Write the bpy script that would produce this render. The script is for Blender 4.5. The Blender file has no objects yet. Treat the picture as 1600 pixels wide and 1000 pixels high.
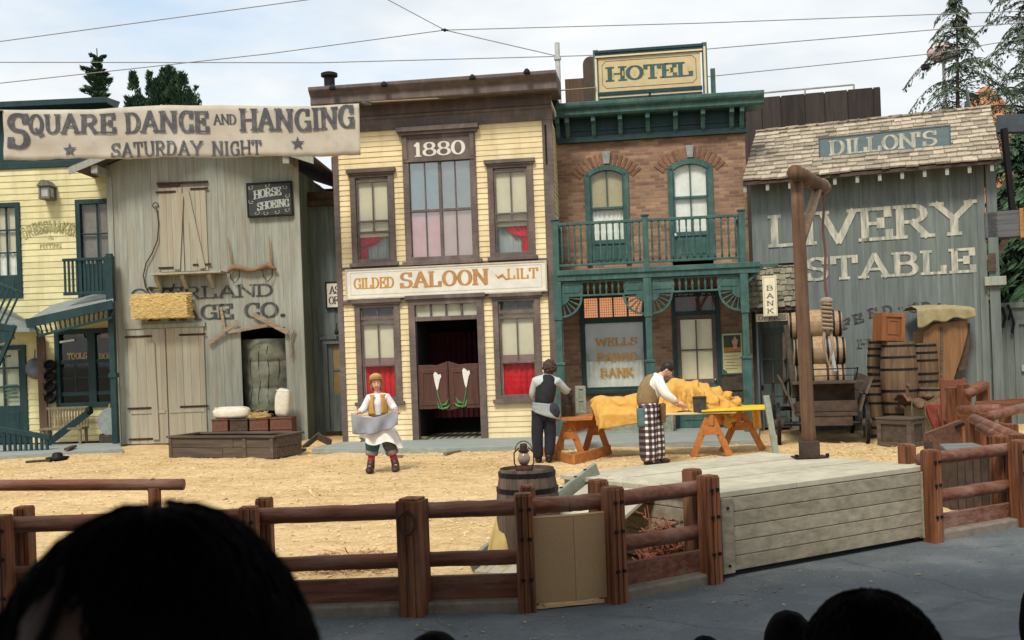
import bpy, bmesh, math, random
from mathutils import Vector, Matrix, noise
R = math.radians
random.seed(7)
SC = bpy.context.scene
# ------------------------------------------------------------------ camera, sky, sun, exposure
FPX, CAMH, ROLL, PPY = 1650.0, 2.1, R(2.1), 544.0
SUN_EL, SUN_AZ = R(52), R(200)      # azimuth measured clockwise from +Y
cd = bpy.data.cameras.new('camera'); cam = bpy.data.objects.new('camera', cd); SC.collection.objects.link(cam)
cd.sensor_width = 36.0; cd.lens = 36.0 * FPX / 1600.0; cd.shift_y = (PPY - 500.0) / 1600.0
cd.clip_start = 0.05; cd.clip_end = 3000
cd.dof.use_dof = True; cd.dof.focus_distance = 21.0; cd.dof.aperture_fstop = 8.0
CM = Matrix.Rotation(R(90), 3, 'X') @ Matrix.Rotation(-ROLL, 3, 'Z')
cam.matrix_world = Matrix.Translation((0, 0, CAMH)) @ CM.to_4x4()
SC.camera = cam
w = bpy.data.worlds.new('World'); SC.world = w; w.use_nodes = True
nt = w.node_tree; nt.nodes.clear(); N = nt.nodes.new; L = nt.links.new
wo = N('ShaderNodeOutputWorld'); bg = N('ShaderNodeBackground'); bg.inputs['Strength'].default_value = 0.1
sk = N('ShaderNodeTexSky'); sk.sky_type = 'NISHITA'; sk.sun_disc = False; sk.sun_elevation = SUN_EL; sk.sun_rotation = SUN_AZ
tc = N('ShaderNodeTexCoord'); mp = N('ShaderNodeMapping'); mp.inputs['Scale'].default_value = (1.6, 1.6, 5.0); mp.inputs['Location'].default_value = (0.55, 0.2, 0.35)
n1 = N('ShaderNodeTexNoise'); n1.inputs['Scale'].default_value = 1.5; n1.inputs['Detail'].default_value = 7; n1.inputs['Roughness'].default_value = 0.55
rp = N('ShaderNodeValToRGB'); rp.color_ramp.elements[0].position = 0.31; rp.color_ramp.elements[1].position = 0.48
n2 = N('ShaderNodeTexNoise'); n2.inputs['Scale'].default_value = 3.2; n2.inputs['Detail'].default_value = 6
rc = N('ShaderNodeValToRGB'); rc.color_ramp.elements[0].position = 0.3; rc.color_ramp.elements[1].position = 0.7
rc.color_ramp.elements[0].color = (7.0, 7.6, 8.1, 1); rc.color_ramp.elements[1].color = (9.6, 9.7, 9.7, 1)
vm = N('ShaderNodeMix'); vm.data_type = 'RGBA'; vm.blend_type = 'ADD'; vm.inputs[0].default_value = 1.0; vm.inputs[7].default_value = (3.4, 4.0, 4.2, 1)
mx = N('ShaderNodeMix'); mx.data_type = 'RGBA'
L(tc.outputs['Generated'], mp.inputs['Vector']); L(mp.outputs[0], n1.inputs['Vector']); L(mp.outputs[0], n2.inputs['Vector'])
L(n1.outputs['Fac'], rp.inputs[0]); L(n2.outputs['Fac'], rc.inputs[0]); L(rp.outputs[0], mx.inputs[0])
L(sk.outputs[0], vm.inputs[6]); L(vm.outputs[2], mx.inputs[6]); L(rc.outputs[0], mx.inputs[7]); L(mx.outputs[2], bg.inputs['Color']); L(bg.outputs[0], wo.inputs[0])
sd = bpy.data.lights.new('sun', 'SUN'); sd.energy = 3.1; sd.angle = R(14); sd.color = (1.0, 0.93, 0.82)
so = bpy.data.objects.new('sun', sd); SC.collection.objects.link(so)
sdir = Vector((math.sin(SUN_AZ) * math.cos(SUN_EL), math.cos(SUN_AZ) * math.cos(SUN_EL), math.sin(SUN_EL)))
so.rotation_euler = sdir.to_track_quat('Z', 'Y').to_euler()
SC.view_settings.view_transform = 'Standard'; SC.view_settings.look = 'None'; SC.view_settings.exposure = 0.16; SC.view_settings.gamma = 1.0
SC.render.engine = 'CYCLES'
SC.cycles.max_bounces = 8; SC.cycles.transparent_max_bounces = 12; SC.cycles.use_denoising = True

# ------------------------------------------------------------------ placing: photo measurements -> places in the world
def ray(px, py):
    return CM @ Vector((px - 800.0, PPY - py, -FPX))
def gp(px, py, z=0.0):                      # the point at height z that the photo shows at (px, py)
    d = ray(px, py); t = (z - CAMH) / d.z
    return Vector((d.x * t, d.y * t, z))
def at(px, py, Y):                          # the point at distance Y
    d = ray(px, py); t = Y / d.y
    return Vector((d.x * t, Y, CAMH + d.z * t))
class Frame:                                # a facade's own axes: x along it, y into it, z up
    def __init__(s, o, deg):
        s.o = Vector((o[0], o[1], 0)); s.a = R(deg)
        s.e = Vector((math.cos(s.a), -math.sin(s.a), 0)); s.n = Vector((math.sin(s.a), math.cos(s.a), 0))
    def uv(s, px, py, y=0.0):
        d = ray(px, py); c = Vector((0, 0, CAMH))
        t = (y - s.n.dot(c - s.o)) / s.n.dot(d); p = c + d * t
        return s.e.dot(p - s.o), p.z
    def u(s, px, py, y=0.0): return s.uv(px, py, y)[0]
    def z(s, px, py, y=0.0): return s.uv(px, py, y)[1]
    def rect(s, xl, xr, yt, yb, y=0.0):     # measured at the middle of each side
        xm, ym = (xl + xr) / 2, (yt + yb) / 2
        return s.u(xl, ym, y), s.u(xr, ym, y), s.z(xm, yb, y), s.z(xm, yt, y)
    def w(s, u, y=0.0, z=0.0): return s.o + s.e * u + s.n * y + Vector((0, 0, z))

# ------------------------------------------------------------------ mesh helpers
X, Y, Z = Vector((1, 0, 0)), Vector((0, 1, 0)), Vector((0, 0, 1))
class MB:
    def __init__(s): s.v = []; s.f = []
    def add(s, vs, fs):
        k = len(s.v); s.v += [tuple(v) for v in vs]; s.f += [tuple(i + k for i in f) for f in fs]; return s
    def box(s, x0, x1, y0, y1, z0, z1, m=None):
        vs = [Vector((x, y, z)) for z in (z0, z1) for y in (y0, y1) for x in (x0, x1)]
        if m: vs = [m @ v for v in vs]
        return s.add(vs, [(0, 2, 3, 1), (4, 5, 7, 6), (0, 1, 5, 4), (2, 6, 7, 3), (0, 4, 6, 2), (1, 3, 7, 5)])
    def beam(s, p0, p1, w, h, up=Z, twist=0.0):   # rectangular bar, w across, h along up
        p0, p1 = Vector(p0), Vector(p1); d = (p1 - p0).normalized()
        a = d.cross(up)
        if a.length < 1e-4: a = d.cross(X)
        a.normalize(); b = a.cross(d).normalized()
        if twist: q = Matrix.Rotation(twist, 3, d); a = q @ a; b = q @ b
        vs = [p + a * (w / 2 * i) + b * (h / 2 * j) for p in (p0, p1) for i, j in ((-1, -1), (1, -1), (1, 1), (-1, 1))]
        return s.add(vs, [(0, 1, 2, 3), (7, 6, 5, 4), (0, 4, 5, 1), (1, 5, 6, 2), (2, 6, 7, 3), (3, 7, 4, 0)])
    def tube(s, pts, r, n=8, caps=True, closed=False):
        pts = [Vector(p) for p in pts]; m = len(pts); rs = r if isinstance(r, (list, tuple)) else [r] * m
        vs, ref = [], None
        for i, p in enumerate(pts):
            if closed: d = pts[(i + 1) % m] - pts[i - 1]
            else: d = pts[min(i + 1, m - 1)] - pts[max(i - 1, 0)]
            d.normalize()
            if ref is None: ref = d.orthogonal().normalized()
            ref = (ref - d * ref.dot(d)); ref.normalize(); b = d.cross(ref)
            for k in range(n):
                t = 2 * math.pi * k / n; vs.append(p + (ref * math.cos(t) + b * math.sin(t)) * rs[i])
        fs = []
        for i in range(m if closed else m - 1):
            j = (i + 1) % m
            for k in range(n): fs.append((i * n + k, i * n + (k + 1) % n, j * n + (k + 1) % n, j * n + k))
        if caps and not closed:
            fs.append(tuple(range(n - 1, -1, -1))); fs.append(tuple(range((m - 1) * n, m * n)))
        return s.add(vs, fs)
    def lathe(s, prof, n=24, m=None, caps=True, a0=0.0, a1=2 * math.pi):
        full = abs(a1 - a0 - 2 * math.pi) < 1e-6; k = n if full else n + 1
        vs = [Vector((r * math.cos(a0 + (a1 - a0) * j / n), r * math.sin(a0 + (a1 - a0) * j / n), z)) for r, z in prof for j in range(k)]
        if m: vs = [m @ v for v in vs]
        fs = []
        for i in range(len(prof) - 1):
            for j in range(n): jj = (j + 1) % k; fs.append((i * k + j, i * k + jj, (i + 1) * k + jj, (i + 1) * k + j))
        if caps and full:
            fs.append(tuple(range(k - 1, -1, -1))); fs.append(tuple(range((len(prof) - 1) * k, len(prof) * k)))
        return s.add(vs, fs)
    def ball(s, c, r, n=12, m=8, f=None):
        c = Vector(c); r = Vector((r, r, r)) if not hasattr(r, '__len__') else Vector(r)
        vs, fs = [], []
        for i in range(m + 1):
            t = math.pi * i / m
            for j in range(n):
                a = 2 * math.pi * j / n; v = Vector((math.sin(t) * math.cos(a), math.sin(t) * math.sin(a), math.cos(t)))
                if f: v = f(v)
                vs.append(c + Vector((v.x * r.x, v.y * r.y, v.z * r.z)))
        for i in range(m):
            for j in range(n): fs.append((i * n + j, (i + 1) * n + j, (i + 1) * n + (j + 1) % n, i * n + (j + 1) % n))
        return s.add(vs, fs)
    def prism(s, pts, y0, y1, m=None):          # outline in x,z pushed from y0 to y1
        n = len(pts); vs = [Vector((p[0], y, p[1])) for y in (y0, y1) for p in pts]
        if m: vs = [m @ v for v in vs]
        fs = [tuple(range(n)), tuple(range(2 * n - 1, n - 1, -1))] + [(i, i + n, (i + 1) % n + n, (i + 1) % n) for i in range(n)]
        return s.add(vs, fs)
    def grid(s, f, nu, nv, thick=0.0):          # a sheet from f(u,v), u,v in 0..1
        vs = [Vector(f(i / nu, j / nv)) for j in range(nv + 1) for i in range(nu + 1)]
        fs = [(j * (nu + 1) + i, j * (nu + 1) + i + 1, (j + 1) * (nu + 1) + i + 1, (j + 1) * (nu + 1) + i) for j in range(nv) for i in range(nu)]
        return s.add(vs, fs)
    def build(s, name, mat, parent=None, smooth=False, bevel=0.0, solid=0.0, sub=0, fix=True):
        me = bpy.data.meshes.new(name); me.from_pydata(s.v, [], s.f)
        if fix:
            b = bmesh.new(); b.from_mesh(me); bmesh.ops.recalc_face_normals(b, faces=b.faces); b.to_mesh(me); b.free()
        me.materials.append(mat)
        if smooth:
            me.polygons.foreach_set('use_smooth', [True] * len(me.polygons))
        o = bpy.data.objects.new(name, me); SC.collection.objects.link(o)
        if parent: o.parent = parent
        if solid: md = o.modifiers.new('solid', 'SOLIDIFY'); md.thickness = solid; md.offset = 0
        if sub: md = o.modifiers.new('sub', 'SUBSURF'); md.levels = sub; md.render_levels = sub
        if bevel: md = o.modifiers.new('bevel', 'BEVEL'); md.width = bevel; md.segments = 2; md.limit_method = 'ANGLE'
        return o
def tag(o, label=None, cat=None, group=None, kind=None):
    if label: o['label'] = label
    if cat: o['category'] = cat
    if group: o['group'] = group
    if kind: o['kind'] = kind
    return o
def thing(name, label, cat, loc=(0, 0, 0), rotz=0.0, group=None, fr=None):
    o = bpy.data.objects.new(name, None); SC.collection.objects.link(o); o.empty_display_size = 0.2
    if fr is not None: loc = fr.w(*loc); rotz = rotz - fr.a
    o.location = loc; o.rotation_euler = (0, 0, rotz)
    return tag(o, label, cat, group)
def copy_tree(o, parent=None):
    c = o.copy(); SC.collection.objects.link(c)
    if parent: c.parent = parent
    for ch in list(o.children): copy_tree(ch, c)
    return c
def lerp(a, b, t): return a + (b - a) * t
def nz(x, y=0.0, z=0.0): return noise.noise(Vector((x, y, z)))

# ------------------------------------------------------------------ materials
MATS = {}
def mat(name, c, c2=None, rough=0.8, sc=(1, 1, 1), ns=6.0, bump=0.15, isl=0.0, metal=0.0, spec=0.3, dirt=None, dirt_amt=0.35, dirt_sc=0.9, lo=0.35, hi=0.68, dv=None):
    if name in MATS: return MATS[name]
    m = bpy.data.materials.new(name); m.use_nodes = True; t = m.node_tree; N = t.nodes.new; L = t.links.new
    b = t.nodes['Principled BSDF']; b.inputs['Roughness'].default_value = rough; b.inputs['Metallic'].default_value = metal; b.inputs['Specular IOR Level'].default_value = spec
    c2 = c2 or tuple(x * 0.72 for x in c)
    tc = N('ShaderNodeTexCoord'); mp = N('ShaderNodeMapping'); mp.inputs['Scale'].default_value = sc
    L(tc.outputs['Object'], mp.inputs['Vector'])
    n = N('ShaderNodeTexNoise'); n.inputs['Scale'].default_value = ns; n.inputs['Detail'].default_value = 8; n.inputs['Roughness'].default_value = 0.62
    vec = mp.outputs[0]
    if isl:
        g = N('ShaderNodeNewGeometry'); ml = N('ShaderNodeMath'); ml.operation = 'MULTIPLY'; ml.inputs[1].default_value = 37.0
        L(g.outputs['Random Per Island'], ml.inputs[0]); ad = N('ShaderNodeVectorMath'); ad.operation = 'ADD'
        L(mp.outputs[0], ad.inputs[0]); L(ml.outputs[0], ad.inputs[1]); vec = ad.outputs[0]
    L(vec, n.inputs['Vector'])
    r = N('ShaderNodeValToRGB'); r.color_ramp.elements[0].position = lo; r.color_ramp.elements[1].position = hi
    r.color_ramp.elements[0].color = (*c2, 1); r.color_ramp.elements[1].color = (*c, 1); L(n.outputs['Fac'], r.inputs[0])
    col = r.outputs[0]
    if dirt:
        n2 = N('ShaderNodeTexNoise'); n2.inputs['Scale'].default_value = dirt_sc; n2.inputs['Detail'].default_value = 7; n2.inputs['Roughness'].default_value = 0.68
        L(vec if isl and not dv else tc.outputs['Object'], n2.inputs['Vector'])
        if dv: m2 = N('ShaderNodeMapping'); m2.inputs['Scale'].default_value = dv; L(tc.outputs['Object'], m2.inputs['Vector']); L(m2.outputs[0], n2.inputs['Vector'])
        mr = N('ShaderNodeMapRange'); mr.inputs[1].default_value = 0.47; mr.inputs[2].default_value = 0.72; mr.inputs[4].default_value = dirt_amt; L(n2.outputs['Fac'], mr.inputs[0])
        mm = N('ShaderNodeMix'); mm.data_type = 'RGBA'; L(mr.outputs[0], mm.inputs[0]); L(col, mm.inputs[6]); mm.inputs[7].default_value = (*dirt, 1); col = mm.outputs[2]
    if isl:
        mr = N('ShaderNodeMapRange'); mr.inputs[3].default_value = 1 - isl; mr.inputs[4].default_value = 1 + isl; L(g.outputs['Random Per Island'], mr.inputs[0])
        hs = N('ShaderNodeHueSaturation'); L(mr.outputs[0], hs.inputs['Value']); L(col, hs.inputs['Color']); col = hs.outputs[0]
    L(col, b.inputs['Base Color'])
    if bump:
        bp = N('ShaderNodeBump'); bp.inputs['Strength'].default_value = bump; bp.inputs['Distance'].default_value = 0.02
        L(n.outputs['Fac'], bp.inputs['Height']); L(bp.outputs[0], b.inputs['Normal'])
    MATS[name] = m; return m
def glass_mat(name, refl=0.03, tint=(0.97, 0.98, 0.97), rough=0.03):
    if name in MATS: return MATS[name]
    m = bpy.data.materials.new(name); m.use_nodes = True; t = m.node_tree; t.nodes.clear(); N = t.nodes.new; L = t.links.new
    o = N('ShaderNodeOutputMaterial'); a = N('ShaderNodeBsdfTransparent'); a.inputs[0].default_value = (*tint, 1)
    g = N('ShaderNodeBsdfGlossy'); g.inputs['Roughness'].default_value = rough; x = N('ShaderNodeMixShader')
    tc = N('ShaderNodeTexCoord'); n = N('ShaderNodeTexNoise'); n.inputs['Scale'].default_value = 2.2; bp = N('ShaderNodeBump'); bp.inputs['Strength'].default_value = 0.04
    L(tc.outputs['Object'], n.inputs['Vector']); L(n.outputs['Fac'], bp.inputs['Height']); L(bp.outputs[0], g.inputs['Normal'])
    x.inputs[0].default_value = refl; L(a.outputs[0], x.inputs[1]); L(g.outputs[0], x.inputs[2]); L(x.outputs[0], o.inputs[0]); MATS[name] = m; return m
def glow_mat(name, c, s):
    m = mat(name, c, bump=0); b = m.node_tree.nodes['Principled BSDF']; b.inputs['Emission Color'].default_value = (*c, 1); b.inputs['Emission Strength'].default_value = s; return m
def brick_mat(name, axes='xz'):
    m = bpy.data.materials.new(name); m.use_nodes = True; t = m.node_tree; N = t.nodes.new; L = t.links.new
    b = t.nodes['Principled BSDF']; b.inputs['Roughness'].default_value = 0.9
    tc = N('ShaderNodeTexCoord'); sp = N('ShaderNodeSeparateXYZ'); cb = N('ShaderNodeCombineXYZ'); L(tc.outputs['Object'], sp.inputs[0])
    ad = N('ShaderNodeMath'); L(sp.outputs[0], ad.inputs[0]); L(sp.outputs[1], ad.inputs[1]); L(ad.outputs[0], cb.inputs[0]); L(sp.outputs[2], cb.inputs[1])
    nn = N('ShaderNodeTexNoise'); nn.inputs['Scale'].default_value = 3.0; L(cb.outputs[0], nn.inputs['Vector'])
    va = N('ShaderNodeVectorMath'); va.operation = 'MULTIPLY_ADD'; va.inputs[1].default_value = (0.02, 0.015, 0); L(nn.outputs['Color'], va.inputs[0]); L(cb.outputs[0], va.inputs[2])
    br = N('ShaderNodeTexBrick'); br.inputs['Scale'].default_value = 1.0; br.inputs['Brick Width'].default_value = 0.225; br.inputs['Row Height'].default_value = 0.078
    br.inputs['Mortar Size'].default_value = 0.008; br.inputs['Mortar Smooth'].default_value = 0.3; br.inputs['Bias'].default_value = 0.0; br.offset = 0.5
    br.inputs['Color1'].default_value = (0.32, 0.19, 0.11, 1); br.inputs['Color2'].default_value = (0.17, 0.088, 0.055, 1); br.inputs['Mortar'].default_value = (0.22, 0.18, 0.14, 1)
    L(va.outputs[0], br.inputs['Vector'])
    n2 = N('ShaderNodeTexNoise'); n2.inputs['Scale'].default_value = 1.4; n2.inputs['Detail'].default_value = 6; L(cb.outputs[0], n2.inputs['Vector'])
    mr = N('ShaderNodeMapRange'); mr.inputs[1].default_value = 0.3; mr.inputs[2].default_value = 0.7; mr.inputs[3].default_value = 0.72; mr.inputs[4].default_value = 1.3; L(n2.outputs['Fac'], mr.inputs[0])
    hs = N('ShaderNodeHueSaturation'); L(br.outputs['Color'], hs.inputs['Color']); L(mr.outputs[0], hs.inputs['Value'])
    L(hs.outputs[0], b.inputs['Base Color']); bp = N('ShaderNodeBump'); bp.inputs['Strength'].default_value = 0.6; bp.inputs['Distance'].default_value = 0.012; bp.invert = True
    L(br.outputs['Fac'], bp.inputs['Height']); L(bp.outputs[0], b.inputs['Normal']); MATS[name] = m; return m
def plaid_mat(name):
    m = bpy.data.materials.new(name); m.use_nodes = True; t = m.node_tree; N = t.nodes.new; L = t.links.new
    b = t.nodes['Principled BSDF']; b.inputs['Roughness'].default_value = 0.9
    tc = N('ShaderNodeTexCoord'); sp = N('ShaderNodeSeparateXYZ'); L(tc.outputs['Object'], sp.inputs[0]); vals = []
    for src in (0, 2):
        a = N('ShaderNodeMath'); a.operation = 'MULTIPLY'; a.inputs[1].default_value = 9.5
        if src == 0:
            q = N('ShaderNodeMath'); q.operation = 'MULTIPLY_ADD'; L(sp.outputs[1], q.inputs[0]); q.inputs[1].default_value = .4; L(sp.outputs[0], q.inputs[2]); L(q.outputs[0], a.inputs[0])
        else: L(sp.outputs[2], a.inputs[0])
        f = N('ShaderNodeMath'); f.operation = 'FRACT'; L(a.outputs[0], f.inputs[0]); c = N('ShaderNodeMath'); c.operation = 'LESS_THAN'; c.inputs[1].default_value = 0.42; L(f.outputs[0], c.inputs[0]); vals.append(c)
    s = N('ShaderNodeMath'); L(vals[0].outputs[0], s.inputs[0]); L(vals[1].outputs[0], s.inputs[1]); d = N('ShaderNodeMath'); d.operation = 'MULTIPLY'; d.inputs[1].default_value = 0.5; L(s.outputs[0], d.inputs[0])
    r = N('ShaderNodeValToRGB'); r.color_ramp.interpolation = 'CONSTANT'; e = r.color_ramp.elements; e[0].color = (0.02, 0.014, 0.016, 1); e[1].position = 0.9; e[1].color = (0.72, 0.68, 0.66, 1); k = e.new(0.4); k.color = (0.12, 0.085, 0.09, 1)
    L(d.outputs[0], r.inputs[0]); L(r.outputs[0], b.inputs['Base Color']); MATS[name] = m; return m

VG = (6, 6, 0.5)        # grain running up
HG = (0.5, 6, 6)        # grain running along
m_yellow = mat('saloon_paint', (0.75, 0.63, 0.375), (0.65, 0.54, 0.315), 0.7, (1, 1, 3), 3, 0.05, isl=0.07, dirt=(0.40, 0.30, 0.15), dirt_amt=0.6, dv=(2.2, 2.2, .35))
m_lemon = mat('shop_paint', (0.68, 0.63, 0.36), (0.59, 0.54, 0.29), 0.7, (1, 1, 3), 3, 0.05, isl=0.07, dirt=(0.38, 0.33, 0.17), dirt_amt=0.6, dv=(2.2, 2.2, .35))
m_brown = mat('brown_paint', (0.125, 0.096, 0.086), (0.085, 0.065, 0.058), 0.55, HG, 3, 0.1, dirt=(0.22, 0.17, 0.145), dirt_amt=0.7, dirt_sc=2.2, dv=(1.5, 1.5, .6))
m_green = mat('green_paint', (0.045, 0.112, 0.098), (0.026, 0.07, 0.062), 0.5, VG, 3, 0.1, dirt=(0.11, 0.18, 0.16), dirt_amt=0.6, dirt_sc=3)
m_dkgreen = mat('dark_green_paint', (0.012, 0.043, 0.045), (0.007, 0.025, 0.028), 0.5, VG, 3, 0.1, dirt=(0.035, 0.08, 0.08), dirt_amt=0.4, dirt_sc=2)
m_barn = mat('weathered_grey_boards', (0.335, 0.355, 0.305), (0.235, 0.25, 0.215), 0.9, VG, 2.2, 0.2, isl=0.07, dirt=(0.27, 0.19, 0.11), dirt_amt=0.5, dirt_sc=0.7)
m_barndoor = mat('tan_weathered_boards', (0.40, 0.38, 0.30), (0.30, 0.28, 0.215), 0.9, VG, 2.2, 0.2, isl=0.09, dirt=(0.26, 0.14, 0.07), dirt_amt=0.55, dirt_sc=1.1)
m_livery = mat('livery_boards', (0.155, 0.18, 0.168), (0.105, 0.125, 0.118), 0.9, VG, 2.0, 0.2, isl=0.08, dirt=(0.24, 0.27, 0.25), dirt_amt=0.45, dirt_sc=0.8)
m_assay = mat('assay_boards', (0.15, 0.185, 0.185), (0.085, 0.105, 0.108), 0.9, VG, 2.0, 0.3, isl=0.12)
m_shingle = mat('cedar_shingles', (0.45, 0.395, 0.30), (0.28, 0.235, 0.175), 0.9, (3, 3, 3), 5, 0.3, isl=0.32, dirt=(0.15, 0.12, 0.09), dirt_amt=0.6, dirt_sc=1.2)
m_rust = mat('rusty_iron', (0.09, 0.045, 0.028), (0.035, 0.02, 0.016), 0.8, (1, 1, 1), 14, 0.3, metal=0.4)
m_iron = mat('black_iron', (0.02, 0.02, 0.022), (0.01, 0.01, 0.011), 0.6, (1, 1, 1), 10, 0.2, metal=0.5)
m_logs = mat('red_brown_logs', (0.21, 0.08, 0.042), (0.09, 0.032, 0.017), 0.6, (.7, 9, 9), 3, 0.6, dirt=(0.32, 0.21, 0.17), dirt_amt=0.7, dirt_sc=1.8, dv=(.5, 2, 2))
m_post = mat('red_brown_posts', (0.27, 0.092, 0.032), (0.05, 0.017, 0.009), 0.65, (10, 10, 0.45), 2.6, 0.8, isl=0.15, dirt=(0.34, 0.18, 0.10), dirt_amt=0.6, dirt_sc=2, dv=(3, 3, .4))
m_deck = mat('platform_boards', (0.50, 0.465, 0.355), (0.38, 0.35, 0.26), 0.85, (1.2, 1.2, 1.2), 5, 0.25, isl=0.09, dirt=(0.28, 0.26, 0.2), dirt_amt=0.5, dirt_sc=1.5)
m_panel = mat('platform_side_boards', (0.36, 0.32, 0.235), (0.25, 0.22, 0.16), 0.85, HG, 2.5, 0.35, isl=0.12, dirt=(0.12, 0.10, 0.07), dirt_amt=0.6, dirt_sc=1.5)
m_pinegrey = mat('green_grey_plank', (0.28, 0.31, 0.25), (0.18, 0.2, 0.155), 0.85, (2, 2, 2), 4, 0.25, isl=0.08)
m_saw = mat('orange_pine', (0.50, 0.195, 0.05), (0.34, 0.115, 0.027), 0.6, (3, 3, 3), 3, 0.2, isl=0.12)
m_tarp = mat('ochre_canvas', (0.62, 0.36, 0.09), (0.52, 0.28, 0.06), 0.9, (1, 1, 1), 11, 0.6)
m_darkwood = mat('dark_wood', (0.075, 0.05, 0.036), (0.035, 0.023, 0.017), 0.8, (1, 1, 1), 7, 0.3, isl=0.2, dirt=(0.16, 0.11, 0.075), dirt_amt=0.4, dirt_sc=2)
m_trough = mat('trough_boards', (0.125, 0.092, 0.07), (0.06, 0.044, 0.033), 0.85, HG, 2.5, 0.35, isl=0.2)
m_crate = mat('crate_boards', (0.085, 0.066, 0.047), (0.042, 0.032, 0.024), 0.85, (2, 2, 2), 4, 0.3, isl=0.18)
m_barrel = mat('oak_staves', (0.36, 0.255, 0.15), (0.25, 0.165, 0.09), 0.75, (5, 5, 0.7), 3, 0.25, isl=0.14)
m_barreldk = mat('brown_oak_staves', (0.18, 0.115, 0.065), (0.10, 0.06, 0.034), 0.8, (5, 5, 0.7), 3, 0.25, isl=0.16)
m_barrelfr = mat('grey_brown_staves', (0.15, 0.11, 0.085), (0.08, 0.058, 0.045), 0.85, (5, 5, 0.7), 3, 0.3, isl=0.2)
m_white = mat('white_paint', (0.70, 0.685, 0.62), (0.6, 0.58, 0.51), 0.6, (1, 1, 1), 4, 0.05, dirt=(0.5, 0.47, 0.38), dirt_amt=0.5)
m_cream = mat('cream_paint', (0.70, 0.58, 0.36), (0.62, 0.5, 0.3), 0.6, (1, 1, 1), 4, 0.05, dirt=(0.5, 0.38, 0.2), dirt_amt=0.3)
m_letter_dark = mat('dark_lettering', (0.075, 0.075, 0.085), (0.15, 0.145, 0.14), 0.85, (1, 1, 1), 9, 0.05, lo=0.3, hi=0.5)
m_letter_worn = mat('worn_black_lettering', (0.05, 0.052, 0.055), (0.17, 0.165, 0.14), 0.9, (6, 6, 0.8), 3, 0.05, lo=0.36, hi=0.5)
m_letter_cream = mat('worn_cream_lettering', (0.50, 0.48, 0.38), (0.22, 0.235, 0.21), 0.9, (4, 4, 0.7), 3.2, 0.05, lo=0.36, hi=0.6)
m_letter_pale = mat('faded_olive_lettering', (0.22, 0.22, 0.10), (0.40, 0.38, 0.18), 0.85, (1, 1, 1), 6, 0.0)
m_gold = mat('gold_lettering', (0.55, 0.29, 0.05), (0.40, 0.20, 0.035), 0.45, (1, 1, 1), 7, 0.0)
m_orange = mat('orange_lettering', (0.46, 0.25, 0.10), (0.34, 0.17, 0.06), 0.55, (1, 1, 1), 6, 0.0)
m_shade = mat('roller_blind', (0.58, 0.54, 0.41), (0.52, 0.48, 0.36), 0.9, (1, 1, 1), 3, 0.05)
m_lace = mat('white_curtain', (0.82, 0.82, 0.77), (0.66, 0.66, 0.61), 0.9, (1, 1, 1), 5, 0.1)
m_red = mat('red_curtain', (0.62, 0.014, 0.028), (0.40, 0.008, 0.016), 0.8, (1, 1, 1), 5, 0.1)
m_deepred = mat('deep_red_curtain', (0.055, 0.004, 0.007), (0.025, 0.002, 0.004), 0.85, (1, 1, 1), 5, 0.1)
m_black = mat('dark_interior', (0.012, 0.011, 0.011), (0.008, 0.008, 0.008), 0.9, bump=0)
m_glass = glass_mat('window_glass')
m_swing = mat('saloon_door_wood', (0.10, 0.042, 0.03), (0.06, 0.025, 0.018), 0.55, VG, 3, 0.2)
m_brick = brick_mat('red_brick')
m_stone = mat('grey_stone', (0.28, 0.31, 0.30), (0.2, 0.22, 0.21), 0.9, (1, 1, 1), 9, 0.2)
m_burlap = mat('burlap', (0.48, 0.31, 0.165), (0.40, 0.25, 0.13), 0.95, (1, 1, 1), 90, 0.3)
m_canvas = mat('banner_canvas', (0.52, 0.475, 0.395), (0.40, 0.36, 0.295), 0.95, (1, 1, 1), 4, 0.15, dirt=(0.3, 0.24, 0.17), dirt_amt=0.45, dirt_sc=2)
m_rope = mat('hemp_rope', (0.36, 0.27, 0.17), (0.2, 0.145, 0.09), 0.95, (1, 1, 1), 40, 0.4)
m_wire = mat('grey_wire', (0.28, 0.26, 0.24), bump=0)
m_hay = mat('straw_bale', (0.70, 0.53, 0.22), (0.50, 0.35, 0.12), 0.95, (1, 1, 5), 9, 0.6)
m_skin = mat('skin', (0.62, 0.36, 0.25), (0.55, 0.3, 0.2), 0.55, (1, 1, 1), 8, 0.03)
m_hair = mat('dark_brown_hair', (0.022, 0.014, 0.011), (0.012, 0.008, 0.007), 0.5, (1, 1, 1), 30, 0.3)
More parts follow.
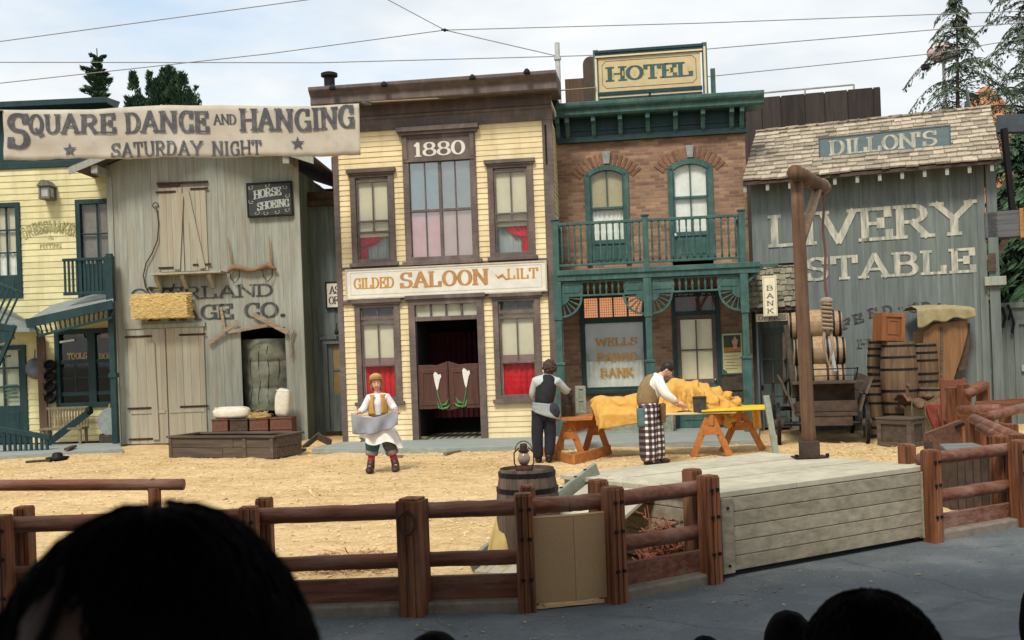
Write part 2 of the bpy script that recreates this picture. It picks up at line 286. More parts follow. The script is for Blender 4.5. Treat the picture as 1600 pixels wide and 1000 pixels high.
# ------------------------------------------------------------------ slab-serif lettering drawn as brush strokes
def ARC(cx, cy, rx, ry, a0, a1, n=10):
    return [(cx + rx * math.cos(R(lerp(a0, a1, i / n))), cy + ry * math.sin(R(lerp(a0, a1, i / n)))) for i in range(n + 1)]
ST = [(.14, 0), (.14, 1)]
SS = [(.14, 0), (.14, 1)]
GL = {
 'A': (.9, [[(.1, 0), (.45, 1)], [(.45, 1), (.8, 0)], [(.24, .34), (.66, .34)]], [(.1, 0), (.8, 0)]),
 'B': (.78, [ST, [(.14, 1), (.42, 1)] + ARC(.42, .765, .22, .235, 90, -90) + [(.14, .53)], [(.14, .53), (.44, .53)] + ARC(.44, .265, .24, .265, 90, -90) + [(.14, 0)]], SS),
 'C': (.78, [ARC(.44, .5, .34, .5, 48, 312, 18), [(.67, .98), (.67, .7)], [(.67, .02), (.67, .3)]], []),
 'D': (.84, [ST, [(.14, 1), (.36, 1)] + ARC(.36, .5, .36, .5, 90, -90, 14) + [(.14, 0)]], SS),
 'E': (.76, [ST, [(.14, 1), (.64, 1)], [(.14, .52), (.48, .52)], [(.14, 0), (.66, 0)], [(.64, 1), (.64, .76)], [(.66, 0), (.66, .24)], [(.48, .64), (.48, .4)]], SS),
 'F': (.74, [ST, [(.14, 1), (.64, 1)], [(.14, .52), (.48, .52)], [(.64, 1), (.64, .76)], [(.48, .64), (.48, .4)]], SS),
 'G': (.82, [ARC(.44, .5, .34, .5, 48, 325, 18), [(.68, .98), (.68, .7)], [(.72, .42), (.72, .02)], [(.5, .42), (.8, .42)]], []),
 'H': (.9, [ST, [(.76, 0), (.76, 1)], [(.14, .5), (.76, .5)]], SS + [(.76, 0), (.76, 1)]),
 'I': (.4, [[(.2, 0), (.2, 1)]], [(.2, 0), (.2, 1)]),
 'K': (.86, [ST, [(.14, .4), (.68, 1)], [(.34, .6), (.74, 0)]], SS + [(.68, 1), (.74, 0)]),
 'L': (.74, [ST, [(.14, 0), (.64, 0)], [(.64, 0), (.64, .28)]], SS),
 'M': (1.06, [ST, [(.92, 0), (.92, 1)], [(.14, 1), (.53, .1)], [(.53, .1), (.92, 1)]], SS + [(.92, 0), (.92, 1)]),
 'N': (.9, [ST, [(.76, 0), (.76, 1)], [(.14, 1), (.76, 0)]], [(.14, 0), (.14, 1), (.76, 1)]),
 'O': (.86, [ARC(.43, .5, .34, .5, 0, 360, 28)], []),
 'Q': (.86, [ARC(.43, .5, .34, .5, 0, 360, 28), [(.42, .24), (.66, -.14)], [(.66, -.14), (.84, -.06)]], []),
 'R': (.84, [ST, [(.14, 1), (.42, 1)] + ARC(.42, .745, .23, .255, 90, -90) + [(.14, .49)], [(.4, .49), (.7, 0)]], SS + [(.72, 0)]),
 'S': (.74, [ARC(.37, .755, .26, .245, 30, 270, 12) + ARC(.37, .255, .28, .255, 90, -150, 12), [(.62, .98), (.62, .76)], [(.1, .02), (.1, .26)]], []),
 'T': (.8, [[(.4, 0), (.4, 1)], [(.06, 1), (.74, 1)], [(.07, 1), (.07, .74)], [(.73, 1), (.73, .74)]], [(.4, 0)]),
 'U': (.88, [[(.14, 1), (.14, .32)] + ARC(.44, .32, .3, .32, 180, 360, 12) + [(.74, 1)]], [(.14, 1), (.74, 1)]),
 'V': (.9, [[(.1, 1), (.45, 0)], [(.45, 0), (.8, 1)]], [(.1, 1), (.8, 1)]),
 'W': (1.24, [[(.1, 1), (.36, 0)], [(.36, 0), (.62, .9)], [(.62, .9), (.88, 0)], [(.88, 0), (1.14, 1)]], [(.1, 1), (1.14, 1)]),
 'Y': (.88, [[(.08, 1), (.44, .48)], [(.44, .48), (.8, 1)], [(.44, .5), (.44, 0)]], [(.08, 1), (.8, 1), (.44, 0)]),
 '1': (.5, [[(.25, 0), (.25, 1)], [(.25, 1), (.08, .8)]], [(.25, 0)]),
 '8': (.8, [ARC(.4, .76, .24, .24, 0, 360, 20), ARC(.4, .26, .3, .26, 0, 360, 20)], []),
 '0': (.8, [ARC(.4, .5, .3, .5, 0, 360, 26)], []),
 '&': (.86, [[(.76, .34), (.7, .14), (.5, 0), (.26, 0), (.12, .2), (.22, .42), (.5, .66), (.5, .88), (.36, 1), (.24, .86), (.3, .66), (.78, 0)]], []),
 "'": (.3, [[(.15, 1), (.12, .72)]], []),
 '.': (.34, [ARC(.17, .06, .05, .06, 0, 360, 8)], []),
 '*': (.5, [ARC(.25, .5, .07, .08, 0, 360, 10)], []),
 ' ': (.45, [], []),
}
def put_text(mb, s, x0, x1, z0, z1, y, thick=0.2, thin=0.09, serif=True, shade=1.0, fn=None, small=None, sp=0.0):
    """s between x0..x1, cap height z0..z1, in the plane y; small: indices of larger initials (scale 1.25)."""
    h = z1 - z0; adv = [GL[c][0] + sp for c in s]; tot = sum(adv); kx = (x1 - x0) / tot; x = x0; lay = 0
    sx = kx / h
    def P(gx, gy): 
        px, pz = x + gx * kx, z0 + (thin / 2 + gy * (1 - thin)) * h
        if fn: px, pz = fn(px, pz)
        return px, pz
    def ribbon(pts):
        nonlocal lay
        lay += 1; yy = y - (lay % 7) * 0.0005
        q = [Vector((p[0] * kx, 0, (thin / 2 + p[1] * (1 - thin)) * h)) for p in pts]; vs = []
        closed = len(q) > 6 and (q[0] - q[-1]).length < 1e-5
        for i in range(len(q)):
            if closed: d = q[(i + 1) % (len(q) - 1)] - q[(i - 1) % (len(q) - 1)]
            else: d = q[min(i + 1, len(q) - 1)] - q[max(0, i - 1)]
            d.normalize(); nrm = Vector((-d.z, 0, d.x)); wd = h * lerp(thin, thick * min(1.0, 0.35 + 0.65 * sx), abs(d.z) ** 1.6) / 2
            ext = 0
            if not closed and i in (0, len(q) - 1) and abs(d.z) > 0.3: ext = h * thin / 2 * (-1 if i == 0 else 1)
            c = q[i] + d * ext
            for sg in (1, -1):
                e = c + nrm * wd * sg; px, pz = x + e.x, z0 + e.z
                if fn: px, pz = fn(px, pz)
                vs.append((px, yy, pz))
        mb.add(vs, [(2 * i, 2 * i + 1, 2 * i + 3, 2 * i + 2) for i in range(len(q) - 1)])
    for c, a in zip(s, adv):
        _, st, se = GL[c]
        for p in st: ribbon(p)
        if serif:
            for (gx, gy) in se: ribbon([(gx - thick * 0.95 * max(.75, 1 / max(sx, .6) * .8), gy), (gx + thick * 0.95 * max(.75, 1 / max(sx, .6) * .8), gy)])
        x += a * kx
    return mb
def text_obj(parts, mt, parent, name='lettering'):
    for a, k in parts: put_text(MB(), *a, **k).build(name, mt, parent, fix=False)
# ------------------------------------------------------------------ building helpers (facade axes: x along, y inward, z up)
def spans(u0, u1, za, zb, holes):
    s = [(u0, u1)]; zc = (za + zb) / 2
    for (a, b, c, d) in holes:
        if c < zc < d:
            n = []
            for p, q in s:
                if b <= p or a >= q: n.append((p, q)); continue
                if a > p: n.append((p, a))
                if b < q: n.append((b, q))
            s = n
    return s
def clad(mb, u0, u1, z0, z1, holes, row=0.115, y=0.0, lap=0.018, swap=None, seed=1):
    rn = random.Random(seed); n = int((z1 - z0) / row); row = (z1 - z0) / n
    cuts = sorted({z0 + i * row for i in range(n + 1)})
    for i in range(n):
        a, b = cuts[i], cuts[i + 1]
        for p, q in spans(u0, u1, a, b, holes):
            xs = [p]
            while q - xs[-1] > 2.6: xs.append(xs[-1] + rn.uniform(1.3, 2.4))
            xs.append(q)
            for x0, x1 in zip(xs, xs[1:]):
                l = lap + rn.uniform(-.003, .003)
                vs = [(x0, y - l, a), (x1, y - l, a), (x1, y - .002, b), (x0, y - .002, b), (x0, y, a), (x1, y, a)]
                if swap: vs = [swap(Vector(v)) for v in vs]
                mb.add(vs, [(0, 1, 2, 3), (4, 5, 1, 0)])
    return mb
def vboards(mb, u0, u1, z0, z1, holes, bw=0.2, y=0.0, seed=3, gap=0.004, th=0.025, batten=0.0, ragged=0.0):
    rn = random.Random(seed); x = u0; zt = z1 if callable(z1) else (lambda u: z1); zbot = z0
    while x < u1 - 0.02:
        e = min(x + bw * rn.uniform(.8, 1.2), u1); j = rn.uniform(0, .007); c = (x + e) / 2
        segs = [(zbot, None)]; hs = sorted([(h[2], h[3]) for h in holes if h[0] < c < h[1]]); lo = zbot; pieces = []
        for a, b in hs:
            if a > lo: pieces.append((lo, a, False))
            lo = b
        pieces.append((lo, 0, True))
        for a, b, top in pieces:
            a += rn.uniform(0, ragged) if a == zbot else 0
            t0, t1 = (zt(x), zt(e)) if top else (b, b)
            vs = [(x + gap / 2, y + j, a), (e - gap / 2, y + j, a), (e - gap / 2, y + j, t1), (x + gap / 2, y + j, t0)]
            vs += [(p[0], y + j + th, p[2]) for p in vs]
            mb.add(vs, [(0, 1, 2, 3), (0, 4, 5, 1), (1, 5, 6, 2), (2, 6, 7, 3), (3, 7, 4, 0)])
            if batten: mb.box(e - batten / 2, e + batten / 2, y - .012, y + .006, a, t1 - .002)
        x = e
    return mb
def flat_wall(mb, u0, u1, z0, z1, holes, y=0.0):
    zs = sorted({z0, z1, *[max(z0, min(z1, h[k])) for h in holes for k in (2, 3)]})
    for a, b in zip(zs, zs[1:]):
        if b - a < 1e-4: continue
        for p, q in spans(u0, u1, a, b, holes): mb.add([(p, y, a), (q, y, a), (q, y, b), (p, y, b)], [(0, 1, 2, 3)])
    return mb
def frame_ring(mb, r, tw, y0, y1, bottom=True, top=None, side=None):
    u0, u1, z0, z1 = r; t = top or tw
    mb.box(u0, u0 + tw, y0, y1, z0, z1 - t); mb.box(u1 - tw, u1, y0, y1, z0, z1 - t); mb.box(u0, u1, y0, y1, z1 - t, z1)
    if bottom: mb.box(u0 + tw, u1 - tw, y0, y1, z0, z0 + tw)
    return mb
def extr(mb, prof, u0, u1):
    n = len(prof); vs = [(u, p[0], p[1]) for u in (u0, u1) for p in prof]
    return mb.add(vs, [tuple(range(n)), tuple(range(2 * n - 1, n - 1, -1))] + [(i, i + n, (i + 1) % n + n, (i + 1) % n) for i in range(n)])
def folds(u0, u1, z0, z1, y, n, amp=0.03, sweep=None, seed=0):
    def f(a, b):
        z = lerp(z0, z1, b); l, r = (u0, u1) if not sweep else sweep(b)
        return (lerp(l, r, a), y + amp * (math.sin(a * n * 6.283 + seed + 1.3 * math.sin(a * 7 + seed)) + .35 * math.sin(a * n * 14.1 + b * 2)), z)
    return f
def pane_set(parent, r, nx, nz, y, mt=None):
    """one window's glass: a single sheet split by its bars"""
    u0, u1, z0, z1 = r
    return MB().box(u0, u1, y, y + .006, z0, z1).build('glass_pane', mt or m_glass, parent)
def bars(mb, r, nx, nz, bw, y0, y1):
    u0, u1, z0, z1 = r
    for i in range(1, nx): c = lerp(u0, u1, i / nx); mb.box(c - bw / 2, c + bw / 2, y0, y1, z0, z1)
    for i in range(1, nz): c = lerp(z0, z1, i / nz); mb.box(u0, u1, y0 + .002, y1 + .002, c - bw / 2, c + bw / 2)
def shell(u0, u1, z1, depth, mt, parent, z0=0.0, name='side_and_rear_walls', y0=0.03):
    mb = MB()
    mb.box(u0, u0 + .06, y0, depth, z0, z1); mb.box(u1 - .06, u1, y0, depth, z0, z1); mb.box(u0 + .06, u1 - .06, depth - .06, depth, z0, z1)
    return mb.build(name, mt, parent)

# ================================================================== SALOON
S = Frame(gp(540, 690, .1), 7.5)
sal = thing('saloon_building', 'pale yellow clapboard saloon with brown trim and overhanging cornice', 'saloon', fr=S)
sL, sR = S.u(529, 480), S.u(871, 480)
SR = S.rect
w_ul = SR(549, 617.5, 268, 413.5); w_uc = SR(631.7, 745.6, 205, 410); w_ur = SR(763.7, 834.7, 253, 403.5)
w_ll = SR(557, 627, 471.5, 630); w_lr = SR(772, 846, 461, 625.5); w_d = SR(642, 759, 464.6, 684)
z_sid = S.z(700, 197)
z_corn = S.z(700, 119, -.75); z_soff = S.z(700, 158)
z_base = 0.1
shr = lambda r, d: (r[0] + d, r[1] - d, r[2] + d, r[3] - d)
holes = [shr(w_ul, .06), shr(w_uc, .06), shr(w_ur, .06), shr(w_ll, .06), shr(w_lr, .06), (w_d[0] + .08, w_d[1] - .08, 0, w_d[3] - .06)]
mb = MB(); clad(mb, sL + .1, sR - .16, z_base, z_sid, holes, .118, seed=11)
clad(mb, 0, 2.4, z_base, z_sid, [], .118, seed=12, swap=lambda v: Vector((sR - v.y, v.x, v.z)))
mb.build('wall', m_yellow, sal)
shell(sL, sR - .03, z_sid + .6, 6.0, m_yellow, sal)
MB().box(sL - .01, sL + .12, -.035, .05, z_base, z_sid).build('corner_board', m_brown, sal, bevel=.006)
MB().box(sR - .2, sR + .03, -.035, .03, z_base, z_sid).build('corner_board', m_brown, sal, bevel=.006)
MB().box(sR - .14, sR - .1, -.045, -.036, z_sid - 1.0, z_sid - .12).build('corner_slot', m_black, sal)
# cornice and frieze
zf = lambda y: S.z(700, y)
mb = MB()
extr(mb, [(.05, z_sid - .01), (-.05, z_sid - .01), (-.05, zf(180)), (-.08, zf(180)), (-.1, zf(176)), (-.06, zf(174)), (-.06, z_soff), (.05, z_soff)], sL - .1, sR + .03)
cu0, cu1 = S.u(481, 145, -.75), S.u(868, 108, -.75)
zc = lambda y: S.z(690, y, -.75)
mb2 = MB()
extr(mb2, [(.6, z_soff), (-.5, z_soff), (-.55, zc(150)), (-.6, zc(147)), (-.6, zc(136)), (-.66, zc(132)), (-.72, zc(128)), (-.74, zc(126)), (-.74, zc(121)), (.6, zc(118))], cu0, cu1)
mb.build('frieze', m_brown, sal, bevel=.008); mb2.build('cornice', m_brown, sal, bevel=.008)
MB().box(sL, sR, .05, 6.0, z_soff + .3, z_soff + .42).build('roof', m_darkwood, sal)
# belt under the sign
zb = S.rect(540, 858, 414, 464)
MB().box(sL + .12, sR - .2, -.09, 0, zb[2] - .075, zb[2] - .002).box(sL + .12, sR - .2, -.06, 0, zb[3] + .002, zb[3] + .05).build('sill_band', m_brown, sal, bevel=.006)
def sash_window(name, r, tw, rows, head=0.09, blind=None, curtain=None, parent=sal, mt=m_brown, mtb=m_shade, nx=2, sill=True):
    """r outer; rows: list of (z0,z1,kind) glazing bands, kind: glass | panel | dark"""
    u0, u1, z0, z1 = r; mb = MB(); frame_ring(mb, r, tw, -.06, .1)
    if head: mb.box(u0 - .06, u1 + .06, -.13, -.02, z1 - .03, z1 + head * .6); mb.box(u0 - .03, u1 + .03, -.10, -.02, z1 - .07, z1 - .031)
    if sill: mb.box(u0 - .05, u1 + .05, -.13, .02, z0 - .045, z0 + .035)
    a, b = u0 + tw, u1 - tw
    mb.box(a, a + .04, -.005, .05, z0 + tw, z1 - tw); mb.box(b - .04, b, -.005, .05, z0 + tw, z1 - tw)
    prev = None
    for (c, d, kind) in rows:
        mb.box(a, b, -.012, .045, d - .022, d + .028)
        if kind != 'open':
            for i in range(1, nx): m = lerp(a, b, i / nx); mb.box(m - .014, m + .014, -.003, .04, c, d)
    o = mb.build(name, mt, parent, bevel=.005)
    MB().box(a + .01, b - .01, .014, .02, z0 + tw - .02, z1 - tw + .02).build('glass_pane', m_glass, o)
    if blind: MB().grid(lambda s, t: (lerp(a - .02, b + .02, s), .075 + .004 * math.sin(t * 9), lerp(blind[0], blind[1], t)), 1, 6).build('roller_blind', mtb, o, smooth=True)
    return o, a, b
# upper side windows
def up_win(r, tside, zs):
    o, a, b = sash_window('window', r, .13, [(zs[1], zs[0], 'glass'), (zs[2], zs[1], 'glass'), (r[2] + .1, zs[2], 'open')], blind=(zs[2] - .1, r[3]))
    MB().grid(folds(a - .02, b + .02, r[2] - .02, zs[2] + .1, .19, 4, .015, seed=tside), 24, 4).build('lace_curtain', m_lacegrey, o, smooth=True)
    zt = zs[2] + .05; zb_ = r[2] + .05; sp = b - a
    def sweep(t):           # t 0 bottom..1 top : gathered to one side
        wdt = .28 + .62 * max(0, (t - .5) / .5) ** .6 if t > .5 else .2 + .06 * math.sin(t * 6)
        return (a, a + sp * wdt) if tside < 0 else (b - sp * wdt, b)
    MB().grid(folds(0, 1, zb_, zt, .12, 5, .018, sweep), 30, 14).build('red_curtain', m_red, o, smooth=True)
    return o
m_lacegrey = mat('grey_net_curtain', (0.34, 0.38, 0.36), (0.22, 0.25, 0.24), 0.9, (9, 9, .6), 3, 0.1)
up_win(w_ul, -1, [S.z(585, 283), S.z(585, 346), S.z(585, 363)])
up_win(w_ur, 1, [S.z(799, 267), S.z(799, 334), S.z(799, 346)])
# middle window with the year board
mb = MB(); frame_ring(mb, w_uc, .14, -.07, .1); u0, u1, z0, z1 = w_uc
mb.box(u0 - .1, u1 + .1, -.2, -.02, z1 - .0, z1 + .1); mb.box(u0 - .06, u1 + .06, -.15, -.02, z1 - .07, z1); mb.box(u0 - .07, u1 + .07, -.14, .02, z0 - .05, z0 + .04)
zy = S.z(687, 246.5); mb.box(u0 + .14, u1 - .14, -.055, .06, zy - .03, z1 - .14); mb.box(u0 + .02, u1 - .02, -.09, -.05, zy - .08, zy - .02)
mb.box(u0 + .02, u0 + .12, -.1, -.07, zy - .02, z1 - .08); mb.box(u1 - .12, u1 - .02, -.1, -.07, zy - .02, z1 - .08)
zm = S.z(692, 328); a, b = u0 + .14, u1 - .14; cx = (a + b) / 2
mb.box(cx - .035, cx + .035, -.03, .06, z0 + .1, zy); mb.box(a, b, -.025, .055, zm - .03, zm + .03)
for k in (.25, .75): c = lerp(a, b, k); mb.box(c - .014, c + .014, -.01, .05, z0 + .1, zy)
wc = mb.build('year_window', m_brown, sal, bevel=.006)
MB().box(a, b, .012, .018, z0 + .1, zy).build('glass_pane', glass_mat('dusty_glass', .2, (.95, .97, .96), .12), wc)
m_bluepane = mat('sky_reflection_pane', (0.09, 0.19, 0.24), (0.18, 0.28, 0.31), 0.6, (1, 1, 1), 2.2, 0)  # sky reflection in the upper left panes, painted in as blue-grey
m_greypane = mat('grey_pane_film', (0.22, 0.25, 0.24), (0.15, 0.18, 0.18), 0.6, (1, 1, 1), 3, 0)
m_pinkpane = mat('pink_pane_film', (0.62, 0.20, 0.22), (0.66, 0.36, 0.36), 0.6, (1, 1, 1), 2.2, 0)
m_salmpane = mat('salmon_pane_film', (0.50, 0.28, 0.23), (0.56, 0.36, 0.30), 0.6, (1, 1, 1), 2.5, 0)
for (p, q, c, d, m_) in ((a, cx, zm, zy, m_bluepane), (cx, b, zm, zy, m_greypane), (a, cx, z0, zm, m_pinkpane), (cx, b, z0, zm, m_salmpane)):
    MB().box(p + .002, q - .002, .05, .056, c + .002, d - .002).build('coloured_pane', m_, wc)
ry = S.rect(646, 727, 221, 243, -.055)
text_obj([(('1880', ry[0], ry[1], ry[2], ry[3], -.062), dict(thick=.26, thin=.08))], m_white, wc)
# lower windows
def low_win(r, cols, zs, txt):
    o, a, b = sash_window('window', r, .13, [(zs[1], zs[0], 'glass'), (zs[2], zs[1], 'open'), (zs[3], zs[2], 'glass'), (r[2] + .1, zs[3], 'open')], blind=(zs[3], zs[1] + .02))
    MB().box(a, b, .06, .07, zs[1] + .05, r[3] - .1).build('transom_board', m_letterdim, o)
    MB().box(a, b, -.02, .06, zs[1] - .02, zs[1] + .06).build('transom_bar', m_brown, o)
    MB().box(a, b, .03, .045, zs[3] - .02, zs[3] + .17).build('valance', m_valance, o)
    MB().grid(folds(a, b, r[2] + .06, zs[3] + .05, .12, 5, .022, seed=cols), 40, 6).build('red_curtain', m_red, o, smooth=True)
    MB().box(a + .01, a + .05, .06, .09, r[2] + .1, zs[3]).build('curtain_edge', m_lace, o)
m_letterdim = mat('dark_transom', (0.055, 0.052, 0.052), (0.03, 0.03, 0.03), 0.6, (1, 1, 1), 9, 0)
m_valance = mat('mauve_valance', (0.26, 0.16, 0.16), (0.2, 0.13, 0.13), 0.8, (1, 1, 1), 5, 0.05)
low_win(w_ll, 1, [S.z(592, 479), S.z(592, 498), S.z(592, 506), S.z(592, 571)], '')
low_win(w_lr, 2, [S.z(808, 468), S.z(808, 488), S.z(808, 496), S.z(808, 566)], '')
# saloon doorway
u0, u1, z0, z1 = w_d; z0 = z_base
mb = MB(); frame_ring(mb, (u0, u1, z0, z1), .15, -.08, .12, bottom=False); mb.box(u0 - .06, u1 + .06, -.14, -.02, z1 - .02, z1 + .07)
zt = S.z(700, 497); mb.box(u0 + .15, u1 - .15, -.06, .1, zt - .05, zt + .05)
a, b = u0 + .15, u1 - .15
for k in (.25, .5, .75): c = lerp(a, b, k); mb.box(c - .018, c + .018, -.02, .05, zt + .05, z1 - .15)
dw = mb.build('doorway', m_brown, sal, bevel=.006)
MB().box(a, b, .012, .018, zt + .05, z1 - .15).build('glass_pane', m_glass, dw); MB().box(a, b, .06, .068, zt + .04, z1 - .14).build('roller_blind', m_shade, dw)
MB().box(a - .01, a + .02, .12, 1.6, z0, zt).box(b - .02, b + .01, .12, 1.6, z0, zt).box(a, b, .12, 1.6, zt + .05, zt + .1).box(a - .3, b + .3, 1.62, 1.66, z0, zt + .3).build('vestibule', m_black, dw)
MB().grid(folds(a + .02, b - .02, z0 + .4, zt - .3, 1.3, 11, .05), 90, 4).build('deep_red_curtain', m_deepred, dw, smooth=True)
mb = MB()
for i in range(9): x = lerp(a, b, (i + .5) / 9); mb.box(x - .12, x + .1, .05, 1.55, z0 - .01, z0 + .012)
mb.build('threshold_boards', m_panel, dw)
zd1, zd0 = S.z(704, 567, 0), S.z(704, 641, 0)
for sgn, fx in ((-1, a), (1, b)):
    cx = (a + b) / 2; x_in = cx + sgn * .008; x_out = fx - sgn * .012
    n = 18; top = []; bot = []
    for i in range(n + 1):
        t = i / n; x = lerp(x_out, x_in, t); rise = .075 * max(0, (t - .6) / .4) ** 1.5 - .015 * math.exp(-((t - .62) / .1) ** 2)
        top.append((x, zd1 - .03 + rise * .9)); bot.append((x, zd0 + .04 - rise * .55))
    pts = top + bot[::-1]
    d = MB().prism(pts, -.02, .02).build('swing_door', m_swing, dw, bevel=.006)
    lo, hi = min(x_out, x_in), max(x_out, x_in)
    m2 = MB(); frame_ring(m2, (lo + .02, hi - .02, zd0 + .12, zd1 - .12), .1, -.034, -.018); m2.build('door_moulding', m_swing, d, bevel=.006)
    c = S.rect(676, 690, 583, 610, -.035) if sgn < 0 else S.rect(721, 735, 577, 606, -.035)
    lx, lz, h = (c[0] + c[1]) / 2, c[2], c[3] - c[2]
    petal = [(lx + p[0] * .105, lz + p[1] * h) for p in [(-.08, 0), (.15, .1), (.4, .4), (.62, .62), (.95, .78), (.8, .95), (.35, .9), (.05, 1.0), (-.4, 1.08), (-.75, .95), (-.6, .6), (-.35, .25)]]
    MB().prism(petal, -.042, -.036).build('painted_lily', m_white, d)
    g = MB(); g.tube([(lx, -.039, lz), (lx + .02 * -sgn, -.039, lz - .15), (lx - sgn * .0 + .07 * -sgn, -.039, lz - .34), (lx + .11 * -sgn, -.039, lz - .44)], .012, 5)
    for (dx, h0, h1) in ((.16, -.34, -.2), (-.1, -.42, -.26), (.2, -.42, -.33)): g.tube([(lx + .09 * -sgn, -.039, lz + h0), (lx + (.09 + dx * .6) * -sgn, -.039, lz + h0 + .02), (lx + (.09 + dx) * -sgn, -.039, lz + h1)], [.012, .026, .006], 5)
    g.build('painted_leaf', mat('leaf_green_paint', (0.08, 0.26, 0.08), bump=0), d)
# saloon sign
zs_ = S.rect(540, 855, 414, 462, -.1)
sg = thing('saloon_sign', 'long white painted sign with gold and orange lettering across the yellow front', 'sign', fr=S, loc=(zs_[0], -.1, zs_[2]))
W_, H_ = zs_[1] - zs_[0], zs_[3] - zs_[2]
MB().box(0, W_, -.02, .02, 0, H_).build('board', m_white, sg)
mb = MB(); frame_ring(mb, (0, W_, 0, H_), .035, -.035, .02); mb.build('frame', mat('sign_frame_cream', (0.55, 0.5, 0.36)), sg, bevel=.004)
sx = lambda p: W_ * (p - 540) / 315.0
m3 = MB(); frame_ring(m3, (sx(548), sx(847), H_ * .14, H_ * .88), .012, -.023, -.021); m3.build('pinstripe', mat('sign_stripe', (0.55, 0.5, 0.38), bump=0), sg)
text_obj([(('GILDED', sx(553), sx(618), H_ * .34, H_ * .70, -.024), dict(thick=.2, thin=.09, sp=.02))], m_gold, sg)
text_obj([(('LILT', sx(794), sx(842), H_ * .44, H_ * .78, -.024), dict(thick=.2, thin=.09, sp=.02))], m_gold, sg)
text_obj([(('SALOON', sx(627), sx(766), H_ * .30, H_ * .82, -.024), dict(thick=.25, thin=.1, sp=.05))], m_orange, sg)
MB().tube([(sx(776), -.026, H_ * .62), (sx(780), -.026, H_ * .52), (sx(787), -.026, H_ * .6), (sx(792), -.026, H_ * .46), (sx(797), -.026, H_ * .46)], [.008, .022, .028, .02, .008], 6).build('scroll', m_gold, sg)
# roof vent and cornice lamps
p = S.u(515, 133, 1.0); zt_ = S.z(515, 113, 1.0)
v = thing('roof_vent', 'black capped vent pipe rising from the saloon roof', 'vent pipe', fr=S, loc=(p, 1.0, z_soff + .4))
hv = zt_ - (z_soff + .4)
MB().lathe([(.13, 0), (.13, hv - .12)], 14).build('pipe', m_iron, v); MB().lathe([(.13, hv - .12), (.2, hv - .1), (.2, hv - .03), (.12, hv)], 14).build('cap', m_iron, v)
for i, (px, py) in enumerate([(519, 136), (600, 131), (738, 120), (823, 111)]):
    uu, zz = S.uv(px, py, -.8)
    l = thing('cornice_lamp', ('small lamp below the black vent pipe on the saloon cornice', 'small lamp on the cornice above the end of the banner', 'small lamp on the cornice above the year window', 'small lamp at the corner of the saloon cornice beside the pale pole')[i], 'lamp', fr=S, loc=(uu, -.8, zz), group='lamps along the saloon cornice')
    MB().tube([(0, .25, -.05), (0, .05, .02)], .018, 6).build('arm', m_iron, l); MB().lathe([(.03, .05), (.07, .0), (.075, -.05)], 12).build('shade', m_iron, l)
# ================================================================== HOTEL / BANK
PD = 1.25                                   # porch depth
ho = S.w(sR + .02, PD)
HF = Frame(ho, 7.5)
hot = thing('hotel_building', 'brick hotel with green balcony porch, bracketed cornice and arched windows', 'hotel', fr=HF)
hL, hR = HF.u(872, 300), HF.u(1167, 300)
hL = -.3
HR = HF.rect
a_l = HR(915, 984, 258, 414); a_r = HR(1044.5, 1115.4, 248, 405)
lw = HR(908, 1012, 458, 611); ld = HR(1052, 1127, 452, 668)
z_fl = HF.z(1011, 418, -PD)                 # balcony floor
zct, zcb = HF.z(1030, 150, -.6), HF.z(1030, 214)
holes = [shr(a_l, .05), (a_r[0] + .05, a_r[1] - .05, z_fl, a_r[3] - .05), shr(lw, .06), (ld[0] + .06, ld[1] - .06, 0, ld[3] - .05)]
mb = MB(); flat_wall(mb, hL, hR, .05, zcb + .3, holes)
mb.add([(hR, 0, .05), (hR, 5, .05), (hR, 5, zcb + .3), (hR, 0, zcb + .3)], [(0, 1, 2, 3)]); mb.build('wall', m_brick, hot, fix=False)
shell(hL, hR - .02, zcb + .3, 5.0, m_brick, hot)
MB().box(hL, hR, .05, 5, zcb + .25, zcb + .4).build('roof', m_darkwood, hot)
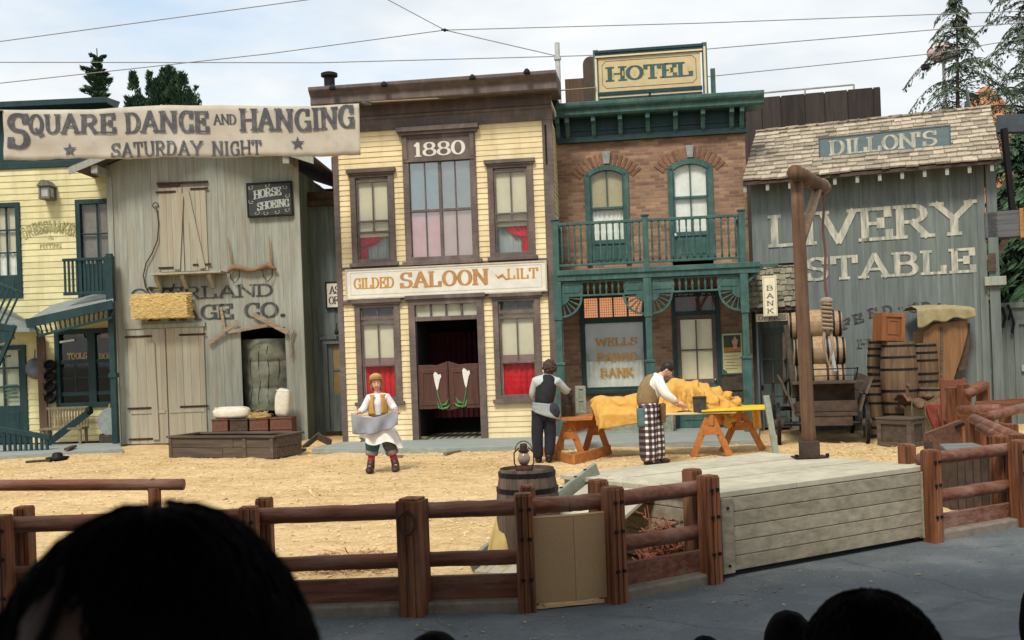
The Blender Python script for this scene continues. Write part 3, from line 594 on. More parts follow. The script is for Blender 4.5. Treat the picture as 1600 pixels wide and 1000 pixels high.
# rounded corner of the openings + voussoirs
def arch_pts(r, rise, n=12):
    u0, u1, z0, z1 = r; cx = (u0 + u1) / 2; hw = (u1 - u0) / 2; rad = (hw * hw + rise * rise) / (2 * rise); cz = z1 - rad
    t = math.asin(hw / rad); return [(cx + rad * math.sin(lerp(-t, t, i / n)), cz + rad * math.cos(lerp(-t, t, i / n))) for i in range(n + 1)], (cx, cz, rad, t)
def arch_window(r, rise, name, lower, kx, gl):
    u0, u1, z0, z1 = r; tw = .12
    out, g = arch_pts(r, rise); cx, cz, rad, t = g
    inn = [(cx + (p[0] - cx) * (rad - tw) / rad, cz + (p[1] - cz) * (rad - tw) / rad) for p in out]
    mb = MB()
    # spandrel bricks closing the square hole above the arch
    sp = MB()
    for k in range(len(out) - 1):
        sp.add([(out[k][0], -.001, out[k][1]), (out[k + 1][0], -.001, out[k + 1][1]), (out[k + 1][0], -.001, z1 + .02), (out[k][0], -.001, z1 + .02)], [(0, 1, 2, 3)])
    sp.build('arch_infill', m_brick, hot, fix=False)
    vo = MB(); nb = 15
    for k in range(nb):
        tt = lerp(-t * 1.18, t * 1.18, k / (nb - 1)); c, s_ = math.cos(tt), math.sin(tt)
        m_ = Matrix.Translation((cx, 0, cz)) @ Matrix.Rotation(tt, 4, 'Y'); vo.box(-.033, .033, -.022, .02, rad + .01, rad + .27, m_)
    vo.build('brick_arch', mat('arch_bricks', (0.22, 0.118, 0.072), (0.15, 0.078, 0.05), 0.9, (1, 1, 1), 9, 0.3, isl=.25), hot)
    k_ = HF.rect(*kx, -.05); MB().prism([(k_[0] + .02, k_[2]), (k_[1] - .02, k_[2]), (k_[1] + .015, k_[3]), (k_[0] - .015, k_[3])], -.07, .02).build('keystone', m_stone, hot, bevel=.01)
    for i in range(len(out) - 1):
        q = [out[i], out[i + 1], inn[i + 1], inn[i]]; mb.prism(q, -.05, .1)
    zs = out[0][1]; zi = inn[0][1]
    mb.box(u0, u0 + tw, -.05, .1, z0, zs); mb.box(u1 - tw, u1, -.05, .1, z0, zs)
    a, b = u0 + tw * .9, u1 - tw * .9
    top = lambda u: cz + math.sqrt(max(0, (rad - tw) ** 2 - (u - cx) ** 2))
    zmid = gl[0]; zlow = gl[1]
    mb.box(a, b, .0, .07, zmid - .03, zmid + .03); mb.box(a, b, -.01, .08, zlow - .05, zlow + .05)
    mb.box(cx - .016, cx + .016, .01, .06, zmid if lower == 'lace' else zlow, z1 - tw)
    mb.box(a, a + .05, .0, .06, z0, zi); mb.box(b - .05, b, .0, .06, z0, zi)
    o = mb.build(name, m_green, hot, bevel=.005)
    pb = MB(); pb.box(a, b, .02, .07, z0, zlow - .05)
    nn = 5
    for i in range(nn): x = lerp(a + .08, b - .08, (i + .5) / nn); pb.box(x - .05, x + .05, .008, .02, z0 + .12, zlow - .12)
    pb.build('lower_panel', m_green, o, bevel=.004)
    pts = [(lerp(a, b, i / 12), top(lerp(a, b, i / 12))) for i in range(13)]
    MB().prism([(a, zlow)] + pts + [(b, zlow)], .03, .036).build('glass_pane', m_glass, o)
    return o, a, b, pts, zmid, zlow
o, a, b, pts, zm, zl = arch_window(a_l, .2, 'arched_window', 'lace', (941, 953, 237, 256), (HF.z(950, 325), HF.z(950, 378)))
MB().prism([(a, zm - .05)] + pts + [(b, zm - .05)], .09, .095).build('roller_blind', mat('tan_blind', (0.42, 0.37, 0.22), (0.36, 0.31, 0.18), 0.9), o)
MB().grid(folds(a, b, zl - .05, zm + .02, .12, 8, .02), 50, 5).build('lace_curtain', m_lace, o, smooth=True)
o, a, b, pts, zm, zl = arch_window(a_r, .2, 'balcony_door', 'full', (1072, 1083.5, 227, 246), (HF.z(1080, 308), HF.z(1080, 365)))
MB().prism([(a, zl - .05)] + pts + [(b, zl - .05)], .09, .095).build('white_blind', m_lace, o)
MB().tube([(a + .03, -.04, zl - .02), (a + .05, -.055, zl - .02)], [.04, .03], 10).build('door_knob', m_white, o)
# cornice with brackets
cu0, cu1 = HF.u(868, 170, -.6), HF.u(1194, 140, -.6)
zz = lambda y, d=0.0: HF.z(1030, y, d)
mb = MB(); extr(mb, [(.3, zz(178, -.1)), (-.35, zz(178, -.1)), (-.45, zz(172, -.6)), (-.5, zz(169, -.6)), (-.5, zz(163, -.6)), (-.58, zz(159, -.6)), (-.6, zz(156, -.6)), (-.6, zz(151, -.6)), (.3, zz(147, -.6))], cu0, cu1)
mb.build('cornice', m_green, hot, bevel=.008)
mb = MB(); mb.box(hL, hR + .03, -.08, .02, zcb + .06, zz(176, -.1)); mb.box(hL, hR + .05, -.14, .02, zcb - .04, zcb + .08); mb.box(hL, hR + .04, -.12, -.08, zcb + .22, zcb + .27)
fz = mb.build('frieze', m_dkgreen, hot, bevel=.006)
for px in (871, 886, 927, 969, 1012, 1055.5, 1098.5, 1143.5, 1159.5):
    uu = HF.u(px, 190, -.3); zt, zb2 = zz(177, -.1), zcb + .02
    br = MB().prism([(-.42, zt), (-.42, zt - .14), (-.3, zt - .2), (-.2, zt - .42), (-.2, zb2 + .12), (-.1, zb2), (.0, zb2), (0, zt)], uu - .05, uu + .05, Matrix(((0, 1, 0, 0), (1, 0, 0, 0), (0, 0, 1, 0), (0, 0, 0, 1))))
    br.build('bracket', m_green, hot, bevel=.008)
# porch: posts, balcony floor, railing
pu = [HF.u(871, 450, -PD), HF.u(1011.5, 450, -PD), HF.u(1162.5, 450, -PD)]
zr = HF.z(1011, 346, -PD)
zq = lambda y: HF.z(1011, y, -PD)
po = []
for i, u_ in enumerate(pu):
    mb = MB(); mb.box(u_ - .065, u_ + .065, -PD - .065, -PD + .065, z_fl - .05, zr + .12); mb.box(u_ - .09, u_ + .09, -PD - .09, -PD + .09, zr + .12, zr + .16)
    mb.box(u_ - .09, u_ + .09, -PD - .09, -PD + .09, zq(495), z_fl - .05); mb.box(u_ - .07, u_ + .07, -PD - .07, -PD + .07, zq(565), zq(495)); mb.box(u_ - .1, u_ + .1, -PD - .1, -PD + .1, .1, zq(565)); mb.box(u_ - .12, u_ + .12, -PD - .12, -PD + .12, zq(566), zq(562))
    po.append(mb.build('porch_post', m_green, hot, bevel=.008))
mb = MB(); mb.box(hL + .3, hR + .1, -PD - .12, 0, z_fl - .06, z_fl); mb.box(hL + .3, hR + .1, -PD - .1, -PD + .0, zq(434), z_fl - .06); mb.box(hL + .3, hR + .1, -PD - .14, -PD - .1, z_fl - .1, z_fl + .01)
for i in range(9): x = lerp(hL + .5, hR, i / 8); mb.box(x - .04, x + .04, -PD + .05, -.02, z_fl - .2, z_fl - .06)
mb.build('balcony_floor', m_green, hot, bevel=.006)
zrb = z_fl + .1
for k in (0, 1):
    a, b = pu[k] + .065, pu[k + 1] - .065
    rl = MB().box(a, b, -PD - .04, -PD + .04, zr, zr + .06).box(a, b, -PD - .03, -PD + .03, zrb, zrb + .05).build('railing', m_green, hot, bevel=.006)
    n = 13
    for i in range(n):
        x = lerp(a, b, (i + .5) / n); h = zr - zrb - .05; z_ = zrb + .05
        MB().lathe([(.022, z_), (.022, z_ + h * .12), (.014, z_ + h * .16), (.026, z_ + h * .35), (.016, z_ + h * .55), (.024, z_ + h * .62), (.015, z_ + h * .8), (.022, z_ + h * .86), (.022, z_ + h)], 7, Matrix.Translation((x, -PD, 0))).build('baluster', m_green, rl, smooth=True)
mb = MB().box(pu[0] - .03, pu[0] + .03, -PD + .07, -.02, zr, zr + .06)
for i in range(5): y_ = lerp(-PD + .15, -.1, i / 4); mb.box(pu[0] - .015, pu[0] + .015, y_ - .015, y_ + .015, z_fl, zr)
mb.build('side_rail', m_green, hot)
mb = MB().box(pu[2] - .03, pu[2] + .03, -PD + .07, -.02, zr, zr + .06)
for i in range(5): y_ = lerp(-PD + .15, -.1, i / 4); mb.box(pu[2] - .015, pu[2] + .015, y_ - .015, y_ + .015, z_fl, zr)
mb.build('side_rail', m_green, hot)
# frieze of spindles, panels and quarter-circle fans under the balcony
zfa, zfb = zq(456), zq(435)
mb = MB()
for k, (p0, p1) in enumerate(((909, 976), (1052, 1122))):
    a, b = pu[k] + .09, pu[k + 1] - .09; s0, s1 = HF.u(p0, 445, -PD), HF.u(p1, 445, -PD)
    mb.box(a, b, -PD - .03, -PD + .03, zfa - .04, zfa); 
    for (c, d) in ((a, s0), (s1, b)):
        mb.box(c, d, -PD - .02, -PD + .02, zfa, zfb); frame_ring(mb, (c + .04, d - .04, zfa + .05, zfb - .04), .03, -PD - .035, -PD - .02)
    mb.box(s0, s1, -PD - .03, -PD + .03, zfb - .03, zfb)
    for i in range(8):
        x = lerp(s0, s1, i / 7); mb.lathe([(.02, zfa), (.02, zfa + .05), (.034, zfa + .14), (.018, zfa + .22), (.03, zfb - .03)], 7, Matrix.Translation((x, -PD, 0)))
mb.build('spindle_frieze', m_green, hot)
for (uc, sg_) in ((pu[0] + .09, 1), (pu[1] - .09, -1), (pu[1] + .09, 1), (pu[2] - .09, -1)):
    mb = MB(); rad = .46; zc_ = zfa - .04; n = 14
    P = lambda r_, t: (uc + sg_ * r_ * math.cos(t), -PD, zc_ - r_ * math.sin(t))
    for i in range(n):
        t0, t1 = math.pi / 2 * i / n, math.pi / 2 * (i + 1) / n
        mb.prism([(P(rad, t0)[0], P(rad, t0)[2]), (P(rad, t1)[0], P(rad, t1)[2]), (P(rad - .045, t1)[0], P(rad - .045, t1)[2]), (P(rad - .045, t0)[0], P(rad - .045, t0)[2])], -PD - .025, -PD + .025)
        mb.prism([(P(.17, t0)[0], P(.17, t0)[2]), (P(.17, t1)[0], P(.17, t1)[2]), (uc, zc_)], -PD - .025, -PD + .025)
    for i in range(5): t = math.pi / 2 * (i + .5) / 5; mb.tube([P(.17, t), P(rad - .02, t)], [.012, .022], 6)
    mb.build('fan_bracket', m_green, hot)
# bank window
u0, u1, z0, z1 = lw
mb = MB(); frame_ring(mb, (u0, u1, z0, z1), .1, -.06, .1); zt = HF.z(960, 499); mb.box(u0 + .1, u1 - .1, -.05, .09, zt - .08, zt + .06); mb.box(u0 - .04, u1 + .04, -.12, .02, z0 - .05, z0 + .03)
a, b = u0 + .1, u1 - .1
for k in (.25, .5, .75): x = lerp(a, b, k); mb.box(x - .018, x + .018, -.02, .06, zt + .06, z1 - .1)
o = mb.build('bank_window', m_dkgreen, hot, bevel=.006)
MB().box(a, b, .015, .02, z0 + .08, zt - .06).build('glass_pane', glass_mat('bank_glass', .05), o)
MB().box(a, b, .015, .02, zt + .05, z1 - .1).build('transom_glass', m_glass, o)
mb = MB()
for i in range(1, 26): x = lerp(a, b, i / 26); mb.box(x - .004, x + .004, .022, .026, zt + .06, z1 - .1)
for i in range(1, 8): z_ = lerp(zt + .06, z1 - .1, i / 8); mb.box(a, b, .026, .03, z_ - .004, z_ + .004)
mb.build('transom_grille', m_dkgreen, o)
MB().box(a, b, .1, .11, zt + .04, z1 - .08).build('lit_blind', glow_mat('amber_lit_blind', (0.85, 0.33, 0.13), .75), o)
zc2 = lerp(z0, zt, .42)
MB().box(a, b, .075, .085, zc2 - .1, zt).build('grey_blind', mat('grey_blind', (0.56, 0.55, 0.55), (0.44, 0.44, 0.45), 0.9, (1, 1, 1), 2, 0), o)
MB().grid(folds(a, b, z0 + .06, zc2, .052, 10, .014), 70, 4).build('white_curtain', m_lace, o, smooth=True)
tx = []
for s_, x0, x1, y0, y1 in (('WELLS', 930, 996.5, 527.5, 540), ('FARGO', 933, 996, 551, 564), ('BANK', 938, 991, 575, 588)):
    r_ = HF.rect(x0, x1, y0, y1, .01); tx.append(((s_, r_[0], r_[1], r_[2], r_[3], .009), dict(thick=.24, thin=.11, sp=.05)))
text_obj(tx, m_gold, o)
# bank door
u0, u1, z0, z1 = ld; z0 = .1
mb = MB(); frame_ring(mb, (u0, u1, z0, z1), .09, -.06, .12, bottom=False); zt = HF.z(1088, 489); mb.box(u0 + .09, u1 - .09, -.05, .1, zt - .03, zt + .05)
o = mb.build('bank_door', m_dkgreen, hot, bevel=.006); a, b = u0 + .09, u1 - .09
MB().box(a, b, .02, .026, zt + .05, z1 - .09).build('transom_glass', m_glass, o)
mb = MB()
for i in range(1, 18): x = lerp(a, b, i / 18); mb.box(x - .005, x + .005, .028, .032, zt + .05, z1 - .09)
for i in range(1, 8): z_ = lerp(zt + .05, z1 - .09, i / 8); mb.box(a, b, .032, .036, z_ - .005, z_ + .005)
mb.build('transom_grille', mat('brown_grille', (0.16, 0.09, 0.06), bump=0), o)
MB().box(a, b, .12, .13, zt, z1).build('dim_blind', mat('dim_red_blind', (0.09, 0.045, 0.035), bump=0), o)
zg0, zg1 = HF.z(1090, 593), HF.z(1090, 500)
mb = MB(); frame_ring(mb, (a, b, zg0 - .09, zt - .03), .1, .03, .08); cx = (a + b) / 2; mb.box(cx - .015, cx + .015, .035, .07, zg0, zg1); zc_ = (zg0 + zg1) / 2; mb.box(a + .1, b - .1, .036, .07, zc_ - .018, zc_ + .018)
mb.build('door_frame', m_brown, o, bevel=.005)
mb = MB().box(a, b, .035, .08, z0, zg0 - .09); frame_ring(mb, (a + .12, b - .12, z0 + .18, zg0 - .2), .05, .022, .036); mb.build('lower_panel', m_green, o, bevel=.005)
MB().box(a + .1, b - .1, .05, .056, zg0, zg1).build('glass_pane', m_glass, o)
MB().box(a + .08, b - .08, .085, .09, zg0 - .02, zg1 + .02).build('cream_blind', mat('cream_blind', (0.82, 0.73, 0.52), (0.75, 0.66, 0.46), 0.9), o)
MB().ball((b - .06, -.01, zg0 - .02), .035, 10, 6).build('door_knob', mat('brass', (0.5, 0.33, 0.1), rough=.35, metal=.8, bump=0), o, smooth=True)
# poster beside the door
r_ = HF.rect(1127, 1162, 519, 585, -.05)
ps = thing('bank_poster', 'cream poster with green border and a red coated figure beside the bank door', 'poster', fr=HF, loc=(r_[0], -.05, r_[2])); W_, H_ = r_[1] - r_[0], r_[3] - r_[2]
MB().box(0, W_, 0, .03, 0, H_).build('board', mat('olive_cream_paper', (0.55, 0.5, 0.26), (0.48, 0.42, 0.22), 0.7), ps)
mb = MB(); frame_ring(mb, (0, W_, 0, H_), .03, -.012, .0); mb.prism([(.03, .03), (.12, .03), (.1, .09), (.03, .12)], -.008, .0); mb.build('border', m_green, ps)
MB().box(.06, W_ - .06, -.006, .0, H_ * .52, H_ * .93).build('picture', mat('poster_dark_green', (0.03, 0.05, 0.03), (0.05, 0.06, 0.03), .7, bump=0), ps)
MB().box(.062, W_ - .062, -.008, -.006, H_ * .54, H_ * .64).build('picture_ground', mat('poster_amber', (0.42, 0.2, 0.05), bump=0), ps)
cx = W_ * .62
MB().prism([(cx - .05, H_ * .6), (cx - .03, H_ * .68), (cx - .07, H_ * .76), (cx - .05, H_ * .83), (cx - .02, H_ * .84), (cx - .02, H_ * .89), (cx + .025, H_ * .89), (cx + .03, H_ * .84), (cx + .07, H_ * .82), (cx + .06, H_ * .74), (cx + .04, H_ * .68), (cx + .05, H_ * .6)], -.012, -.009).build('painted_figure', mat('poster_figure', (0.45, 0.13, 0.07), (0.5, 0.35, 0.25), .7, (1, 1, 1), 22, 0), ps)
mb = MB()
for k, (a, b) in enumerate(((.15, .75), (.12, .82), (.2, .6), (.14, .8), (.16, .7))): mb.box(W_ * a, W_ * b, -.004, .0, H_ * (.43 - .075 * k), H_ * (.445 - .075 * k))
mb.build('text_line', mat('poster_print', (0.25, 0.22, 0.12), bump=0), ps)
# planks nailed below the poster
r_ = HF.rect(1127, 1165, 590, 610, -.06)
pk = thing('nailed_planks', 'two rough brown planks nailed to the brick below the poster', 'planks', fr=HF, loc=(r_[0], -.04, r_[2]))
MB().box(0, r_[1] - r_[0], -.03, .03, 0, r_[3] - r_[2]).build('plank', m_crate, pk, bevel=.008)
MB().box(.02, r_[1] - r_[0] + .05, -.02, .03, -.22, -.04).build('plank', m_crate, pk, bevel=.008)
# hanging BANK sign on its arm
r_ = HF.rect(1192, 1214, 431, 494, -PD)
bs = thing('bank_sign', 'narrow cream upright sign hanging from a green arm off the porch post', 'sign', fr=HF, loc=((r_[0] + r_[1]) / 2, -PD, r_[3])); W_, H_ = r_[1] - r_[0], r_[3] - r_[2]
MB().box(-W_ / 2, W_ / 2, -.015, .015, -H_, 0).build('board', mat('pale_cream_board', (0.72, 0.66, 0.48), (0.64, 0.58, 0.42), 0.6), bs, bevel=.004)
mb = MB(); frame_ring(mb, (-W_ / 2 + .02, W_ / 2 - .02, -H_ + .02, -.02), .012, -.019, -.0155); mb.build('border', mat('cream_stripe', (0.5, 0.42, 0.22), bump=0), bs)
text_obj([((c, -.075, .075, -H_ * (.36 + .19 * k), -H_ * (.24 + .19 * k), -.02), dict(thick=.2, thin=.09)) for k, c in enumerate('BANK')], m_letter_dark, bs)
MB().tube([(0, 0, 0), (0, 0, .09)], .008, 6).build('hook', m_iron, bs)
za = HF.z(1190, 415, -PD)
ar = MB().beam((pu[2] + .08, -PD, za), (HF.u(1216, 412, -PD), -PD, za), .06, .07).beam((pu[2] + .08, -PD, za - .35), (pu[2] + .42, -PD, za - .03), .045, .05); ar.build('sign_arm', m_green, hot, bevel=.006)
# HOTEL sign on the roof
d_ = 1.0
hs = HF.rect(934, 1095, 86, 140, d_)
zr0 = zcb + .4
rs = thing('hotel_sign', 'tan roof sign with green lettering in a frame of striped posts', 'sign', fr=HF, loc=(hs[0], d_, zr0)); W_, za, zb2 = hs[1] - hs[0], hs[2] - zr0, hs[3] - zr0
MB().box(0, W_, -.04, .04, za, zb2).build('board', mat('tan_sign_board', (0.60, 0.47, 0.26), (0.52, 0.40, 0.21), 0.6, dirt=(0.4, 0.3, 0.18), dirt_amt=.4), rs)
hh = zb2 - za
mb = MB(); mb.box(-.06, W_ + .06, -.08, .08, zb2, zb2 + .1); mb.box(-.06, W_ + .06, -.1, .1, zb2 + .1, zb2 + .17); mb.box(-.02, W_ + .02, -.07, .07, za - .09, za); mb.box(-.02, W_ + .02, -.05, .05, za - .2, za - .14); mb.box(W_ / 2 - .03, W_ / 2 + .03, -.05, .05, 0, za - .09); mb.build('sign_rail', m_dkgreen, rs, bevel=.006)
MB().box(0, W_, -.045, -.03, za - .14, za - .09).box(-.05, W_ + .05, -.09, -.081, zb2 + .0, zb2 + .04).build('cream_band', m_cream, rs)
for x in (-.1, W_ + .04):
    p_ = MB().box(x, x + .12, -.06, .06, 0, zb2 + .2).build('sign_post', m_green, rs, bevel=.006)
    MB().box(x + .035, x + .085, -.066, -.061, .1, zb2 + .1).build('stripe', m_cream, p_)
MB().box(W_ + .25, W_ + .36, .3, .42, 0, zb2 - .35).build('rear_post', m_green, rs)
mb = MB(); c_ = .1; ro = [(.12, .1), (W_ - .12, .1), (W_ - .12, hh - .1), (.12, hh - .1)]
q = [(.2, .09), (W_ - .2, .09), (W_ - .11, .18), (W_ - .11, hh - .18), (W_ - .2, hh - .09), (.2, hh - .09), (.11, hh - .18), (.11, .18)]
mb.tube([(p[0], -.042, za + p[1]) for p in q], .007, 5, closed=True); mb.build('pinstripe', m_green, rs)
text_obj([(('HOTEL', W_ * .09, W_ * .93, za + hh * .3, za + hh * .72, -.046), dict(thick=.3, thin=.1, sp=.03))], m_green, rs)
mb = MB()
for k in (.15, .245, .36, .455, .58, .70, .88): mb.box(W_ * k - .016, W_ * k + .016, -.0505, -.0495, za + hh * .44, za + hh * .58)
mb.build('letter_inlay', mat('yellow_inlay', (0.62, 0.5, 0.12), bump=0), rs)
# roof hatch of brown boards behind the sign
r_ = HF.rect(883, 934, 122, 160, 2.0)
hb = thing('roof_hatch', 'brown boarded roof housing with a rounded top behind the hotel sign', 'roof housing', fr=HF, loc=(r_[0], 2.0, zr0))
mb = MB(); vboards(mb, 0, r_[1] - r_[0], 0, r_[3] - zr0, [], .16, 0, seed=4); mb.box(0, r_[1] - r_[0], .05, 1.2, 0, r_[3] - zr0 - .01); mb.build('boards', mat('brown_roof_boards', (0.12, 0.08, 0.055), (0.07, 0.045, 0.03), .9, VG, 3, .3, isl=.2), hb)
r2 = HF.rect(911, 936, 89, 125, 1.8); rr = (r2[1] - r2[0]) / 2; x0 = r2[0] - r_[0]
pts = [(x0, 0), (x0 + 2 * rr, 0)] + [(x0 + rr + rr * math.cos(t * math.pi / 8), r2[3] - zr0 - rr + rr * math.sin(t * math.pi / 8)) for t in range(9)]
MB().prism(pts, -.3, .1).build('rounded_board', mat('brown_roof_panel', (0.085, 0.062, 0.048), bump=.1), hb, bevel=.02)
# porch floor bench-like boxes by the wall (grey-green crate under the canvas, dark seat)
for (xl, xr, yt, yb, lab, y_) in ((957, 1000, 662, 690, 'grey green wooden box on the boardwalk beneath the tarp', -.5), (1032, 1052, 640, 682, 'narrow grey green box standing by the bank door', -.4)):
    r_ = HF.rect(xl, xr, yt, yb, y_ - .4); t = thing('porch_box', lab, 'box', fr=HF, loc=(r_[0], y_, .1)); w_, h_ = r_[1] - r_[0], max(.3, r_[3] - .1)
    MB().box(0, w_, -.4, 0, 0, h_ - .03).build('body', m_pinegrey, t, bevel=.01); MB().box(-.03, w_ + .03, -.43, .03, h_ - .03, h_).build('lid', m_pinegrey, t, bevel=.006)
    mb = MB(); frame_ring(mb, (.0, w_, 0, h_ - .03), .06, -.412, -.4); mb.build('batten', m_pinegrey, t)
# ================================================================== STAGE COMPANY BARN
B = Frame(gp(189, 697, 0), 2.0)
bar = thing('stage_barn', 'grey vertical board barn with gable roof, plank doors and a dark open doorway', 'barn', fr=B)
BR = B.rect
bL, bR = B.u(172, 400), B.u(470, 470)
dz = BR(203, 322, 513, 695); dop = BR(372, 450, 512, 660); sh_ = BR(250, 325, 293, 424)
zeL, zeR = B.z(172, 256), B.z(462, 264)
bc = (bL + bR) / 2; zap = zeL + (bc - bL) * math.tan(R(20))
top = lambda u: zap - abs(u - bc) * math.tan(R(20)) - .04
holes = [(dop[0], dop[1], 0, dop[3])]
mb = MB(); vboards(mb, bL + .05, bR - .05, 0, top, holes, .215, 0, 21, ragged=.05)
mb.box(bL - .02, bL + .12, -.03, .04, 0, top(bL)); mb.box(bR - .1, bR + .06, -.03, .04, 0, top(bR))
mb.build('front_boards', m_barn, bar)
mb = MB()
for k in range(18):      # right flank, boards running back
    y0 = .05 + k * .3; mb.box(bR - .02 - .01 * (k % 2), bR + .02 + .008 * (k % 3), y0, y0 + .292, 0, zeR - .02)
mb.box(bL, bL + .05, .05, 5.4, 0, zeL); mb.box(bL, bR, 5.4, 5.45, 0, zeL); mb.build('side_boards', m_assay, bar)
ov = .62; mb = MB()
for sg_ in (-1, 1):
    e = (bc + sg_ * ((bR - bL) / 2 + ov)); ze = zap - ((bR - bL) / 2 + ov) * math.tan(R(20))
    mb.prism([(bc, zap), (e, ze), (e, ze + .06), (bc, zap + .06)], -.75, 5.6)
mb.build('roof', mat('barn_roof', (0.12, 0.10, 0.085), (0.07, 0.06, 0.05), .9, (3, 3, 3), 3, .3), bar)
mb = MB()
for sg_ in (-1, 1):
    e = (bc + sg_ * ((bR - bL) / 2 + ov)); ze = zap - ((bR - bL) / 2 + ov) * math.tan(R(20))
    mb.prism([(bc, zap - .14), (e, ze - .14), (e, ze + .03), (bc, zap + .03)], -.79, -.752)
mb.build('bargeboard', m_barn, bar)
for u in (bL - .1, bR - .15): MB().box(u, u + .16, -.72, -.04, top(u + .08) - .3, top(u + .08) - .1).build('purlin', m_barn, bar, bevel=.01)
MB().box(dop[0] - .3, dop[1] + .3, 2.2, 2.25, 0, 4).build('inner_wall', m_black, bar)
# loft shutters
def strap(mb, x0, x1, z, y=-.055): mb.box(x0, x1, y - .012, y, z - .025, z + .025)
mb = MB(); 
def boards_leaf(r, bw, y, mt, name, parent, diag=None, seed=1, straps=(), hinge=-1, rag=0.0):
    u0, u1, z0, z1 = r; mb = MB(); vboards(mb, u0, u1, z0, z1, [], bw, y, seed, .006, .03); o = mb.build(name, mt, parent)
    if diag: MB().beam((diag[0], y - .03, diag[1]), (diag[2], y - .02, diag[3]), .15, .03, up=Y).build('diagonal_brace', mt, o)
    if straps:
        for (zz_, ln) in straps:
            s = MB()
            if hinge < 0: strap(s, u0 - .06, u0 + ln, zz_, y)
            else: strap(s, u1 - ln, u1 + .06, zz_, y)
            s.build('strap_hinge', m_rust, o)
    return o
u0, u1, z0, z1 = sh_; um = (u0 + u1) / 2
boards_leaf((u0, um - .01, z0, z1), .16, -.04, m_barndoor, 'loft_shutter', bar, (u0 + .42, z0 + .05, um - .03, z1 - .15), 2, ((z1 - .1, .45), (z0 + .1, .45)))
boards_leaf((um + .01, u1, z0, z1), .16, -.04, m_barndoor, 'loft_shutter', bar, (um + .1, z1 - .1, u1 - .15, z0 + .05), 3, ((z1 - .05, .4), (z0 + .15, .4)), 1)
MB().box(u0 + .0, u0 + .55, -.06, -.03, z1 + .04, z1 + .1).box(u0 - .02, u1 + .05, -.07, -.0, z1 + .1, z1 + .14).build('door_track', m_rust, bar)
r_ = BR(236, 346, 425, 432, -.4); mb = MB(); mb.box(r_[0], r_[1], -.45, 0, r_[3] - .05, r_[3]).build('loft_shelf', m_barndoor, bar, bevel=.008)
for px in (247, 288, 330):
    u = B.u(px, 440, -.2); MB().prism([(0, r_[3] - .05), (-.36, r_[3] - .05), (-.36, r_[3] - .14), (-.06, r_[3] - .4), (0, r_[3] - .4)], u - .05, u + .05, Matrix(((0, 1, 0, 0), (1, 0, 0, 0), (0, 0, 1, 0), (0, 0, 0, 1)))).build('shelf_bracket', m_barndoor, bar, bevel=.008)
# big doors
u0, u1, z0, z1 = dz; z0 = .04; um = (u0 + u1) / 2
dl = boards_leaf((u0, um - .012, z0, z1), .2, -.045, m_barndoor, 'barn_door', bar, (u0 + .65, z0 + .1, um - .35, z1 - .35), 5, ((z1 - .18, .62), (z1 - 1.98, .62), (z0 + .12, .6)))
dr = boards_leaf((um + .012, u1, z0, z1), .2, -.045, m_barndoor, 'barn_door', bar, None, 6, ((z1 - .18, .62), (z1 - 1.98, .66), (z0 + .12, .6)), 1)
for o_, q0, q1 in ((dl, u0, um - .02), (dr, um + .02, u1)): MB().box(q0 + .02, q1 - .04, -.062, -.045, z1 - 2.12, z1 - 2.04).build('door_ledge', m_barndoor, o_)
MB().box(u0 - .06, u1 + .05, -.07, 0, z1 + .01, z1 + .12).build('door_head', m_barn, bar, bevel=.006)
# painted lettering
t1 = BR(203, 428, 447, 466.5, -.03); x_ = B.u(292, 458); t2 = BR(230, 447, 475, 499, -.03)
text_obj([(('OVERLAND', t1[0], t1[1], t1[2], t1[3], -.012), dict(thick=.22, thin=.1)), (('STAGE CO.', t2[0], t2[1], t2[2], t2[3], -.012), dict(thick=.25, thin=.1))], m_letter_worn, bar)
# broken boards round the opening
m_tanboard = mat('tan_broken_board', (0.36, 0.30, 0.21), (0.2, 0.15, 0.1), .9, HG, 3, .3)
bb = MB(); bp = lambda px, py, y=-.08: (lambda q: (q[0], y, q[1]))(B.uv(px, py, y))
for (a, b, w_) in (((326, 537), (371, 502), .1), ((356, 519), (418, 508), .09), ((395, 491), (450, 520), .12), ((345, 480), (352, 520), .07)): bb.beam(bp(*a), bp(*b, -.11), w_, .035, up=Y)
bb.build('broken_board', m_tanboard, bar, bevel=.006)
MB().tube([bp(459, 515), bp(454, 530), bp(456, 550), bp(455, 558)], .03, 6).build('curved_handle', m_tanboard, bar)
# horse sign
r_ = BR(386, 457.5, 284.5, 338.5, -.07)
hsn = thing('blacksmith_sign', 'small black tilted sign with white scrolled lettering high on the grey barn', 'sign', fr=B, loc=((r_[0] + r_[1]) / 2, -.07, (r_[2] + r_[3]) / 2)); W_, H_ = r_[1] - r_[0], r_[3] - r_[2]
hsn.rotation_euler = (0, R(-.6), -B.a)
MB().box(-W_ / 2, W_ / 2, -.02, .04, -H_ / 2, H_ / 2).build('board', mat('black_sign', (0.028, 0.031, 0.034), (0.05, 0.053, 0.056), .7), hsn)
mb = MB(); frame_ring(mb, (-W_ / 2, W_ / 2, -H_ / 2, H_ / 2), .04, -.035, .03); mb.build('frame', m_iron, hsn)
m_chalk = mat('chalk_white_paint', (0.42, 0.45, 0.42), (0.3, 0.33, 0.31), .9, bump=0)
arcf = lambda k: (lambda x, z: (x, z + k * (x * x) + .1 * x))
text_obj([(('HORSE', -W_ * .34, W_ * .26, H_ * .08, H_ * .33, -.024), dict(thick=.24, thin=.1, fn=arcf(-.12))), (('SHOEING', -W_ * .28, W_ * .42, -H_ * .27, -H_ * .04, -.024), dict(thick=.24, thin=.1, fn=arcf(-.1)))], m_chalk, hsn)
mb = MB()
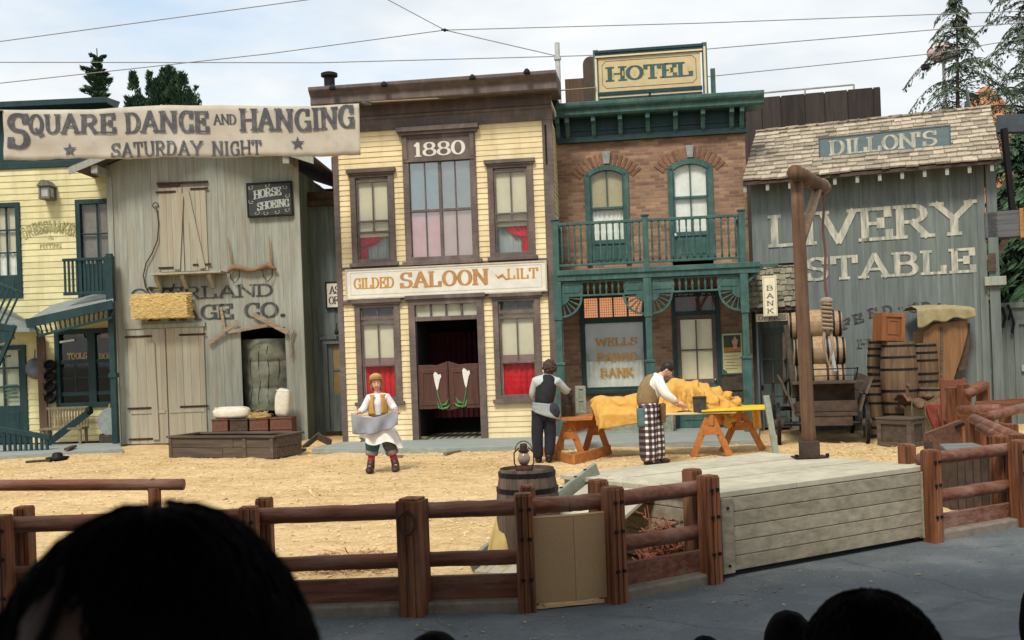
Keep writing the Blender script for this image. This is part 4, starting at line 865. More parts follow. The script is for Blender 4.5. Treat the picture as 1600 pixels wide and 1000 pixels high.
for (x, z, s) in ((-.42, .36, 1), (-.40, -.05, -1), (.36, .33, -1), (.38, .08, 1), (-.3, -.38, 1), (-.08, -.4, -1), (.14, -.38, 1), (.36, -.33, 1), (-.05, .4, 1)):
    mb.tube([(x * W_ + s * .075 * t * math.cos(t * 7), -.024, z * H_ + .065 * t * math.sin(t * 7)) for t in [.2 + .8 * i / 12 for i in range(13)]], .009, 4)
mb.build('scrollwork', m_chalk, hsn)
# ox yoke on the wall
yk = thing('ox_yoke', 'weathered wooden ox yoke with two hay fork tines hung on the barn wall', 'yoke', fr=B, loc=(B.u(394, 421), -.1, B.z(394, 421, -.1)))
ks = 1 / 1650 * 26.2
mb = MB(); mb.tube([(x * ks, 0, z * ks) for x, z in ((-38, -4), (-32, 2), (-26, 5), (-16, 3), (-6, -1), (6, -1), (16, 3), (26, 6), (34, 2), (40, -2))], [.03, .06, .075, .07, .055, .055, .07, .075, .05, .025], 8); mb.build('beam', mat('yoke_wood', (0.27, 0.17, 0.10), (0.16, 0.1, 0.06), .8, HG, 4, .3), yk, smooth=True)
for x in (-26, 26): MB().tube([((x - 8) * ks, 0, 2 * ks), ((x - 7) * ks, 0, -12 * ks), (x * ks, 0, -20 * ks), ((x + 7) * ks, 0, -12 * ks), ((x + 8) * ks, 0, 2 * ks)], .012, 5).build('bow', m_rust, yk)
for x, x2 in ((-30, -35), (32, 30)): MB().tube([(x * ks, 0, 5 * ks), (x2 * ks, 0, 52 * ks)], [.032, .01], 5).build('tine', mat('tine_wood', (0.33, 0.2, 0.1), bump=.1), yk)
# hook and rope
hk = thing('hay_hoist_rope', 'thin dark rope curving from an iron ring down the grey barn wall', 'rope', fr=B, loc=(B.u(243, 318), -.06, B.z(243, 318)))
hp = lambda px, py, y=-.06: Vector((B.u(px, py, y) - B.u(243, 318), y + .06, B.z(px, py, y) - B.z(243, 318)))
MB().tube([hp(245, 326), hp(248, 350), hp(246, 375), hp(238, 395), hp(228, 412), hp(224, 430), hp(227, 448), hp(236, 462)], .016, 6).build('rope', m_rust, hk, smooth=True)
MB().tube([hp(243 + 4.5 * math.cos(t * .785), 321 + 4.5 * math.sin(t * .785)) for t in range(8)], .012, 5, closed=True).build('ring', m_iron, hk)
MB().tube([hp(232, 449), hp(270, 453), hp(272, 443)], .022, 6).build('hook_bar', m_rust, hk)
# hay bale hung on the wall
r_ = BR(203, 292, 459, 497, -.55)
hb = thing('hay_bale', 'golden rectangular hay bale hung high against the grey barn wall', 'hay bale', fr=B, loc=(r_[0], -.1, r_[2])); W_, H_ = r_[1] - r_[0], r_[3] - r_[2]
rn = random.Random(5); mb = MB(); mb.box(.02, W_ - .02, -.42, 0, .02, H_ - .02)
b_ = mb.build('straw_block', m_hay, hb)
mb = MB()
for i in range(1500):
    x, z = rn.uniform(0, W_), rn.uniform(0, H_); f = rn.random()
    y = -.43 + rn.uniform(-.02, .015)
    if f > .75: y = rn.uniform(-.42, 0); z = H_ - .02 + rn.uniform(-.01, .03) if f > .87 else rn.uniform(-.01, .03)
    elif f > .68: y = rn.uniform(-.42, 0); x = rn.choice((0, W_)) + rn.uniform(-.02, .02)
    a = rn.gauss(0, .3); l = rn.uniform(.04, .12); w_ = rn.uniform(.006, .014); dx, dzz = math.cos(a) * l, math.sin(a) * l; yj = rn.uniform(-.02, .02)
    mb.add([(x - dx / 2, y, z - dzz / 2), (x + dx / 2, y + yj, z + dzz / 2), (x + dx / 2, y + yj - .002, z + dzz / 2 + w_), (x - dx / 2, y - .002, z - dzz / 2 + w_)], [(0, 1, 2, 3)])
s_ = mb.build('loose_straw', mat('straw_stalks', (0.80, 0.63, 0.30), (0.62, 0.45, 0.17), .8, isl=.25, bump=0), hb, fix=False); tag(s_, kind='stuff')
# canvas bundle filling the opening
uo, ui = dop[0] - .04, dop[1] + .04
cb = thing('canvas_bundle', 'tall grey green quilted canvas load bulging inside the dark barn doorway', 'canvas load', fr=B, loc=((uo + ui) / 2, .55, .75)); hw = (ui - uo) / 2; hc = B.z(410, 520) - .9
def fcb(a, b):
    t = (a - .5) * 2; bulge = .10 * abs(math.sin(b * math.pi * 2.7 + .5)) ** .6 + .4 - .12 * b
    return (t * hw * (1 - .12 * (1 - b) ** 4), -bulge * math.cos(t * 1.5) + .03 * nz(a * 6, b * 9, 2), b * hc)
MB().grid(fcb, 40, 60).build('cover', mat('grey_green_quilt', (0.25, 0.255, 0.19), (0.15, 0.155, 0.115), .85, (1, 1, 1), 6, .25), cb, smooth=True, solid=.03)
mb = MB()
for k, x in enumerate((-.55, -.2, .15, .5)): mb.tube([(x * hw + .03 * math.sin(b * 5 + k), fcb((x + 1) / 2, b / 10)[1] - .02, b / 10 * hc) for b in range(1, 10)], .008, 5)
mb.build('lashing', m_iron, cb)
# wooden boxes, sacks in the doorway
gx = lambda px, py, z=0: gp(px, py, z)
m_redbox = mat('red_brown_box', (0.17, 0.075, 0.05), (0.1, 0.045, 0.032), .8, (2, 2, 2), 4, .3, isl=.2)
labs = ('red brown wooden box in the barn doorway under the lying white sack', 'dark wooden box in the barn doorway second from the plank doors', 'red brown wooden box below the yellow straw in the barn doorway', 'red brown wooden box under the upright white sack')
for k, (xl, xr) in enumerate(((331, 357), (359, 388), (390, 420), (422, 457))):
    r_ = BR(xl, xr, 655, 676, -.75); t = thing('wooden_box', labs[k], 'box', fr=B, loc=(r_[0], -.75, 0), group='boxes in the barn doorway'); w_, h_ = r_[1] - r_[0] - .02, max(.62, r_[3])
    mt = m_redbox if k != 1 else m_darkwood
    MB().box(0, w_, 0, .5, .0, h_ - .03).build('body', mt, t, bevel=.008); MB().box(-.01, w_ + .01, -.02, .52, h_ - .03, h_).build('lid', mt, t, bevel=.005); MB().box(0, w_, -.02, 0, h_ * .55, h_ * .62).build('batten', mt, t)
    boxtop = h_
m_sack = mat('white_sack', (0.72, 0.68, 0.56), (0.6, 0.56, 0.45), .9, (1, 1, 1), 9, .3)
def sack(name, lab, fr, loc, size, tilt=0, rz=0):
    t = thing(name, lab, 'sack', fr=fr, loc=loc); t.rotation_euler = (0, tilt, -fr.a + rz); w_, d_, h_ = size
    mb = MB(); mb.ball((0, 0, h_ / 2), (w_ / 2, d_ / 2, h_ / 2), 20, 14, lambda v: Vector((math.copysign(abs(v.x) ** .55, v.x) * (1 + .06 * nz(v.x * 3, v.z * 3, w_)), math.copysign(abs(v.y) ** .8, v.y) * (1 + .1 * nz(v.x * 4, v.z * 4, 3)), math.copysign(abs(v.z) ** .6, v.z) * (1 + .07 * nz(v.x * 3 + 7, v.y * 3)))))
    mb.build('bag', m_sack, t, smooth=True)
    MB().tube([(-w_ * .43, -d_ * .3, h_ * .93), (0, -d_ * .42, h_ * .9), (w_ * .43, -d_ * .3, h_ * .93)], .012, 5).build('seam', m_lace, t); return t
sack('sack', 'white sack lying flat on boxes before the barn doorway', B, (B.u(361, 650, -.6), -.5, boxtop), (.92, .45, .3))
sack('sack', 'white sack standing upright on the box at the barn doorway edge', B, (B.u(438.5, 650, -.6), -.5, boxtop), (.38, .26, .70), R(6))
t = thing('straw_wad', 'small wad of yellow straw on the box between the two white sacks', 'straw', fr=B, loc=(B.u(403, 655, -.6), -.5, boxtop))
mb = MB(); rn = random.Random(3)
for i in range(220):
    p = Vector((rn.gauss(0, .12), rn.gauss(0, .1), abs(rn.gauss(.05, .04)))); d = Vector((rn.gauss(0, 1), rn.gauss(0, 1), rn.gauss(0, .5))).normalized() * .09; mb.add([p - d, p + d, p + d + Vector((0, 0, .012)), p - d + Vector((0, 0, .012))], [(0, 1, 2, 3)])
mb.build('straw', m_hay, t, fix=False)
# trough in front of the barn
a_, b_, c_, d_ = gp(266, 715), gp(383, 716), gp(457, 706), gp(420, 690)
T = Frame((a_.x, a_.y), -math.degrees(math.atan2(b_.y - a_.y, b_.x - a_.x)))
tl = (b_ - a_).length + .75; th = T.z(320, 684); tr = thing('water_trough', 'long low dark brown board trough standing before the grey barn', 'trough', fr=T)
dp = .95
mb = MB()
for k in range(2):
    z0, z1 = k * th * .5 + .004, (k + 1) * th * .5 - .004; cut = tl * (.52 + .1 * k)
    mb.box(0, cut, -.02, .03, z0, z1); mb.box(cut + .006, tl, -.016, .03, z0, z1); mb.box(0, tl, dp, dp + .04, z0, z1); mb.box(-.02, .02, .031, dp - .001, z0, z1); mb.box(tl - .02, tl + .02, .031, dp - .001, z0, z1)
mb.build('side_boards', m_trough, tr, bevel=.008)
mb = MB(); mb.box(-.05, tl + .05, -.06, .06, th, th + .045); mb.box(-.05, tl + .05, dp - .04, dp + .08, th, th + .045); mb.box(-.05, .07, .062, dp - .042, th, th + .044); mb.box(tl - .07, tl + .05, .062, dp - .042, th, th + .044); mb.build('rim', m_trough, tr, bevel=.008)
mb = MB()
for u in (.04, tl * .73, tl - .05): mb.box(u - .04, u + .04, -.04, -.021, 0, th - .01)
mb.build('batten', m_trough, tr, bevel=.005)
MB().box(.03, tl - .03, .03, dp - .03, th - .16, th - .13).build('water', mat('dark_trough_water', (0.03, 0.028, 0.024), rough=.08, bump=.05), tr)
# ================================================================== ASSAY OFFICE in the gap
A = Frame(B.w(bR + .02, 1.15), 4.0)
asy = thing('assay_office', 'narrow recessed blue grey board front between barn and saloon', 'office', fr=A)
aL, aR = 0.0, A.u(560, 400)
do_ = A.rect(507, 545, 530, 690)
mb = MB(); vboards(mb, aL, aR, .05, A.z(505, 322), [(do_[0] + .05, do_[1], 0, do_[3] - .05)], .3, 0, 8, batten=.04); mb.build('front_boards', m_assay, asy)
mb = MB(); mb.box(aL, aR, -.18, 0, A.z(505, 322), A.z(505, 314)); mb.box(aL, aR, -.1, 0, A.z(505, 314), A.z(505, 300)); mb.build('cornice', m_darkwood, asy, bevel=.01)
MB().box(aL - .02, aR, .3, 4, A.z(505, 316), A.z(505, 314)).build('roof', m_darkwood, asy)
MB().box(aL - .3, aR + 1, 4.0, 4.1, 0, 8).build('rear_wall', m_darkwood, asy)
mb = MB(); frame_ring(mb, (do_[0], do_[1], .1, do_[3]), .12, -.06, .1, bottom=False); mb.box(do_[0] - .06, do_[1], -.1, 0, do_[3], do_[3] + .08); o = mb.build('door', m_assay, asy, bevel=.006)
a, b = do_[0] + .12, do_[1] - .12; zg0, zg1 = A.z(523, 616), A.z(523, 540)
mb = MB(); mb.box(a, b, .03, .08, .1, zg0); mb.box(a, a + .12, .03, .08, zg0, zg1); mb.box(b - .1, b, .03, .08, zg0, zg1); mb.box(a, b, .03, .08, zg1, do_[3] - .12); mb.box(a + .12, b - .1, .035, .075, (zg0 + zg1) / 2 - .03, (zg0 + zg1) / 2 + .03); mb.build('door_leaf', m_assay, o, bevel=.006)
MB().box(a + .1, b - .08, .06, .066, zg0, zg1).build('amber_glass', mat('amber_glass', (0.30, 0.21, 0.09), (0.2, 0.13, 0.06), .25, (1, 1, 1), 3, 0), o)
r_ = A.rect(509, 536, 440, 482, -.05)
sn = thing('assay_sign', 'white framed sign with black letters half hidden beside the saloon corner', 'sign', fr=A, loc=(r_[0], -.05, r_[2])); W_, H_ = .85, r_[3] - r_[2]
MB().box(0, W_, -.015, .02, 0, H_).build('board', m_white, sn); mb = MB(); frame_ring(mb, (0, W_, 0, H_), .035, -.03, .02); mb.build('frame', m_iron, sn)
text_obj([(('ASSAY', .11, .75, H_ * .55, H_ * .84, -.02), dict(thick=.2, thin=.08)), (('OFFICE', .08, .77, H_ * .16, H_ * .45, -.02), dict(thick=.2, thin=.08))], m_letter_dark, sn)
t = thing('wall_bell_pull', 'small dark iron bracket lamp fixed above the recessed office door', 'bracket', fr=A, loc=(A.u(528, 512), -.06, A.z(528, 512)))
MB().tube([(0, 0, .1), (0, -.1, .08), (0, -.12, -.02)], .015, 6).build('arm', m_iron, t); MB().lathe([(.02, 0), (.06, -.1), (.05, -.16)], 10, Matrix.Translation((0, -.12, -.02))).build('shade', m_iron, t)
# ================================================================== DRESSMAKER'S SHOP
D = Frame(at(100, 690, 27.3), 2.0)
shp = thing('dressmaker_shop', 'pale yellow clapboard shop with dark green windows beneath a dark cornice', 'shop', fr=D)
DR = D.rect; dL, dR_ = D.u(-60, 400), B.u(176, 400) * 0 + D.u(186, 400)
zt0 = D.z(80, 262)
wl = DR(-12, 34, 317, 466); wdr = DR(121, 186, 311, 480); wst = DR(88, 186, 514, 636); wsd = DR(-30, 44, 540, 712)
mb = MB(); clad(mb, dL, dR_, .1, zt0, [shr(wl, .05), (wdr[0] + .05, wdr[1], wdr[2], wdr[3] - .05), (wst[0] + .05, wst[1] + .2, wst[2] + .05, wst[3] - .05), (wsd[0] + .05, wsd[1] - .05, 0, wsd[3] - .05)], .16, seed=31); mb.build('wall', m_lemon, shp)
mb = MB(); zz = lambda y, d=0: D.z(80, y, d)
mb.box(dL, dR_, -.06, .02, zt0, zz(252)); mb.box(dL, dR_, -.03, .02, zz(252), zz(170)); extr(mb, [(.2, zz(172)), (-.3, zz(172)), (-.5, zz(164, -.5)), (-.5, zz(155, -.5)), (.4, zz(150, -.5))], dL, D.u(166, 155, -.5)); mb.build('cornice', m_dkgreen, shp, bevel=.01)
shell(dL, dR_, zz(170), 5, m_lemon, shp); MB().box(dL, dR_, .05, 5, zz(170), zz(168)).build('roof', m_darkwood, shp)
def shop_win(r, name, nx, nz, curtain=True, zlow=None, blind=m_shade):
    u0, u1, z0, z1 = r; mb = MB(); frame_ring(mb, r, .12, -.06, .1); a, b = u0 + .12, u1 - .12; lo = zlow or z0 + .12
    if zlow: mb.box(a, b, -.02, .07, z0 + .1, zlow); mb.box(a + .1, b - .1, -.03, -.021, z0 + .25, zlow - .12)
    bars(mb, (a, b, lo, z1 - .12), nx, nz, .04, .0, .05); o = mb.build(name, m_dkgreen, shp, bevel=.006)
    MB().box(a, b, .015, .02, lo, z1 - .1).build('glass_pane', m_glass, o); return o, a, b, lo
o, a, b, lo = shop_win(wl, 'window', 2, 3, True, D.z(15, 430))
MB().box(a, b, .1, .105, lerp(lo, wl[3], .33), wl[3] - .1).build('roller_blind', m_shade, o); MB().grid(folds(a, b, lo, lerp(lo, wl[3], .34), .09, 5, .015), 40, 3).build('lace_curtain', m_lace, o, smooth=True)
o, a, b, lo = shop_win(wdr, 'balcony_door', 2, 2, False, D.z(150, 412)); MB().box(a, b, .1, .105, lo, wdr[3] - .1).build('blind', mat('dim_blind', (0.22, 0.20, 0.17)), o)
u0, u1, z0, z1 = wst; mb = MB(); frame_ring(mb, (u0, u1 + .3, z0, z1), .12, -.08, .1); zm = D.z(130, 545); xm = D.u(146, 600); mb.box(xm - .1, xm + .1, -.06, .08, z0, z1)
for x0_, x1_ in ((u0 + .12, xm - .1), (xm + .1, u1 + .2)): bars(mb, (x0_, x1_, D.z(130, 615), D.z(130, 565)), 2, 2, .035, 0, .05); mb.box(x0_, x1_, -.02, .05, D.z(130, 568), D.z(130, 562)); mb.box(x0_, x1_, -.02, .05, D.z(130, 618), D.z(130, 612))
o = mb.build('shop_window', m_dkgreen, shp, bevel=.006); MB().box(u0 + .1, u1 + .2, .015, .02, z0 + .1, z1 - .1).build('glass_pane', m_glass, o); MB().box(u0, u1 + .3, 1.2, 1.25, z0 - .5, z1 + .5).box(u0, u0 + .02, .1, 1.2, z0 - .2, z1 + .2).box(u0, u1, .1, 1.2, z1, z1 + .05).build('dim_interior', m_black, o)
r1, r2 = DR(105, 136, 551, 561, .0), DR(155, 178, 551, 561, .0); text_obj([(('TOOLS', r1[0], r1[1], r1[2], r1[3], -.0), dict(thick=.26, thin=.12)), (('BOIL', r2[0], r2[1], r2[2], r2[3], -.0), dict(thick=.26, thin=.12))], mat('tan_lettering', (0.42, 0.32, 0.17), bump=0), o)
MB().beam((D.u(93, 535), -.02, D.z(93, 535)), (D.u(117, 531), -.02, D.z(117, 531)), .02, .05).build('lamp_tube', m_lace, o)
rm = mat('amber_poster', (0.30, 0.12, 0.03), bump=0); r_ = DR(156, 176, 508, 528, .0); MB().box(r_[0], r_[1], .03, .04, r_[2], r_[3]).build('amber_card', rm, o)
r_ = DR(118, 143, 512, 530, .3); MB().ball(((r_[0] + r_[1]) / 2, .25, (r_[2] + r_[3]) / 2), (.2, .1, .12), 8, 6).build('hanging_basket', m_crate, o)
u0, u1, z0, z1 = wsd; mb = MB(); frame_ring(mb, (u0, u1, .1, z1), .12, -.06, .1, bottom=False); a, b = u0 + .12, u1 - .12; lo = D.z(15, 634); mb.box(a, b, .0, .07, .1, lo); mb.box(a + .12, b - .12, -.015, .0, .3, lo - .15); bars(mb, (a, b, lo, z1 - .1), 2, 3, .05, .0, .06); mb.box(b - .1, b, .0, .07, lo, z1 - .1)
o = mb.build('shop_door', m_dkgreen, shp, bevel=.006); MB().box(a, b, .02, .026, lo, z1 - .1).build('glass_pane', m_glass, o); MB().box(a, b, .1, .105, lo - .05, z1 - .1).build('pale_blind', mat('greenish_blind', (0.42, 0.44, 0.34), (0.36, 0.38, 0.29)), o)
rr_ = DR(4, 31, 598, 622, .01); mb = MB()
for k in range(4): mb.box(lerp(rr_[0], rr_[1], .1 + .06 * (k % 2)), lerp(rr_[0], rr_[1], .9 - .08 * (k % 3)), .009, .012, rr_[2] + k * .1, rr_[2] + k * .1 + .05)
mb.build('painted_notice', m_green, o)
# faded dressmaker lettering on the siding
arc_c = D.u(78, 345); r_ = DR(36, 120, 334, 356, -.03); rad = 1.6
def arcfn(x, z):
    t = (x - arc_c) / rad; rr = rad + (z - r_[2]); return arc_c + math.sin(t) * rr, r_[2] - .12 + math.cos(t) * rr - rad
f2, f3, f4 = DR(57, 99, 353, 361, -.03), DR(74, 84, 367, 374, -.03), DR(62, 96, 379, 388, -.03)
text_obj([(('DRESSMAKER', r_[0], r_[1], r_[2], r_[3] - .05, -.031), dict(thick=.15, thin=.09, fn=arcfn, serif=False, sp=.12)), (('CUTTING', f2[0], f2[1], f2[2], f2[3], -.031), dict(thick=.15, thin=.1, serif=False, sp=.1)), (('&', f3[0], f3[1], f3[2], f3[3], -.031), dict(thick=.15, thin=.09)), (('FITTING', f4[0], f4[1], f4[2], f4[3], -.031), dict(thick=.15, thin=.1, serif=False, sp=.1))], m_letter_pale, shp)
# wall lantern box
r_ = DR(63, 85, 283, 312, -.2)
t = thing('wall_lantern', 'grey weathered house-shaped lantern mounted on the yellow siding above the dressmaker lettering', 'lantern', fr=D, loc=((r_[0] + r_[1]) / 2, -.2, r_[2])); w_, h_ = (r_[1] - r_[0]) / 2, r_[3] - r_[2]
m_lant = mat('grey_lantern_wood', (0.19, 0.19, 0.15), (0.1, 0.1, 0.08), .85, VG, 5, .2)
mb = MB(); mb.box(-w_ * .8, w_ * .8, -.2, .2, .0, .05)
for x in (-w_ * .76, w_ * .76 - .04):
    for y in (-.2, .14): mb.box(x, x + .05, y, y + .06, .05, h_ * .62)
mb.box(-w_ * .8, w_ * .8, -.2, .2, h_ * .62, h_ * .68); mb.build('frame', m_lant, t, bevel=.005)
MB().prism([(-w_, h_ * .68), (w_, h_ * .68), (w_ * .3, h_), (-w_ * .3, h_)], -.24, .2).build('roof', m_lant, t, bevel=.005)
MB().box(-w_ * .65, w_ * .65, -.17, .12, .06, h_ * .6).build('frosted_glass', mat('frosted_lantern_glass', (0.42, 0.45, 0.42), (0.3, 0.32, 0.3), .3, bump=0), t)
# balcony, post, awning on the shop
cu = D.u(176, 540, -1.0); zb0 = D.z(140, 459, -1.0); zb1 = D.z(140, 404, -1.0); uL = D.u(99, 430, -1.0)
mb = MB().box(cu - .07, cu + .07, -1.07, -.93, .1, zb1 + .1); mb.box(cu - .1, cu + .1, -1.1, -.9, D.z(176, 590, -1), D.z(176, 583, -1)); mb.box(cu - .09, cu + .09, -1.09, -.91, D.z(176, 470, -1), D.z(176, 400, -1)); mb.build('balcony_post', m_dkgreen, shp, bevel=.006)
rl = MB().box(uL, cu - .07, -1.05, -.95, zb1 - .05, zb1 + .02).build('balcony_railing', m_dkgreen, shp, bevel=.005); MB().box(uL, cu, -1.05, -.95, zb0 - .02, zb0 + .05).build('bottom_rail', m_dkgreen, rl, bevel=.005)
for i in range(11): x = lerp(uL + .04, cu - .12, i / 10); MB().box(x - .022, x + .022, -1.02, -.98, zb0 + .05, zb1 - .05).build('baluster', m_dkgreen, rl)
aw = [(40, 497), (176, 458), (176, 470), (180, 476), (42, 505)]
P = lambda px, py, y: (D.u(px, py, y), y, D.z(px, py, y))
p0, p1 = P(42, 500, -1.35), P(177, 470, -1.35); q0, q1 = P(82, 476, -.02), P(177, 452, -.02)
mb = MB(); mb.add([p0, p1, q1, q0, *[(p[0], p[1], p[2] - .06) for p in (p0, p1, q1, q0)]], [(0, 1, 2, 3), (7, 6, 5, 4), (0, 4, 5, 1), (1, 5, 6, 2), (2, 6, 7, 3), (3, 7, 4, 0)])
mb.build('awning', mat('grey_awning_roof', (0.24, 0.27, 0.26), (0.17, 0.19, 0.185), .8, HG, 3, .2), shp)
mb = MB(); mb.beam(Vector(p0) - Vector((0, .03, .09)), Vector(p1) - Vector((0, .03, .09)), .05, .22); mb.build('fascia', m_dkgreen, shp, bevel=.006)
s0, s1 = P(60, 525, -1.3), P(175, 496, -1.3); mb = MB(); mb.beam(s0, s1, .05, .06)
for i in range(17):
    t = i / 16; a = Vector(s0).lerp(Vector(s1), t); b = Vector(p0).lerp(Vector(p1), .08 + .92 * t) - Vector((.0, -.03, .15)); mb.tube([a, a.lerp(b, .3), a.lerp(b, .5), b], [.018, .03, .02, .024], 6)
mb.build('awning_spindles', m_dkgreen, shp)
# fallen second awning with a broken railing at the far left
t = thing('collapsed_balcony', 'broken dark green balcony railing and grey awning hanging askew over the shop door', 'balcony', fr=D, loc=(D.u(10, 500, -1.3), -1.3, 0))
ox = D.u(10, 500, -1.3); P2 = lambda px, py, y=-1.3: Vector((D.u(px, py, y) - ox, y + 1.3, D.z(px, py, y)))
mb = MB(); mb.add([P2(-30, 478), P2(22, 498), P2(62, 518), P2(-30, 518), P2(-30, 470, -.1), P2(20, 488, -.1), P2(60, 512, -.1), P2(-30, 505, -.1)], [(0, 1, 2, 3), (4, 5, 1, 0), (5, 6, 2, 1), (6, 7, 3, 2)]); mb.build('awning', MATS['grey_awning_roof'], t, solid=.04)
r0 = MB().beam(P2(-20, 435), P2(28, 456), .07, .07).build('tilted_rail', m_dkgreen, t, bevel=.006); MB().beam(P2(-30, 505), P2(24, 514), .1, .16).build('fallen_beam', m_dkgreen, t, bevel=.006); MB().beam(P2(24, 508), P2(-5, 575), .09, .1).build('broken_post', m_dkgreen, t, bevel=.006)
for i in range(7): MB().beam(P2(-16 + i * 8, 437 + i * 3), P2(-42 + i * 8, 488 + i * 4), .04, .04).build('baluster', m_dkgreen, r0)
mb = MB(); mb.beam(P2(-10, 560), P2(16, 556), .05, .05); mb.beam(P2(-10, 530), P2(20, 520), .05, .3); mb.build('broken_brace', m_dkgreen, t)
# railing fallen on the sand
f0, f1 = gp(-12, 712), gp(62, 712)
t = thing('fallen_railing', 'dark green spindle railing lying broken on the sand by the shop step', 'railing', loc=(f0.x, f0.y, 0)); dv = Vector((f1.x - f0.x, 0, 0)); h0, h1 = at(-12, 668, f0.y).z, at(63, 684, f0.y).z
mb = MB(); mb.beam((0, 0, h0), (dv.x + .05, 0, h1), .1, .12); mb.beam((.1, 0, .06), (dv.x, 0, .05), .07, .08); rl = mb.build('rail', m_dkgreen, t, bevel=.006)
for i in range(9): x = lerp(.3, dv.x - .03, i / 8); MB().beam((x, 0, .08), (x, 0, lerp(h0, h1, x / dv.x) - .04), .055, .055).build('baluster', m_dkgreen, rl)
# brace leaning by the shop
t = thing('fallen_brace', 'dark green timber brace leaning from the sand against the shop front', 'timber', fr=D, loc=(D.u(72, 684, -.9), -.9, 0)); o0 = (D.u(72, 684, -.9), -.9)
MB().beam((0, 0, .12), (D.u(136, 642, -.7) - o0[0], .4, D.z(136, 642, -.5)), .08, .17).build('timber', m_dkgreen, t, bevel=.008); MB().tube([(D.u(134, 642, -.7) - o0[0], .3, D.z(136, 642, -.5)), (D.u(140, 640, -.7) - o0[0], .3, D.z(136, 642, -.5) + .03)], .1, 10).build('end_bolt', m_iron, t)
# vertical sign board, pans, bench, tools
r_ = DR(60, 73, 524, 690, -.15); t = thing('upright_plank_sign', 'tall narrow brown plank with dark upright letters leaning by the shop door', 'sign', fr=D, loc=(r_[0], -.15, .1))
MB().box(0, r_[1] - r_[0], -.02, .03, 0, r_[3] - .1).build('board', mat('brown_plank', (0.16, 0.095, 0.06), (0.09, 0.055, 0.035), .85, VG, 3, .3), t, bevel=.006)
text_obj([((c, .01, r_[1] - r_[0] - .01, r_[3] - .36 - .36 * k, r_[3] - .14 - .36 * k, -.025), dict(thick=.26, thin=.12)) for k, c in enumerate('ORY')], m_letter_dark, t)
t = thing('round_pan', 'round grey metal pan hanging on the shop wall beside the door', 'pan', fr=D, loc=(D.u(55, 576, -.12), -.12, D.z(55, 576, -.12)))
MB().lathe([(.0, .04), (.24, .04), (.27, 0), (.25, 0), (.23, .03)], 18, Matrix.Rotation(R(90), 4, 'X')).build('dish', mat('dull_tin', (0.17, 0.18, 0.2), (0.1, 0.11, 0.12), .5, metal=.5), t, smooth=True); MB().tube([(0, 0, .26), (0, .02, .5)], .012, 5).build('hanger', m_iron, t)
for k, py in enumerate((571, 588, 605, 622)):
    t = thing('hanging_pot', ('topmost', 'second from the top', 'third from the top', 'lowest')[k] + ' of four dark pots hanging beside the shop window', 'pot', fr=D, loc=(D.u(78, py, -.2), -.2, D.z(78, py, -.2)), group='pots hanging beside the shop window')
    MB().lathe([(.06, -.1), (.13, -.08), (.15, .0), (.14, .06), (.12, .06), (.13, 0), (.1, -.06)], 14, Matrix.Rotation(R(60), 4, 'X')).build('bowl', m_iron, t, smooth=True); MB().tube([(-.1, 0, .05), (-.18, 0, .1)], .014, 5).build('handle', m_iron, t)
r_ = DR(68, 134, 640, 690, -.5); t = thing('shop_bench', 'slatted weathered wooden bench against the shop wall under its window', 'bench', fr=D, loc=(r_[0], -.5, .1)); w_ = r_[1] - r_[0]
m_bench = mat('bench_wood', (0.24, 0.2, 0.12), (0.14, 0.11, 0.07), .85, VG, 4, .3, isl=.2)
MB().box(0, w_, -.25, .2, .36, .41).build('seat', m_bench, t, bevel=.006)
mb = MB()
for i in range(14): x = lerp(.04, w_ - .06, i / 13); mb.box(x, x + .035, .2, .23, .42, .86)
mb.box(0, w_, .195, .24, .86, .92); mb.build('backrest', m_bench, t)
for x in (.05, w_ - .1):
    for y in (-.22, .14): MB().box(x, x + .06, y, y + .06, 0, .36).build('leg', m_bench, t)
t = thing('long_handled_shovel', 'wooden handled shovel leaning on the shop wall beneath the window', 'shovel', fr=D, loc=(D.u(163, 685, -.35), -.35, .1)); x1 = D.u(172, 640, -.1) - D.u(163, 685, -.35)
MB().tube([(0, 0, .05), (x1, .25, .95)], .025, 6).build('handle', mat('ash_handle', (0.4, 0.28, 0.14), bump=.1), t); MB().box(-.1, .1, -.02, .02, -.02, .2).build('blade', m_rust, t)
t = thing('grindstone', 'grey round grindstone leaning behind the green porch post of the shop', 'grindstone', fr=D, loc=(D.u(174, 650, -.4), -.4, .1))
MB().lathe([(.0, -.05), (.36, -.05), (.36, .05), (0, .05)], 22, Matrix.Translation((0, 0, .5)) @ Matrix.Rotation(R(90), 4, 'X')).build('wheel', m_stone, t, bevel=.01); MB().box(-.3, .3, -.1, .1, 0, .18).build('base', m_crate, t)
# black hat on the sand
g = gp(90, 719); t = thing('black_hat', 'black felt hat lying on the sand before the shop', 'hat', loc=g)
MB().lathe([(.24, .05), (.2, .02), (.12, .015), (.11, .14), (.07, .17), (0, .15)], 18).build('crown', m_iron, t, smooth=True); MB().lathe([(.25, .07), (.2, .02), (.1, .012), (.1, .004), (.2, .008), (.25, .05)], 18).build('brim', m_iron, t, smooth=True)
